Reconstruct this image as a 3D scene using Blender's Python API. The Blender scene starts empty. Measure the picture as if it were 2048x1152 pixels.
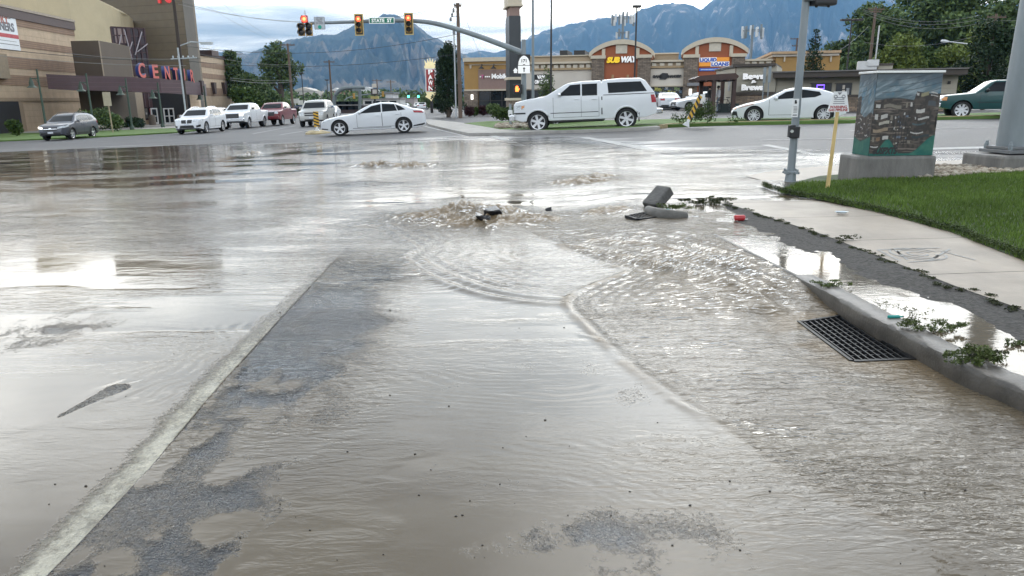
import bpy, bmesh, math, random
import numpy as np
from mathutils import Vector, Matrix
from mathutils.bvhtree import BVHTree

# ------------------------------------------------------------------ camera, sky, sun, exposure
scene = bpy.context.scene
COL = scene.collection
F, H, PITCH, ROLL = 1450.0, 1.55, math.radians(14.6), math.radians(-0.5)
cam_d = bpy.data.cameras.new('camera')
cam = bpy.data.objects.new('camera', cam_d)
COL.objects.link(cam)
cam_d.sensor_width = 36.0
cam_d.lens = 36.0 * F / 2048.0
cam_d.clip_start, cam_d.clip_end = 0.05, 60000
CAMR = (Matrix.Rotation(math.pi / 2 - PITCH, 4, 'X') @ Matrix.Rotation(ROLL, 4, 'Z'))
cam.matrix_world = Matrix.Translation((0, 0, H)) @ CAMR
scene.camera = cam
scene.view_settings.view_transform = 'Standard'
scene.view_settings.look = 'None'
scene.view_settings.gamma = 1
scene.view_settings.exposure = 0.22
scene.cycles.use_denoising = True
scene.cycles.max_bounces = 8
scene.cycles.transparent_max_bounces = 12
scene.cycles.volume_bounces = 0
scene.cycles.caustics_reflective = False
scene.cycles.caustics_refractive = False

SUN_EL, SUN_AZ = math.radians(52), math.radians(14)      # azimuth to the right of straight ahead
def make_world():
    w = bpy.data.worlds.new('World'); scene.world = w
    w.use_nodes = True
    nt = w.node_tree; N = nt.nodes; L = nt.links
    N.clear()
    out = N.new('ShaderNodeOutputWorld'); bg = N.new('ShaderNodeBackground')
    bg.inputs['Strength'].default_value = 0.10
    L.new(bg.outputs[0], out.inputs[0])
    sky = N.new('ShaderNodeTexSky'); sky.sky_type = 'NISHITA'; sky.sun_disc = False
    sky.sun_elevation = SUN_EL; sky.sun_rotation = SUN_AZ
    sky.air_density = 1.0; sky.dust_density = 2.0
    tc = N.new('ShaderNodeTexCoord')
    sep = N.new('ShaderNodeSeparateXYZ'); L.new(tc.outputs['Generated'], sep.inputs[0])
    def math_(op, a, b=None, c=False):
        m = N.new('ShaderNodeMath'); m.operation = op; m.use_clamp = c
        for i, v in enumerate((a, b)):
            if v is None: continue
            if isinstance(v, (int, float)): m.inputs[i].default_value = v
            else: L.new(v, m.inputs[i])
        return m.outputs[0]
    zz = math_('ADD', math_('MAXIMUM', sep.outputs[2], 0.0), 0.10)
    cx = N.new('ShaderNodeCombineXYZ')
    L.new(math_('DIVIDE', sep.outputs[0], zz), cx.inputs[0])
    L.new(math_('DIVIDE', sep.outputs[1], zz), cx.inputs[1])
    def noise(scale, det, rough, vec, dist=0.0):
        n = N.new('ShaderNodeTexNoise'); n.inputs['Scale'].default_value = scale
        n.inputs['Detail'].default_value = det; n.inputs['Roughness'].default_value = rough
        n.inputs['Distortion'].default_value = dist
        L.new(vec, n.inputs['Vector']); return n.outputs[0]
    def ramp(fac, stops):
        r = N.new('ShaderNodeValToRGB'); L.new(fac, r.inputs[0])
        e = r.color_ramp.elements
        while len(e) < len(stops): e.new(0.5)
        for k, (p, c) in enumerate(stops): e[k].position = p; e[k].color = (*c, 1)
        return r.outputs[0]
    mp = N.new('ShaderNodeMapping'); L.new(cx.outputs[0], mp.inputs[0])
    mp.inputs['Location'].default_value = (3.1, 1.7, 0); mp.inputs['Scale'].default_value = (0.75, 1.15, 1)
    a = noise(0.85, 7, 0.56, mp.outputs[0], 0.35)
    b = noise(2.2, 6, 0.6, mp.outputs[0], 0.2)
    mixn = math_('ADD', math_('MULTIPLY', a, 0.72), math_('MULTIPLY', b, 0.28))
    cloud = ramp(mixn, [(0.36, (3.4, 4.0, 4.7)), (0.45, (5.75, 6.4, 7.15)), (0.51, (8.1, 8.8, 9.6)), (0.59, (11.3, 12.1, 12.9))])
    # clouds are brighter round the veiled sun
    def glow(az, el, p, amp):
        az, el = math.radians(az), math.radians(el)
        n = N.new('ShaderNodeVectorMath'); n.operation = 'DOT_PRODUCT'; L.new(tc.outputs['Generated'], n.inputs[0])
        n.inputs[1].default_value = (math.sin(az) * math.cos(el), math.cos(az) * math.cos(el), math.sin(el))
        return math_('MULTIPLY', math_('POWER', math_('MAXIMUM', n.outputs['Value'], 0.0), p), amp)
    # a bright belt of thin cloud lies low over the valley, heavier cloud above it
    belt = ramp(sep.outputs[2], [(0.0, (0, 0, 0)), (.09, (.02, .02, .02)), (.19, (1, 1, 1)), (.36, (.85, .85, .85)), (.52, (.16, .16, .16)), (1.0, (.10, .10, .10))])
    fwd = math_('ADD', math_('MULTIPLY', math_('MAXIMUM', sep.outputs[1], 0.0), .75), .35)
    gain = math_('ADD', math_('ADD', math_('MULTIPLY', belt, math_('MULTIPLY', fwd, 4.5)), glow(17, 25, 22.0, 4.5)), 0.86)
    mul = N.new('ShaderNodeVectorMath'); mul.operation = 'SCALE'
    L.new(cloud, mul.inputs[0]); L.new(gain, mul.inputs['Scale'])
    cov = ramp(mixn, [(0.26, (0.88, 0.88, 0.88)), (0.44, (0.98, 0.98, 0.98))])
    mx = N.new('ShaderNodeMix'); mx.data_type = 'RGBA'
    L.new(cov, mx.inputs['Factor']); L.new(sky.outputs[0], mx.inputs['A']); L.new(mul.outputs[0], mx.inputs['B'])
    L.new(mx.outputs['Result'], bg.inputs['Color'])
make_world()

sun_d = bpy.data.lights.new('sun', 'SUN')
sun_d.energy = 0.6; sun_d.angle = math.radians(28); sun_d.color = (1.0, 0.96, 0.9)
sun = bpy.data.objects.new('sun', sun_d); COL.objects.link(sun)
sdir = Vector((math.sin(SUN_AZ) * math.cos(SUN_EL), math.cos(SUN_AZ) * math.cos(SUN_EL), math.sin(SUN_EL)))
sun.rotation_euler = sdir.to_track_quat('Z', 'Y').to_euler()
sun.location = sdir * 300

rnd = random.Random(7)
nrg = np.random.default_rng(11)

# ------------------------------------------------------------------ terrain and survey helpers
def ss(a, b, t):
    t = min(1.0, max(0.0, (t - a) / (b - a))); return t * t * (3 - 2 * t)
def Z(x, y):                                   # the cross street climbs to the right
    x = max(-45, x) if x < 8 else 8 + (min(x, 16) - 8) * .36
    return ss(9, 26, y) * (.2 + .033 * x)
def nss(a, b, t):
    t = np.clip((t - a) / (b - a), 0, 1); return t * t * (3 - 2 * t)
def nZ(x, y):
    return nss(9, 26, y) * (.2 + .033 * np.where(x < 8, np.maximum(x, -45), 8 + (np.minimum(x, 16) - 8) * .36))
def ray(px, py):
    return (CAMR @ Vector(((px - 1024) / F, -(py - 576) / F, -1.0, 0))).to_3d()
def G(px, py, off=0.0):                        # survey: where a sight line meets the ground (+off)
    d = ray(px, py); t = 0.5
    f = lambda t: H + d.z * t - Z(d.x * t, d.y * t) - off
    while f(t) > 0 and t < 900: t *= 1.01
    a, b = t / 1.01, t
    for _ in range(40):
        m = (a + b) / 2
        if f(m) > 0: a = m
        else: b = m
    return Vector((0, 0, H)) + d * a
def at(px, py, Y):
    d = ray(px, py); return Vector((0, 0, H)) + d * (Y / d.y)

# ------------------------------------------------------------------ materials
MATS = {}
def new_mat(name):
    m = bpy.data.materials.new(name); m.use_nodes = True
    return m, m.node_tree.nodes, m.node_tree.links, m.node_tree.nodes['Principled BSDF']
def mat(name, col, rough=.6, metal=0., var=.12, scale=4., bump=0., bscale=40., spec=.5, coat=0., emit=None, estr=1., stretch=(1, 1, 1), detail=5):
    if name in MATS: return MATS[name]
    m, N, L, P = new_mat(name)
    P.inputs['Roughness'].default_value = rough
    P.inputs['Metallic'].default_value = metal
    P.inputs['Specular IOR Level'].default_value = spec
    P.inputs['Coat Weight'].default_value = coat
    P.inputs['Coat Roughness'].default_value = .05
    tc = N.new('ShaderNodeTexCoord'); mp = N.new('ShaderNodeMapping'); L.new(tc.outputs['Object'], mp.inputs[0])
    mp.inputs['Scale'].default_value = stretch
    n = N.new('ShaderNodeTexNoise'); n.inputs['Scale'].default_value = scale; n.inputs['Detail'].default_value = detail
    n.inputs['Roughness'].default_value = .62
    L.new(mp.outputs[0], n.inputs['Vector'])
    r = N.new('ShaderNodeValToRGB'); L.new(n.outputs[0], r.inputs[0])
    r.color_ramp.elements[0].position = .3; r.color_ramp.elements[1].position = .7
    r.color_ramp.elements[0].color = (*[c * (1 - var) for c in col], 1)
    r.color_ramp.elements[1].color = (*[min(1, c * (1 + var)) for c in col], 1)
    L.new(r.outputs[0], P.inputs['Base Color'])
    if bump:
        nb = N.new('ShaderNodeTexNoise'); nb.inputs['Scale'].default_value = bscale; nb.inputs['Detail'].default_value = 4
        L.new(mp.outputs[0], nb.inputs['Vector'])
        b = N.new('ShaderNodeBump'); b.inputs['Strength'].default_value = bump; b.inputs['Distance'].default_value = .02
        L.new(nb.outputs[0], b.inputs['Height']); L.new(b.outputs[0], P.inputs['Normal'])
    if emit:
        P.inputs['Emission Color'].default_value = (*emit, 1); P.inputs['Emission Strength'].default_value = estr
    MATS[name] = m
    return m
def leaf_mat(name, c0, c1, rough=.65):
    if name in MATS: return MATS[name]
    m, N, L, P = new_mat(name)
    g = N.new('ShaderNodeNewGeometry')
    r = N.new('ShaderNodeValToRGB'); L.new(g.outputs['Random Per Island'], r.inputs[0])
    r.color_ramp.elements[0].color = (*c0, 1); r.color_ramp.elements[1].color = (*c1, 1)
    tc = N.new('ShaderNodeTexCoord'); n = N.new('ShaderNodeTexNoise'); n.inputs['Scale'].default_value = .8; n.inputs['Detail'].default_value = 3
    L.new(tc.outputs['Object'], n.inputs['Vector'])
    mx = N.new('ShaderNodeMix'); mx.data_type = 'RGBA'; mx.blend_type = 'MULTIPLY'; mx.inputs['Factor'].default_value = .55
    L.new(r.outputs[0], mx.inputs['A'])
    r2 = N.new('ShaderNodeValToRGB'); L.new(n.outputs[0], r2.inputs[0])
    r2.color_ramp.elements[0].position = .3; r2.color_ramp.elements[0].color = (.35, .38, .35, 1)
    r2.color_ramp.elements[1].position = .7; r2.color_ramp.elements[1].color = (1.25, 1.25, 1.1, 1)
    L.new(r2.outputs[0], mx.inputs['B']); L.new(mx.outputs['Result'], P.inputs['Base Color'])
    P.inputs['Roughness'].default_value = rough; P.inputs['Specular IOR Level'].default_value = .25
    MATS[name] = m; return m
def paint(name, col, metal=0.):
    return mat(name, col, rough=.3, metal=metal, var=.03, scale=2, coat=.25)
GLASS = mat('tinted glass', (.012, .015, .018), rough=.04, var=.2, scale=1.5, spec=.22)
BLACK = mat('black trim', (.015, .015, .016), rough=.5)
RUBBER = mat('tyre rubber', (.016, .016, .017), rough=.8, var=.2)
STEEL = mat('galvanised steel', (.22, .25, .265), rough=.55, metal=.15, var=.16, scale=3, stretch=(1, 1, .3), bump=.08, bscale=20)
ALLOY = mat('alloy rim', (.62, .63, .65), rough=.3, metal=.7, var=.05)
CHROME = mat('chrome', (.7, .71, .73), rough=.15, metal=.9, var=.05)
DARKRIM = mat('dark rim', (.03, .03, .033), rough=.4, metal=.4)
CONC = mat('concrete', (.34, .325, .30), rough=.8, var=.2, scale=2.5, bump=.25, bscale=60)
CONC_DARK = mat('weathered concrete', (.155, .148, .136), rough=.6, var=.3, scale=3, bump=.35, bscale=45, stretch=(2.2, 2.2, .6))
WOOD = mat('weathered pole wood', (.14, .10, .075), rough=.85, var=.3, scale=3, stretch=(6, 6, .4), bump=.3, bscale=12)
WHITE = mat('white paint', (.72, .73, .73), rough=.5, var=.06)
LAMPW = mat('lit lamp glass', (.9, .9, .88), rough=.3, var=.02, emit=(1, .97, .9), estr=1.6)

# ------------------------------------------------------------------ object helpers
ROOTM = {}
def tag(o, label, cat=None, group=None, kind=None):
    if label: o['label'] = label
    if cat: o['category'] = cat
    if group: o['group'] = group
    if kind: o['kind'] = kind
    return o
def thing(name, label, cat, loc=(0, 0, 0), rot=None, group=None):
    o = bpy.data.objects.new(name, None); COL.objects.link(o)
    o.empty_display_size = .2
    m = Matrix.Translation(loc) @ (rot.to_4x4() if rot else Matrix())
    o.matrix_world = m
    ROOTM[o.name] = m
    return tag(o, label, cat, group)
class MB:
    def __init__(s): s.v, s.f, s.mi = [], [], []
    def add(s, verts, faces, mi=0):
        b = len(s.v); s.v += [tuple(v) for v in verts]
        for f in faces: s.f.append(tuple(b + i for i in f)); s.mi.append(mi)
        return s
    def box(s, c, d, rot=None, mi=0):
        hx, hy, hz = d[0] / 2, d[1] / 2, d[2] / 2
        p = [Vector((x, y, z)) for x in (-hx, hx) for y in (-hy, hy) for z in (-hz, hz)]
        if rot is not None: p = [rot @ q for q in p]
        c = Vector(c)
        return s.add([c + q for q in p], [(0, 1, 3, 2), (4, 6, 7, 5), (0, 4, 5, 1), (2, 3, 7, 6), (0, 2, 6, 4), (1, 5, 7, 3)], mi)
    def tube(s, path, r, n=10, cap=True, mi=0):
        path = [Vector(p) for p in path]
        rs = r if isinstance(r, (list, tuple)) else [r] * len(path)
        rings = []
        for i, p in enumerate(path):
            t = (path[min(i + 1, len(path) - 1)] - path[max(i - 1, 0)]).normalized()
            a = Vector((0, 0, 1)) if abs(t.z) < .9 else Vector((1, 0, 0))
            u = t.cross(a).normalized(); w = t.cross(u)
            rings.append([p + (u * math.cos(k * 2 * math.pi / n) + w * math.sin(k * 2 * math.pi / n)) * rs[i] for k in range(n)])
        v = [q for rg in rings for q in rg]; f = []
        for i in range(len(path) - 1):
            for k in range(n):
                f.append((i * n + k, i * n + (k + 1) % n, (i + 1) * n + (k + 1) % n, (i + 1) * n + k))
        if cap: f.append(tuple(range(n))[::-1]); f.append(tuple((len(path) - 1) * n + k for k in range(n)))
        return s.add(v, f, mi)
    def prism(s, poly, ext, mi=0, mi_side=None):
        """poly: 3D points of a planar outline; ext: vector to the other cap"""
        n = len(poly); ext = Vector(ext)
        a = [Vector(p) for p in poly]; b = [p + ext for p in a]
        s.add(a + b, [tuple(range(n))], mi)
        base = len(s.v) - 2 * n
        s.f.append(tuple(base + n + k for k in reversed(range(n)))); s.mi.append(mi)
        for k in range(n):
            s.f.append((base + k, base + n + k, base + n + (k + 1) % n, base + (k + 1) % n)); s.mi.append(mi if mi_side is None else mi_side)
        return s
    def grid(s, fn, nu, nv, mi=0):
        v = [fn(i / nu, j / nv) for j in range(nv + 1) for i in range(nu + 1)]
        w = nu + 1
        return s.add(v, [(j * w + i, j * w + i + 1, (j + 1) * w + i + 1, (j + 1) * w + i) for j in range(nv) for i in range(nu)], mi)
    def quad(s, a, b, c, d, mi=0): return s.add([a, b, c, d], [(0, 1, 2, 3)], mi)
    def lathe(s, prof, n=24, axis='z', c=(0, 0, 0), mi=0):
        c = Vector(c); v = []
        for r, h in prof:
            for k in range(n):
                a = 2 * math.pi * k / n; x, y = r * math.cos(a), r * math.sin(a)
                v.append(c + (Vector((x, y, h)) if axis == 'z' else Vector((x, h, y))))
        f = []
        for i in range(len(prof) - 1):
            for k in range(n):
                f.append((i * n + k, i * n + (k + 1) % n, (i + 1) * n + (k + 1) % n, (i + 1) * n + k))
        return s.add(v, f, mi)
    def build(s, name, m, parent=None, smooth=False, world=True, bevel=0, fix=True):
        me = bpy.data.meshes.new(name)
        me.from_pydata(s.v, [], s.f)
        root = parent
        while root is not None and root.parent is not None: root = root.parent
        if root is not None and world: me.transform(ROOTM[root.name].inverted())
        ms = m if isinstance(m, (list, tuple)) else [m]
        for q in ms: me.materials.append(q)
        if len(ms) > 1: me.polygons.foreach_set('material_index', s.mi)
        if fix or bevel:
            bm = bmesh.new(); bm.from_mesh(me)
            if fix: bmesh.ops.recalc_face_normals(bm, faces=bm.faces)
            if bevel: 
                bmesh.ops.remove_doubles(bm, verts=bm.verts, dist=1e-5)
                es = [e for e in bm.edges if len(e.link_faces) == 2 and e.calc_face_angle(0) > .6]
                bmesh.ops.bevel(bm, geom=es, offset=bevel, segments=2, affect='EDGES', profile=.6)
            bm.to_mesh(me); bm.free()
        if smooth:
            me.polygons.foreach_set('use_smooth', [True] * len(me.polygons))
            if smooth != 'all': me.set_sharp_from_angle(angle=math.radians(38))
        o = bpy.data.objects.new(name, me); COL.objects.link(o)
        if parent is not None: o.parent = parent
        return o
def solo(name, mb, m, label, cat, base, smooth=False, group=None, bevel=0, kind=None):
    """a thing that is one mesh, its origin at its base"""
    o = mb.build(name, m, None, smooth, bevel=bevel)
    o.data.transform(Matrix.Translation(-Vector(base))); o.location = base
    return tag(o, label, cat, group, kind)
def mesh_np(name, v, f, m, parent=None, smooth=False):
    me = bpy.data.meshes.new(name)
    v = np.asarray(v, dtype=np.float32); f = np.asarray(f, dtype=np.int32)
    k = f.shape[1]
    me.vertices.add(len(v)); me.vertices.foreach_set('co', v.ravel())
    me.loops.add(f.size); me.loops.foreach_set('vertex_index', f.ravel())
    me.polygons.add(len(f)); me.polygons.foreach_set('loop_start', np.arange(0, f.size, k, dtype=np.int32))
    if smooth: me.polygons.foreach_set('use_smooth', np.ones(len(f), dtype=bool))
    me.materials.append(m); me.update(calc_edges=True); me.validate()
    o = bpy.data.objects.new(name, me); COL.objects.link(o)
    if parent is not None: o.parent = parent
    return o
def text(name, s, size, m, parent, origin, ux, uz, ext=.02, bold=0., shear=0., align='CENTER', side=None, width=None):
    """lettering: cap height = size, its foot at origin, running along ux, upright along uz"""
    c = bpy.data.curves.new(name, 'FONT'); c.body = s; c.size = size / .70; c.extrude = ext; c.offset = bold
    c.align_x = align; c.shear = shear; c.resolution_u = 3
    o = bpy.data.objects.new(name, c); COL.objects.link(o)
    dg = bpy.context.evaluated_depsgraph_get(); dg.update()
    me = bpy.data.meshes.new_from_object(o.evaluated_get(dg))
    bpy.data.objects.remove(o); bpy.data.curves.remove(c)
    ux, uz = Vector(ux).normalized(), Vector(uz).normalized(); n = ux.cross(uz)
    if width and len(me.vertices):
        xs = [v.co.x for v in me.vertices]; k = width / max(1e-6, max(xs) - min(xs))
        me.transform(Matrix.Diagonal((k, 1, 1, 1)))
    W = Matrix((ux, uz, n)).transposed().to_4x4(); W.translation = origin
    me.materials.clear(); me.materials.append(m)
    if side is not None:
        me.materials.append(side)
        for p in me.polygons: p.material_index = 0 if p.normal.z > .7 else 1
    me.transform(W)
    root = parent
    while root is not None and root.parent is not None: root = root.parent
    if root is not None: me.transform(ROOTM[root.name].inverted())
    me.name = name
    q = bpy.data.objects.new(name, me); COL.objects.link(q)
    if parent is not None: q.parent = parent
    return q
class Plane:
    """an upright survey plane: u runs along it, z is height, d comes out towards the viewer"""
    def __init__(s, o, u):
        s.o = Vector(o); s.u = Vector((u[0], u[1], 0)).normalized(); s.n = Vector((s.u.y, -s.u.x, 0))
        if s.n.dot(s.o) > 0: s.n = -s.n
    def P(s, u, z, d=0): return Vector((s.o.x, s.o.y, 0)) + s.u * u + s.n * d + Vector((0, 0, z))
    def px(s, px, py):
        d = ray(px, py); o = Vector((0, 0, H)); t = (Vector((s.o.x, s.o.y, 0)) - o).dot(s.n) / d.dot(s.n)
        q = o + d * t; return (q - s.o).dot(s.u), q.z
    def r(s, x0, y0, x1, y1):
        ym, xm = (y0 + y1) / 2, (x0 + x1) / 2
        return s.px(x0, ym)[0], s.px(x1, ym)[0], s.px(xm, y1)[1], s.px(xm, y0)[1]
    def box(s, mb, u0, u1, z0, z1, d0, d1, mi=0):
        a = [s.P(u, z, d) for u in (u0, u1) for d in (d0, d1) for z in (z0, z1)]
        return mb.add(a, [(0, 1, 3, 2), (4, 6, 7, 5), (0, 4, 5, 1), (2, 3, 7, 6), (0, 2, 6, 4), (1, 5, 7, 3)], mi)
# ------------------------------------------------------------------ numpy noise
_T = nrg.random((256, 256))
def vn(x, y):
    xi = np.floor(x).astype(int); yi = np.floor(y).astype(int)
    fx = x - xi; fy = y - yi; fx = fx * fx * (3 - 2 * fx); fy = fy * fy * (3 - 2 * fy)
    g = lambda a, b: _T[a & 255, b & 255]
    return (g(xi, yi) * (1 - fx) + g(xi + 1, yi) * fx) * (1 - fy) + (g(xi, yi + 1) * (1 - fx) + g(xi + 1, yi + 1) * fx) * fy
def fbm(x, y, o=4, k=.5):
    s = 0; a = 1; t = 0
    for i in range(o):
        s = s + a * vn(x + 17.3 * i, y + 9.1 * i); t += a; a *= k; x = x * 2.03; y = y * 2.03
    return s / t
def ridged(x, y, o=4):
    s = 0; a = 1; t = 0
    for i in range(o):
        s = s + a * (1 - np.abs(2 * vn(x + 7.7 * i, y + 3.3 * i) - 1)); t += a; a *= .5; x = x * 2.07; y = y * 2.07
    return s / t
def dist_poly(x, y, pts):
    """distance to a polyline and side (+ = right of it)"""
    best = np.full(x.shape, 1e9); side = np.zeros(x.shape); par = np.zeros(x.shape)
    for k in range(len(pts) - 1):
        ax, ay = pts[k][0], pts[k][1]; bx, by = pts[k + 1][0], pts[k + 1][1]
        dx, dy = bx - ax, by - ay; L2 = dx * dx + dy * dy
        t = np.clip(((x - ax) * dx + (y - ay) * dy) / L2, 0, 1)
        d = np.hypot(x - ax - t * dx, y - ay - t * dy)
        c = dx * (y - ay) - dy * (x - ax)
        m = d < best
        best = np.where(m, d, best); side = np.where(m, -np.sign(c), side); par = np.where(m, (k + t) / (len(pts) - 1), par)
    return best, side, par
def smooth_line(pts, n=8):
    P = [Vector(p) for p in pts]; out = []
    for i in range(len(P) - 1):
        p0, p1, p2, p3 = P[max(i - 1, 0)], P[i], P[i + 1], P[min(i + 2, len(P) - 1)]
        for k in range(n):
            t = k / n
            out.append(.5 * ((2 * p1) + (p2 - p0) * t + (2 * p0 - 5 * p1 + 4 * p2 - p3) * t * t + (3 * p1 - p0 - 3 * p2 + p3) * t ** 3))
    out.append(P[-1]); return out
def in_poly(x, y, poly):
    r = np.zeros(x.shape, bool); n = len(poly)
    for i in range(n):
        x0, y0 = poly[i][0], poly[i][1]; x1, y1 = poly[i - 1][0], poly[i - 1][1]
        c = ((y0 > y) != (y1 > y)) & (x < (x1 - x0) * (y - y0) / (y1 - y0 + 1e-12) + x0)
        r ^= c
    return r
def sheet(name, poly, off, m, label=None, kind='structure', cuts=3, thick=0, cat=None, zfun=None):
    """a ground layer following the terrain"""
    bm = bmesh.new()
    vs = [bm.verts.new((p[0], p[1], 0)) for p in poly]
    f = bm.faces.new(vs)
    bmesh.ops.triangulate(bm, faces=bm.faces[:])
    for _ in range(cuts):
        es = [e for e in bm.edges if e.calc_length() > .8]
        if es: bmesh.ops.subdivide_edges(bm, edges=es, cuts=1, use_grid_fill=True)
        bmesh.ops.triangulate(bm, faces=bm.faces[:])
    for v in bm.verts: v.co.z = (zfun(v.co.x, v.co.y) if zfun else Z(v.co.x, v.co.y)) + off
    if thick:
        r = bmesh.ops.extrude_face_region(bm, geom=bm.faces[:])
        for v in [g for g in r['geom'] if isinstance(g, bmesh.types.BMVert)]: v.co.z -= thick
    bmesh.ops.recalc_face_normals(bm, faces=bm.faces)
    if not thick:
        for q in bm.faces:
            if q.normal.z < 0: q.normal_flip()
    me = bpy.data.meshes.new(name); bm.to_mesh(me); bm.free(); me.materials.append(m)
    o = bpy.data.objects.new(name, me); COL.objects.link(o)
    return tag(o, label, cat, None, kind)

# ------------------------------------------------------------------ asphalt and water materials
def asphalt_mat():
    m, N, L, P = new_mat('asphalt')
    tc = N.new('ShaderNodeTexCoord')
    def noise(s, det, st=(1, 1, 1), dist=0):
        mp = N.new('ShaderNodeMapping'); mp.inputs['Scale'].default_value = st; L.new(tc.outputs['Object'], mp.inputs[0])
        n = N.new('ShaderNodeTexNoise'); n.inputs['Scale'].default_value = s; n.inputs['Detail'].default_value = det; n.inputs['Distortion'].default_value = dist
        L.new(mp.outputs[0], n.inputs['Vector']); return n.outputs[0]
    def ramp(f, st):
        r = N.new('ShaderNodeValToRGB'); L.new(f, r.inputs[0]); e = r.color_ramp.elements
        while len(e) < len(st): e.new(.5)
        for k, (p, c) in enumerate(st): e[k].position = p; e[k].color = (c, c, c, 1) if isinstance(c, float) else (*c, 1)
        return r.outputs[0]
    big = noise(.5, 5, (.35, 1, 1)); fa_ = N.new('ShaderNodeMath'); fa_.operation = 'MULTIPLY_ADD'; L.new(noise(62, 3), fa_.inputs[0]); fa_.inputs[1].default_value = 1.3; fb_ = N.new('ShaderNodeMath'); fb_.operation = 'MULTIPLY_ADD'; L.new(noise(150, 3), fb_.inputs[0]); fb_.inputs[1].default_value = .6; fb_.inputs[2].default_value = -.45; L.new(fb_.outputs[0], fa_.inputs[2]); fine = fa_.outputs[0]; mid = noise(6, 4)
    c1 = ramp(fine, [(.3, (.012, .0125, .014)), (.72, (.098, .098, .102))])
    c2 = ramp(big, [(.35, (.8, .8, .8)), (.65, (1.2, 1.19, 1.17))])
    mx = N.new('ShaderNodeMix'); mx.data_type = 'RGBA'; mx.blend_type = 'MULTIPLY'; mx.inputs['Factor'].default_value = 1
    L.new(c1, mx.inputs['A']); L.new(c2, mx.inputs['B']); L.new(mx.outputs['Result'], P.inputs['Base Color'])
    # wet streaks: the film of water leaves the middle of the crossing
    at_ = N.new('ShaderNodeAttribute'); at_.attribute_name = 'wet'
    ws = noise(1.0, 6, (.16, 1.1, 1), .3)
    ad = N.new('ShaderNodeMath'); ad.operation = 'ADD'; L.new(at_.outputs['Fac'], ad.inputs[0]); L.new(ws, ad.inputs[1])
    wet = ramp(ad.outputs[0], [(.62, 0.), (.82, 1.)])
    rr = N.new('ShaderNodeMapRange'); L.new(wet, rr.inputs[0]); rr.inputs['To Min'].default_value = .62; rr.inputs['To Max'].default_value = .20
    L.new(rr.outputs[0], P.inputs['Roughness'])
    b = N.new('ShaderNodeBump'); b.inputs['Distance'].default_value = .006
    br = N.new('ShaderNodeMapRange'); L.new(wet, br.inputs[0]); br.inputs['To Min'].default_value = .8; br.inputs['To Max'].default_value = .12
    L.new(br.outputs[0], b.inputs['Strength']); L.new(fine, b.inputs['Height']); L.new(b.outputs[0], P.inputs['Normal'])
    return m
ASPHALT = asphalt_mat()

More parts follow.
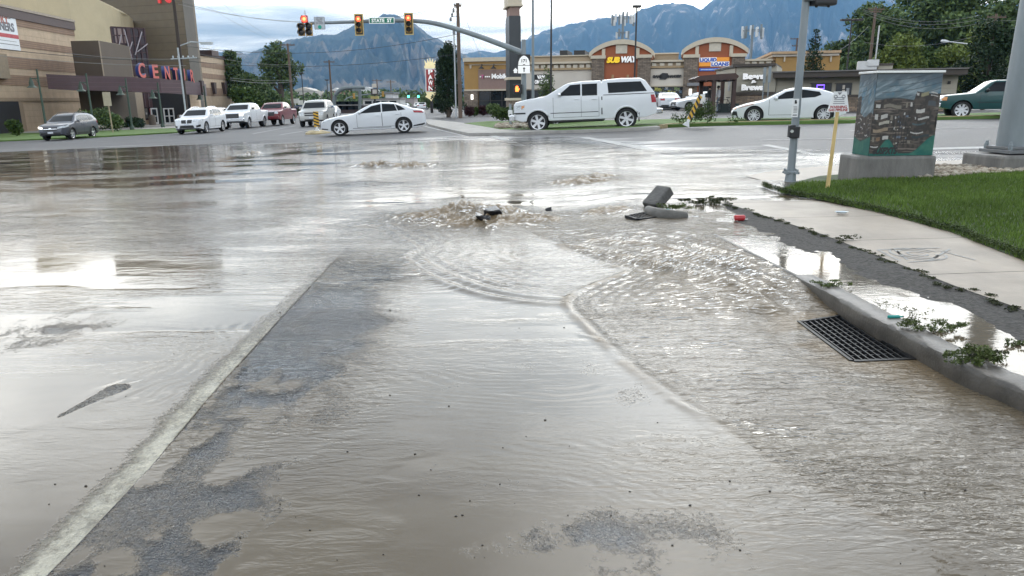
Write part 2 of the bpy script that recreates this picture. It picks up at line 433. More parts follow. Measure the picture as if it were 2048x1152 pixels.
def water_mat():
    m, N, L, P = new_mat('muddy water')
    out = N['Material Output']
    tc = N.new('ShaderNodeTexCoord')
    def attr(n):
        a = N.new('ShaderNodeAttribute'); a.attribute_name = n; return a.outputs['Fac']
    def noise(s, det, st=(1, 1, 1), dist=0., rough=.55):
        mp = N.new('ShaderNodeMapping'); mp.inputs['Scale'].default_value = st; L.new(tc.outputs['Object'], mp.inputs[0])
        n = N.new('ShaderNodeTexNoise'); n.inputs['Scale'].default_value = s; n.inputs['Detail'].default_value = det
        n.inputs['Distortion'].default_value = dist; n.inputs['Roughness'].default_value = rough
        L.new(mp.outputs[0], n.inputs['Vector']); return n.outputs[0]
    def M_(op, a, b=None, c=None, cl=False):
        q = N.new('ShaderNodeMath'); q.operation = op; q.use_clamp = cl
        for i, v in enumerate((a, b, c)):
            if v is None: continue
            if isinstance(v, (int, float)): q.inputs[i].default_value = v
            else: L.new(v, q.inputs[i])
        return q.outputs[0]
    mud, rip, film = attr('mud'), attr('rip'), attr('film')
    # grain: asphalt showing through where the water is thinnest
    g = noise(46, 4, (1, 1, 1), .4, .75); g2 = noise(5, 4, (1, .7, 1))
    gg = M_('SUBTRACT', M_('ADD', M_('MULTIPLY', g, 2.0), M_('MULTIPLY', g2, .8)), .80)
    mudf = N.new('ShaderNodeMapRange'); mudf.interpolation_type = 'SMOOTHSTEP'
    L.new(M_('SUBTRACT', M_('MULTIPLY', mud, 1.6), gg), mudf.inputs[0])
    mudf.inputs['From Min'].default_value = -.66; mudf.inputs['From Max'].default_value = .30
    # ripples
    r1 = noise(15, 3, (.40, 1.25, 1), .9); r2 = noise(42, 3, (.38, 1.2, 1), .6); r3 = noise(75, 2)
    h = M_('ADD', M_('MULTIPLY', r1, .026), M_('MULTIPLY', r2, .0085))
    h = M_('MULTIPLY', h, rip)
    calm = M_('MULTIPLY', noise(3.0, 2, (.5, 1, 1), .5), .0012)
    peb = M_('MULTIPLY', M_('MULTIPLY', r3, .0026), M_('SUBTRACT', 1.0, mudf.outputs[0]))
    hh = M_('ADD', M_('ADD', h, peb), calm)
    b = N.new('ShaderNodeBump'); b.inputs['Strength'].default_value = 1; b.inputs['Distance'].default_value = 1
    L.new(hh, b.inputs['Height'])
    fr_ = N.new('ShaderNodeFresnel'); fr_.inputs['IOR'].default_value = 1.5; L.new(b.outputs[0], fr_.inputs['Normal'])
    frv = M_('MULTIPLY', M_('MULTIPLY', fr_.outputs[0], M_('ADD', .62, M_('MULTIPLY', mudf.outputs[0], .38))), M_('SUBTRACT', 1.0, M_('MULTIPLY', attr('churn'), .5)))
    gl = N.new('ShaderNodeBsdfGlossy'); gl.inputs['Roughness'].default_value = .055; L.new(b.outputs[0], gl.inputs['Normal'])
    di = N.new('ShaderNodeBsdfDiffuse'); L.new(b.outputs[0], di.inputs['Normal'])
    cr = N.new('ShaderNodeValToRGB'); L.new(noise(.9, 5, (.5, 1, 1), .8), cr.inputs[0])
    e = cr.color_ramp.elements
    e[0].position = .3; e[0].color = (.078, .060, .039, 1); e[1].position = .7; e[1].color = (.128, .104, .071, 1)
    silt = N.new('ShaderNodeMix'); silt.data_type = 'RGBA'; L.new(attr('churn'), silt.inputs['Factor']); L.new(cr.outputs[0], silt.inputs['A']); silt.inputs['B'].default_value = (.17, .125, .075, 1)
    L.new(silt.outputs['Result'], di.inputs['Color'])
    tr = N.new('ShaderNodeBsdfTransparent'); tr.inputs['Color'].default_value = (.86, .88, .9, 1)
    m1 = N.new('ShaderNodeMixShader'); L.new(mudf.outputs[0], m1.inputs[0]); L.new(tr.outputs[0], m1.inputs[1]); L.new(di.outputs[0], m1.inputs[2])
    m2 = N.new('ShaderNodeMixShader'); L.new(frv, m2.inputs[0]); L.new(m1.outputs[0], m2.inputs[1]); L.new(gl.outputs[0], m2.inputs[2])
    t2 = N.new('ShaderNodeBsdfTransparent')
    m3 = N.new('ShaderNodeMixShader'); L.new(film, m3.inputs[0]); L.new(t2.outputs[0], m3.inputs[1]); L.new(m2.outputs[0], m3.inputs[2])
    L.new(m3.outputs[0], out.inputs['Surface'])
    return m
WATER = water_mat()
def set_attr(o, name, a):
    at_ = o.data.attributes.new(name, 'FLOAT', 'POINT'); at_.data.foreach_set('value', np.asarray(a, dtype=np.float32).ravel())

# ------------------------------------------------------------------ ground, road
gm = mat('valley ground', (.13, .14, .08), rough=.9, var=.35, scale=.02)
mb = MB()
GX = [-10700, -4000, -1200, -400, -120, 0, 120, 400, 1200, 4000, 10700]; GY = [-590, -150, 0, 150, 500, 1500, 4500, 10950]
for y in GY:
    for x in GX: mb.v.append((x, y, -1.9))
for j in range(len(GY) - 1):
    for k in range(len(GX) - 1): q = j * len(GX) + k; mb.f.append((q, q + 1, q + 1 + len(GX), q + len(GX))); mb.mi.append(0)
tag(mb.build('ground', gm), 'dull green valley floor running out to the mountains', kind='structure')

# asphalt of the whole crossing and its streets: a grid with a wetness attribute
ys = np.concatenate([np.linspace(-4, 9, 14), np.geomspace(9.6, 420, 150)]); xs = np.concatenate([-np.geomspace(260, 50, 20), np.linspace(-48, 48, 130), np.geomspace(50, 260, 20)])
XX, YY = np.meshgrid(xs, ys)
ZZ = nZ(XX, YY) - .35 * nss(2.0, 2.3, XX) * (1 - nss(12.2, 13.5, YY)) - nss(120, 420, YY) * .8
nv, nu = XX.shape
idx = np.arange(nv * nu).reshape(nv, nu)
fc = np.stack([idx[:-1, :-1], idx[:-1, 1:], idx[1:, 1:], idx[1:, :-1]], -1).reshape(-1, 4)
road = mesh_np('road', np.stack([XX, YY, ZZ], -1).reshape(-1, 3), fc, ASPHALT, smooth=True)
wetf = .42 * (1 - nss(20, 36, YY + .35 * XX)) - .25 * nss(24, 44, YY) + .06 * nss(-4, 0, XX) * (1 - nss(2, 6, XX)) - .30 * nss(1.0, 6, XX) * nss(17, 20, YY + .2 * XX) - .05
set_attr(road, 'wet', wetf)
tag(road, 'dark asphalt of the crossing, wet near the flood', kind='structure')

# ------------------------------------------------------------------ flood water
KERB = [G(px, py, .12) for px, py in ((2420, 985), (2200, 860), (2048, 783), (1935, 735), (1875, 703), (1800, 663), (1742, 634), (1690, 605), (1640, 578), (1530, 523), (1430, 472))]
def kerb_x(y):
    ysk = [p.y for p in KERB]; xsk = [p.x for p in KERB]
    return np.interp(y, ysk, xsk)
GRATE = [G(1600, 644, .0), G(1706, 723, 0), G(1828, 718, 0), G(1692, 630, 0)]
CURVE_A = smooth_line([G(*p) for p in ((700, 452), (760, 455), (800, 478), (832, 500), (808, 514), (822, 535), (870, 562), (960, 592), (1060, 608), (1140, 613))], 6)
CURVE_A2 = smooth_line([G(*p) for p in ((860, 530), (960, 572), (1080, 592), (1150, 600))], 6)
CURVE_B = smooth_line([G(*p) for p in ((1090, 480), (1140, 505), (1190, 528), (1250, 552), (1200, 570), (1150, 590), (1132, 612), (1160, 645), (1205, 690), (1262, 742), (1350, 806), (1440, 870), (1540, 945), (1660, 1010), (1800, 1080), (2000, 1180), (2400, 1420), (3000, 1900))], 6)
CURVE_C = smooth_line([G(*p) for p in ((1160, 672), (1220, 690), (1300, 700), (1430, 695), (1560, 720))], 6)
CURVE_D = smooth_line([G(*p) for p in ((1330, 800), (1450, 850), (1580, 880), (1720, 900))], 6)
CURVE_E = smooth_line([G(*p) for p in ((0, 520), (150, 486), (250, 470), (360, 478), (420, 500))], 6)
CURVE_F = smooth_line([G(*p) for p in ((1100, 487), (1200, 512), (1330, 552), (1460, 590), (1580, 640))], 6)
CURVE_G = smooth_line([G(*p) for p in ((1180, 485), (1290, 505), (1420, 545), (1560, 590))], 6)
STRIPE = [G(*p) for p in ((60, 1190), (150, 1100), (300, 940), (425, 790), (560, 640), (690, 500))]
BOIL = [(G(932, 428), .34, .085), (G(1008, 430), .26, .075), (G(965, 446), .55, .045), (G(860, 436), .45, .04), (G(1060, 440), .4, .03), (G(752, 333), .40, .085), (G(822, 333), .40, .06), (G(1165, 368), .5, .04), (G(1190, 360), .4, .035), (G(1215, 432), .3, .03), (G(505, 308), .25, .07)]
def flood():
    NU, NV = 660, 680
    u = np.linspace(-1.12, 1.06, NU); yv = np.geomspace(1.45, 33, NV)
    U, Y = np.meshgrid(u, yv)
    X = U * (1.3 + .74 * Y)
    w1 = fbm(X * .35 + 3, Y * .8, 4); w2 = fbm(X * 1.1, Y * 2.2 + 5, 4); w3 = fbm(X * 3.1 + 9, Y * 5.2, 3)
    gut = .106 * nss(4.75, 6.0, Y) * nss(.5, 2.0, X) * (1 - .75 * nss(10.5, 15.5, Y))
    h = nZ(X, Y) + .014 + gut
    rip = np.zeros_like(X); mud = np.ones_like(X); churn = np.zeros_like(X)
    # where the stream is broken and where it lies like a mirror
    dB, sB, pB = dist_poly(X, Y, CURVE_B); right = (sB < 0) & (Y < 9.2)
    rgt = np.where(right, nss(0, .12, dB), 0) * (.25 + .75 * nss(2.1, 3.1, Y + .5 * (X - 1.2)))
    rip += rgt * (.34 + .55 * w2) * (1 - .45 * nss(.5, 3.0, dB) * (1 - nss(2.2, 4.0, Y)))
    rip += .62 * nss(-.2, 1.6, X) * nss(4.6, 6.4, Y) * (1 - nss(8.3, 10, Y)) * rgt
    dA, sA, pA = dist_poly(X, Y, CURVE_A)
    mida = nss(5.0, 6.2, Y + 1.2 * (w2 - .5)) * (1 - nss(9.5, 10.8, Y)) * nss(-2.4, -.9, X) * (1 - rgt) * nss(.35, .6, w1 + .25 * (X > -.6))
    rip += .16 * mida + .05 * nss(.45, .7, w2)
    band = nss(7, 9, Y) * (1 - nss(17, 22, Y)) * nss(-6, 0, X)
    rip += .26 * band * nss(.35, .65, w2)
    rip += .22 * nss(10, 13, Y) * (1 - nss(15, 18, Y)) * nss(1.2, 3.5, X)
    rip += .24 * nss(.42, .62, fbm(X * .62 + 11, Y * 1.25 + 2, 4)) * nss(8, 10, Y) * (1 - nss(-3.5, -2, X))
    mud -= .42 * nss(.52, .66, fbm(X * 2.1 + 3, Y * 2.1 + 7, 5)) * (1 - nss(2.5, 3.4, Y)) * nss(-.9, -.3, X)
    rip += .22 * nss(6.8, 8.5, Y) * (1 - nss(12, 14.5, Y)) * (1 - nss(-3.5, -2.2, X)) * (.4 + 1.2 * w2)
    rip += .16 * nss(11, 14, Y) * nss(-5, -2, X)
    # streaky surf left of centre
    rip += .28 * np.exp(-((X + 1.7 - .1 * (Y - 7)) / .8) ** 2) * nss(5.8, 6.6, Y) * (1 - nss(8.6, 9.5, Y))
    rip += .11 * nss(.5, .62, fbm(X * .5 + 30, Y * 2.6 + 4, 4)) * nss(3.6, 4.4, Y)
    rip += .06 * nss(.55, .66, fbm(X * 1.5 + 3, Y * 3.0 + 44, 3)) * (1 - nss(3.6, 4.4, Y))
    crossz = np.exp(-((X - 1.05) / .75) ** 2 - ((Y - 2.75) / .45) ** 2)
    rip += .38 * crossz
    # long standing wavelets thrown off by the fronts
    def front(cv, amp, wid, lam, n, side, tail=0):
        d, s, p = dist_poly(X, Y, cv)
        d = d + .02 * (w3 - .5)
        env = np.sin(np.pi * np.clip(p, .02, .98)) ** .5 * (.35 + 1.3 * w3) * (1 - tail * (.78 * nss(.28, .5, p) + .22 * nss(.6, .8, p)))
        a = amp * np.exp(-(d / wid) ** 2) * env
        if n: a = a + np.where(s * side > 0, amp * .55 * np.cos(2 * np.pi * d / lam) * np.exp(-d / (lam * n)) * nss(0, lam * .5, d), 0) * env
        return a
    h += front(CURVE_A, .018, .05, .17, 3.0, -1) + front(CURVE_A2, .007, .04, .12, 1.5, -1)
    h += front(CURVE_B, .014, .035, .10, 3.2, -1, 1) + front(CURVE_C, .005, .025, .08, 1.5, -1) + front(CURVE_D, .004, .025, .07, 1.5, -1)
    h += front(CURVE_F, .030, .06, .2, 2.2, -1) + front(CURVE_G, .02, .055, .18, 2.0, -1)
    for cv, w_ in ((CURVE_F, .07), (CURVE_G, .06), (CURVE_B, .045)):
        d_, s_, p_ = dist_poly(X, Y, cv); churn = np.maximum(churn, .7 * np.exp(-(d_ / w_) ** 2) * nss(.3, .6, w3) * (1 - nss(.45, .7, p_)))
    # choppy stream toward the near grate
    chop = np.exp(-((X - 1.75) / .75) ** 2) * nss(4.7, 5.2, Y) * (1 - nss(6.6, 7.6, Y))
    churn = np.maximum(churn, .4 * chop * nss(.40, .60, ridged(X * 2.6 + 1.2 * Y, Y * 3.4, 3))); h += chop * .045 * (ridged(X * 2.6 + 1.2 * Y, Y * 3.4, 3) - .5)
    h += rgt * .012 * (ridged(X * 2.2 + 2 * Y, Y * 5.5 + 4, 3) - .5) + .007 * mida * (ridged(X * 1.6 + 3, Y * 6, 3) - .5)
    h += .016 * band * (fbm(X * 1.5, Y * 3.0, 3) - .5)
    # wide arcs of fine wavelets over the smooth foreground
    for cx_, cy_, lam, r0, r1, a0, a1, amp in ((-.3, 1.9, .055, .9, 1.75, .2, 1.6, .0011), (.2, 5.4, .07, 1.3, 2.4, -2.6, -.7, .0013), (-3.0, 4.4, .08, .7, 1.9, -.9, .6, .0016), (-.6, 8.8, .12, 1.6, 3.4, -2.2, -.6, .003), (2.3, 3.4, .05, .9, 1.8, -2.9, -1.7, .0012)):
        rr = np.hypot(X - cx_, (Y - cy_) * 1.1) + .42 * (w2 - .5) + .05 * w3; amp = amp * .55; an = np.arctan2(Y - cy_, X - cx_)
        h += amp * np.sin(2 * np.pi * rr / lam) * nss(r0, r0 + .25, rr) * (1 - nss(r1 - .3, r1, rr)) * nss(a0, a0 + .3, an) * (1 - nss(a1 - .3, a1, an))
    for c, r, a in BOIL:
        d = np.hypot(X - c.x, (Y - c.y) * 1.25)
        g_ = np.exp(-(d / r) ** 2)
        h += 1.3 * a * g_ * (.12 + 2.0 * ridged(X * 6.5 + c.x, Y * 4.5, 3) ** 2)
        rip += 1.0 * np.exp(-(d / (r * 1.7)) ** 2); churn = np.maximum(churn, .95 * nss(.12, .6, g_ * (.5 + w3)))
    # pull down into the grate
    gx, gy = sum(p.x for p in GRATE) / 4, sum(p.y for p in GRATE) / 4
    dg = np.hypot((X - gx) / .55, (Y - gy) / 1.0)
    h -= .03 * (1 - nss(.6, 1.1, dg)); h = np.maximum(h, nZ(X, Y) + .004); churn = np.maximum(churn, .8 * np.exp(-(dg / .95) ** 4) * nss(.3, .6, w3))
    # thin places where the asphalt shows
    ds, sd, ps = dist_poly(X, Y, STRIPE)
    sw = np.interp(ps, [0, .3, .6, 1], [1, 1, 1, .5])
    on = np.where(sd < 0, nss(.20, .03, ds) if False else 1 - nss(.05, .26, ds + .1 * (w3 - .5)), 1 - nss(.0, .012, ds))
    mud -= .96 * on * sw * (.8 + .4 * w3)
    gr = np.where(sd > 0, nss(-.002, .01, ds) * (1 - nss(.18 + .5 * w2, .75 + .7 * w1, ds)), 0) * (1 - nss(6.6, 7.8, Y)) * (.5 + .9 * w2)
    mott = nss(.22, .62, fbm(X * 6.5, Y * 5.0 + 3, 5)); k_ = nss(3.0, 4.9, Y + .8 * (w1 - .5)); mud -= .90 * gr * (k_ * (.72 + .5 * w3) + (1 - k_) * mott) * (.4 + .6 * nss(.38, .6, w1 + .25 + .1 * nss(2.6, 3.6, Y)))
    rip += .62 * gr * nss(2.5, 3.6, Y)
    def patch(px, py, rx, ry, k, ang=0):
        nonlocal mud
        c = G(px, py); dx, dy = X - c.x, Y - c.y
        ca, sa = math.cos(ang), math.sin(ang)
        q = np.hypot((dx * ca + dy * sa) / rx, (-dx * sa + dy * ca) / ry) + .9 * (w2 - .5) + .5 * (w3 - .5)
        mud = mud - k * (.35 + .9 * mott) * (1 - nss(.15, 1.25, q)) * np.where((sd < 0) & (ds < .5), 0, 1)
    for a in ((1290, 1060, .46, .36, .40), (1500, 1120, .5, .35, .42), (1190, 1100, .2, .2, .45), (1700, 1085, .25, .12, .3), (640, 640, .45, .8, .75), (560, 745, .35, .5, .6), (1260, 790, .25, .35, .4), (1130, 730, .4, .3, .38), (880, 760, .25, .4, .35), (90, 640, .9, .55, .4), (60, 690, .5, .4, .5), (730, 369, 1.4, .7, .9), (960, 1120, .1, .1, .3)):
        patch(*a)
    # a bare teardrop of asphalt standing out of the sheet
    c0, c1 = G(235, 782), G(120, 838)
    dt, st, pt = dist_poly(X, Y, [c0, c1])
    tear = 1 - nss(.5, 1.1, .35 * (w3 - .5) + dt / (.085 * (1.0 - .8 * pt) + .004))
    mud -= .9 * tear; h += .004 * (1 - nss(.2, 1.6, dt / .1)) * (1 - .7 * pt)
    # a tar seam poking out
    film = np.ones_like(X)
    far = Y - (24.5 - .55 * np.clip(X, -14, 8) + 4 * (w1 - .5) - 4.5 * nss(1, 4, X))
    film *= 1 - nss(-2.5, 2.0, far + 5 * (fbm(X * .3 + 8, Y * 2.4, 3) - .5))
    mud -= .22 * nss(-12, -2, far)
    film *= 1 - nss(6.5, 9.5, X - .35 * (Y - 12)) * (Y > 12)
    # cut out the grates, kerb and everything right of it
    keep = np.where(Y < KERB[-1].y, X < kerb_x(Y) + .02, X < 5.6 + .9 * np.clip(Y - 10, 0, 9))
    keep &= ~in_poly(X, Y, GRATE) & (film > .01)
    f4 = np.arange(NV * NU).reshape(NV, NU)
    k4 = keep[:-1, :-1] & keep[:-1, 1:] & keep[1:, 1:] & keep[1:, :-1]
    fc = np.stack([f4[:-1, :-1], f4[:-1, 1:], f4[1:, 1:], f4[1:, :-1]], -1)[k4]
    used = np.zeros(NV * NU, bool); used[fc.ravel()] = True
    remap = np.cumsum(used) - 1
    o = mesh_np('floodwater', np.stack([X, Y, h], -1).reshape(-1, 3)[used], remap[fc], WATER, smooth=True)
    for n, a in (('mud', np.clip(mud, .04, 1)), ('churn', churn), ('rip', np.clip(rip, 0, 1.3)), ('film', np.clip(film, 0, 1))): set_attr(o, n, a.reshape(-1)[used])
    tag(o, 'sheet of muddy brown floodwater streaming over the road', kind='structure')
flood()

# ------------------------------------------------------------------ painted markings
PAINT_W = mat('worn road paint', (.80, .72, .54), rough=.6, var=.25, scale=9, detail=7)
PAINT_D = mat('dusty road paint', (.27, .27, .265), rough=.6, var=.3, scale=6, detail=7)
def stripe(name, pts, w, label, m=PAINT_D, off=.008):
    pts = [Vector((p[0], p[1], 0)) for p in pts]; mb = MB(); L_, R_ = [], []
    for i, p in enumerate(pts):
        t = (pts[min(i + 1, len(pts) - 1)] - pts[max(i - 1, 0)]).normalized(); n = Vector((-t.y, t.x, 0)) * w / 2
        for l, q in ((L_, p + n), (R_, p - n)): l.append(Vector((q.x, q.y, Z(q.x, q.y) + off)))
    for i in range(len(pts) - 1): mb.quad(L_[i], R_[i], R_[i + 1], L_[i + 1])
    return tag(mb.build(name, m), label, kind='structure')
def div(a, b, n=14): return [Vector(a).lerp(Vector(b), k / n) for k in range(n + 1)]
lp = [p + Vector((-.087, 0, 0)) for p in STRIPE]
stripe('lane_line', lp + [lp[-1] + (lp[-1] - lp[-2]) * 1.2], .17, 'broad white lane line under the muddy water', PAINT_W, .008)
for a, b, w in (((985, 272), (1060, 300), .3), ((1060, 300), (1110, 318), .3), ((1165, 275), (1310, 303), .35), ((1310, 303), (1400, 316), .3), ((1520, 281), (1800, 276), .12), ((1700, 262), (2100, 253), .12), ((1530, 290), (1640, 312), .25), ((1780, 300), (2300, 286), .3), ((1600, 309), (2000, 296), .1),
                ((505, 268), (590, 252), .15), ((560, 270), (640, 257), .15), ((0, 283), (340, 270), .14), ((850, 253), (930, 272), .12), ((700, 263), (640, 270), .15)):
    stripe('lane_line', div(G(*a), G(*b)), w, None)

# ------------------------------------------------------------------ mountains
def range_(name, sky, D, depth, seed, m, label, spur, amp):
    px = np.array([p[0] for p in sky], float); py = np.array([p[1] for p in sky], float)
    nu, nv = 420, 90
    U = np.linspace(px[0], px[-1], nu); S = np.interp(U, px, py)
    S = S + (fbm(U * .09 + seed, U * 0 + seed, 4) - .5) * 7 + (fbm(U * .3 + seed, U * 0, 3) - .5) * 3
    dirs = np.array([list(ray(a, b)) for a, b in zip(U, S)])
    crest = dirs / dirs[:, 1:2]                                # per metre of depth
    v = np.linspace(0, 1.35, nv)
    wob = (fbm(U * .012 + seed, U * 0 + 3, 3) - .5) * .5
    pts = np.zeros((nv, nu, 3))
    for j, t in enumerate(v):
        dep = D * (1 - depth) + D * depth * t
        if t <= 1:
            base = t ** 1.12
            nz = ridged(U * spur + 2.6 * (fbm(U * .02 + seed, U * 0 + t * 2.6, 3) - .5) + t * 1.3 + seed, t * 3.0 + U * .012 + seed, 5) - .55
            env = math.sin(math.pi * min(1, t)) ** .8
            zz = crest[:, 2] * D * (base + amp * nz * env) + H
        else:
            zz = crest[:, 2] * D * (1 - 1.6 * (t - 1)) + H
        pts[j, :, 0] = crest[:, 0] * dep * (1 + .0 * t); pts[j, :, 1] = dep; pts[j, :, 2] = np.maximum(zz, -3)
    idx = np.arange(nv * nu).reshape(nv, nu)
    fc = np.stack([idx[:-1, :-1], idx[:-1, 1:], idx[1:, 1:], idx[1:, :-1]], -1).reshape(-1, 4)
    o = mesh_np(name, pts.reshape(-1, 3), fc, m, smooth=True)
    tag(o, label, kind='structure')
def mount_mat(name, c0, c1, c2, lo, hi, sc, ztan=0.):
    m, N, L, P = new_mat(name)
    tc = N.new('ShaderNodeTexCoord'); mp = N.new('ShaderNodeMapping'); L.new(tc.outputs['Object'], mp.inputs[0])
    mp.inputs['Scale'].default_value = (1, 1, .6)
    n = N.new('ShaderNodeTexNoise'); n.inputs['Scale'].default_value = sc; n.inputs['Detail'].default_value = 9; n.inputs['Roughness'].default_value = .66
    n.inputs['Distortion'].default_value = .8
    L.new(mp.outputs[0], n.inputs['Vector'])
    sp = N.new('ShaderNodeSeparateXYZ'); L.new(tc.outputs['Object'], sp.inputs[0])
    zz = N.new('ShaderNodeMapRange'); L.new(sp.outputs[2], zz.inputs[0]); zz.inputs['From Max'].default_value = 900; zz.inputs['To Min'].default_value = ztan; zz.inputs['To Max'].default_value = -.03
    ad = N.new('ShaderNodeMath'); L.new(n.outputs[0], ad.inputs[0]); L.new(zz.outputs[0], ad.inputs[1])
    r = N.new('ShaderNodeValToRGB'); L.new(ad.outputs[0], r.inputs[0]); e = r.color_ramp.elements; e.new(.5)
    for k, (p, c) in enumerate(((lo, c0), ((lo + hi) / 2, c1), (hi, c2))): e[k].position = p; e[k].color = (*c, 1)
    L.new(r.outputs[0], P.inputs['Base Color']); P.inputs['Roughness'].default_value = .95; P.inputs['Specular IOR Level'].default_value = .1
    return m
range_('mountains', [(150, 150), (300, 118), (435, 105), (470, 102), (497, 107), (515, 101), (540, 88), (590, 78), (655, 68), (668, 69), (690, 60), (720, 45), (745, 35), (770, 28), (785, 26), (800, 32), (830, 48), (860, 70), (880, 80), (910, 97), (930, 110), (980, 135), (1060, 165), (1160, 190)],
       6500, .42, 3.1, mount_mat('scrubby mountainside', (.020, .030, .024), (.045, .052, .040), (.185, .152, .112), .47, .64, .0020, .06), 'blue hazy mountain peak at the end of the street', .035, .5)
range_('mountains', [(780, 150), (860, 125), (900, 112), (945, 104), (962, 101), (985, 106), (1020, 98), (1060, 74), (1100, 58), (1150, 46), (1200, 36), (1230, 33), (1262, 31), (1285, 18), (1310, 10), (1345, 6), (1380, 8), (1403, 19), (1440, -12), (1480, -55), (1540, -80), (1640, -90), (1740, -60), (1830, -15), (1900, 5), (1960, 12), (2000, 4), (2060, -5), (2150, 20), (2400, 60)],
       9500, .35, 8.4, mount_mat('rocky mountainside', (.020, .030, .030), (.055, .06, .055), (.40, .35, .33), .47, .62, .0022, -.03), 'tall pale rocky mountain range behind the shops', .028, .5)

# ------------------------------------------------------------------ right verge: kerb, strip, pavement, lawn
def sweep(name, path, prof, m, label, kind='structure', parent=None, cat=None):
    """profile (right, up) carried along a path"""
    mb = MB(); n = len(prof); path = [Vector(p) for p in path]
    for i, p in enumerate(path):
        t = path[min(i + 1, len(path) - 1)] - path[max(i - 1, 0)]; t.z = 0; t.normalize()
        r = Vector((t.y, -t.x, 0))
        for a, b in prof: mb.v.append(tuple(p + r * (a + rnd.uniform(-.003, .003)) + Vector((0, 0, b + rnd.uniform(-.003, .003)))))
    for i in range(len(path) - 1):
        for k in range(n - 1): mb.f.append((i * n + k, i * n + k + 1, (i + 1) * n + k + 1, (i + 1) * n + k)); mb.mi.append(0)
    mb.f.append(tuple(range(n))); mb.mi.append(0); mb.f.append(tuple((len(path) - 1) * n + k for k in range(n))); mb.mi.append(0)
    o = mb.build(name, m, parent, smooth=True)
    return tag(o, label, cat, None, kind)
kp = [Vector((p.x, p.y, 0)) for p in smooth_line(KERB, 8)]
sweep('kerb', [p for p in kp if p.y > 5.75], [(0, -.1), (0, .112), (.012, .127), (.035, .128), (.055, .112), (.06, -.1)], CONC_DARK, 'thin lip of kerb just breaking the water surface')
sweep('kerb', [p for p in kp if p.y < 5.9], [(0.015, -.12), (0.0, .02), (.002, .10), (.010, .118), (.03, .127), (.155, .129), (.168, .122), (.172, -.12)], mat('wet kerb concrete', (.062, .055, .046), rough=.45, var=.45, scale=5, bump=.15, bscale=60), 'worn wet concrete kerb beside the flooded gutter', kind='structure')
SW_IN = [G(px, py, .14) for px, py in ((2420, 780), (2200, 690), (2048, 622), (1900, 570), (1760, 515), (1640, 468), (1540, 436), (1440, 403))]
LAWN = [G(px, py, .15) for px, py in ((2600, 745), (2300, 622), (2048, 522), (1900, 464), (1760, 426), (1650, 401), (1556, 383))]
def swz(x, y): return .150 - .045 * ss(8.5, 12.0, y)
def along(pl, y):
    return np.interp(y, [p.y for p in pl], [p.x for p in pl])
PAVE = mat('damp pavement concrete', (.225, .187, .145), rough=.5, spec=.35, var=.3, scale=1.6, bump=.12, bscale=70, detail=8)
yj = [1.6, 3.0, 4.35, 5.75, 7.2, 8.65, 10.1, 11.4]
mb = MB()
for a, b in zip(yj[:-1], yj[1:]):
    def fn(u, v, a=a, b=b):
        y = a + .006 + (b - a - .012) * v; x0, x1 = along(SW_IN, y), along(LAWN, y) + .1
        return Vector((x0 + (x1 - x0) * u, y + (u - .5) * .12, swz(0, y)))
    mb.grid(fn, 4, 4)
pv = mb.build('pavement', PAVE)
tag(pv, 'damp concrete pavement slabs between the gravel strip and the lawn', kind='structure')
JOINT = mat('dirty joint', (.05, .045, .035), rough=.9)
sheet('pavement_joint', [Vector((along(SW_IN, y) + .01, y, 0)) for y in np.linspace(1.6, 11.4, 12)] + [Vector((along(LAWN, y) + .09, y, 0)) for y in np.linspace(11.4, 1.6, 12)], -.012, JOINT, 'dirt in the pavement joints', cuts=0, zfun=swz)
# gravel strip, dips towards the kerb
GRAVEL = mat('old asphalt strip', (.060, .057, .053), spec=.25, rough=.85, var=.5, scale=30, bump=.9, bscale=55)
def strip_mesh():
    NU, NV = 40, 260
    y = np.linspace(1.3, 9.9, NV)[:, None] * np.ones((1, NU)); u = np.linspace(0, 1, NU)[None, :] * np.ones((NV, 1))
    x0 = kerb_x(y) + .15 - .10 * nss(5.6, 5.85, y); x0 = np.where(y > KERB[-1].y, x0 + .25 * (y - KERB[-1].y), x0); x1 = along(SW_IN, y) + .012
    x = x0 + (x1 - x0) * u
    n = fbm(x * 2.2 + 4, y * 1.1, 4)
    z = .092 + .054 * u ** 1.3 + .05 * (n - .5) + .012 * (fbm(x * 14, y * 14, 3) - .5)
    z = np.minimum(z, .148)
    z = np.where(u > .97, .146, z)
    i = np.arange(NV * NU).reshape(NV, NU)
    o = mesh_np('gravel_strip', np.stack([x, y, z], -1).reshape(-1, 3), np.stack([i[:-1, :-1], i[:-1, 1:], i[1:, 1:], i[1:, :-1]], -1).reshape(-1, 4), GRAVEL, smooth=True)
    tag(o, 'rough dark gravel strip between kerb and pavement', kind='structure')
    y = np.linspace(1.3, 9.9, 160)[:, None] * np.ones((1, 30)); u = np.linspace(0, 1, 30)[None, :] * np.ones((160, 1))
    x0 = kerb_x(y) + .13 - .09 * nss(5.6, 5.85, y); x0 = np.where(y > KERB[-1].y, x0 + .25 * (y - KERB[-1].y), x0); x1 = along(SW_IN, y)
    x = x0 + (x1 - x0) * u; i = np.arange(160 * 30).reshape(160, 30)
    o = mesh_np('puddle', np.stack([x, y, x * 0 + .1195], -1).reshape(-1, 3), np.stack([i[:-1, :-1], i[:-1, 1:], i[1:, 1:], i[1:, :-1]], -1).reshape(-1, 4), WATER, smooth=True)
    set_attr(o, 'mud', x * 0 + .8); set_attr(o, 'churn', x * 0); set_attr(o, 'rip', .03 + .2 * nss(.55, .7, fbm(x * 2, y * 2, 3)) + .25 * nss(6.3, 7.5, y)); set_attr(o, 'film', x * 0 + 1)
    tag(o, 'still muddy puddle lying behind the kerb', kind='structure')
strip_mesh()
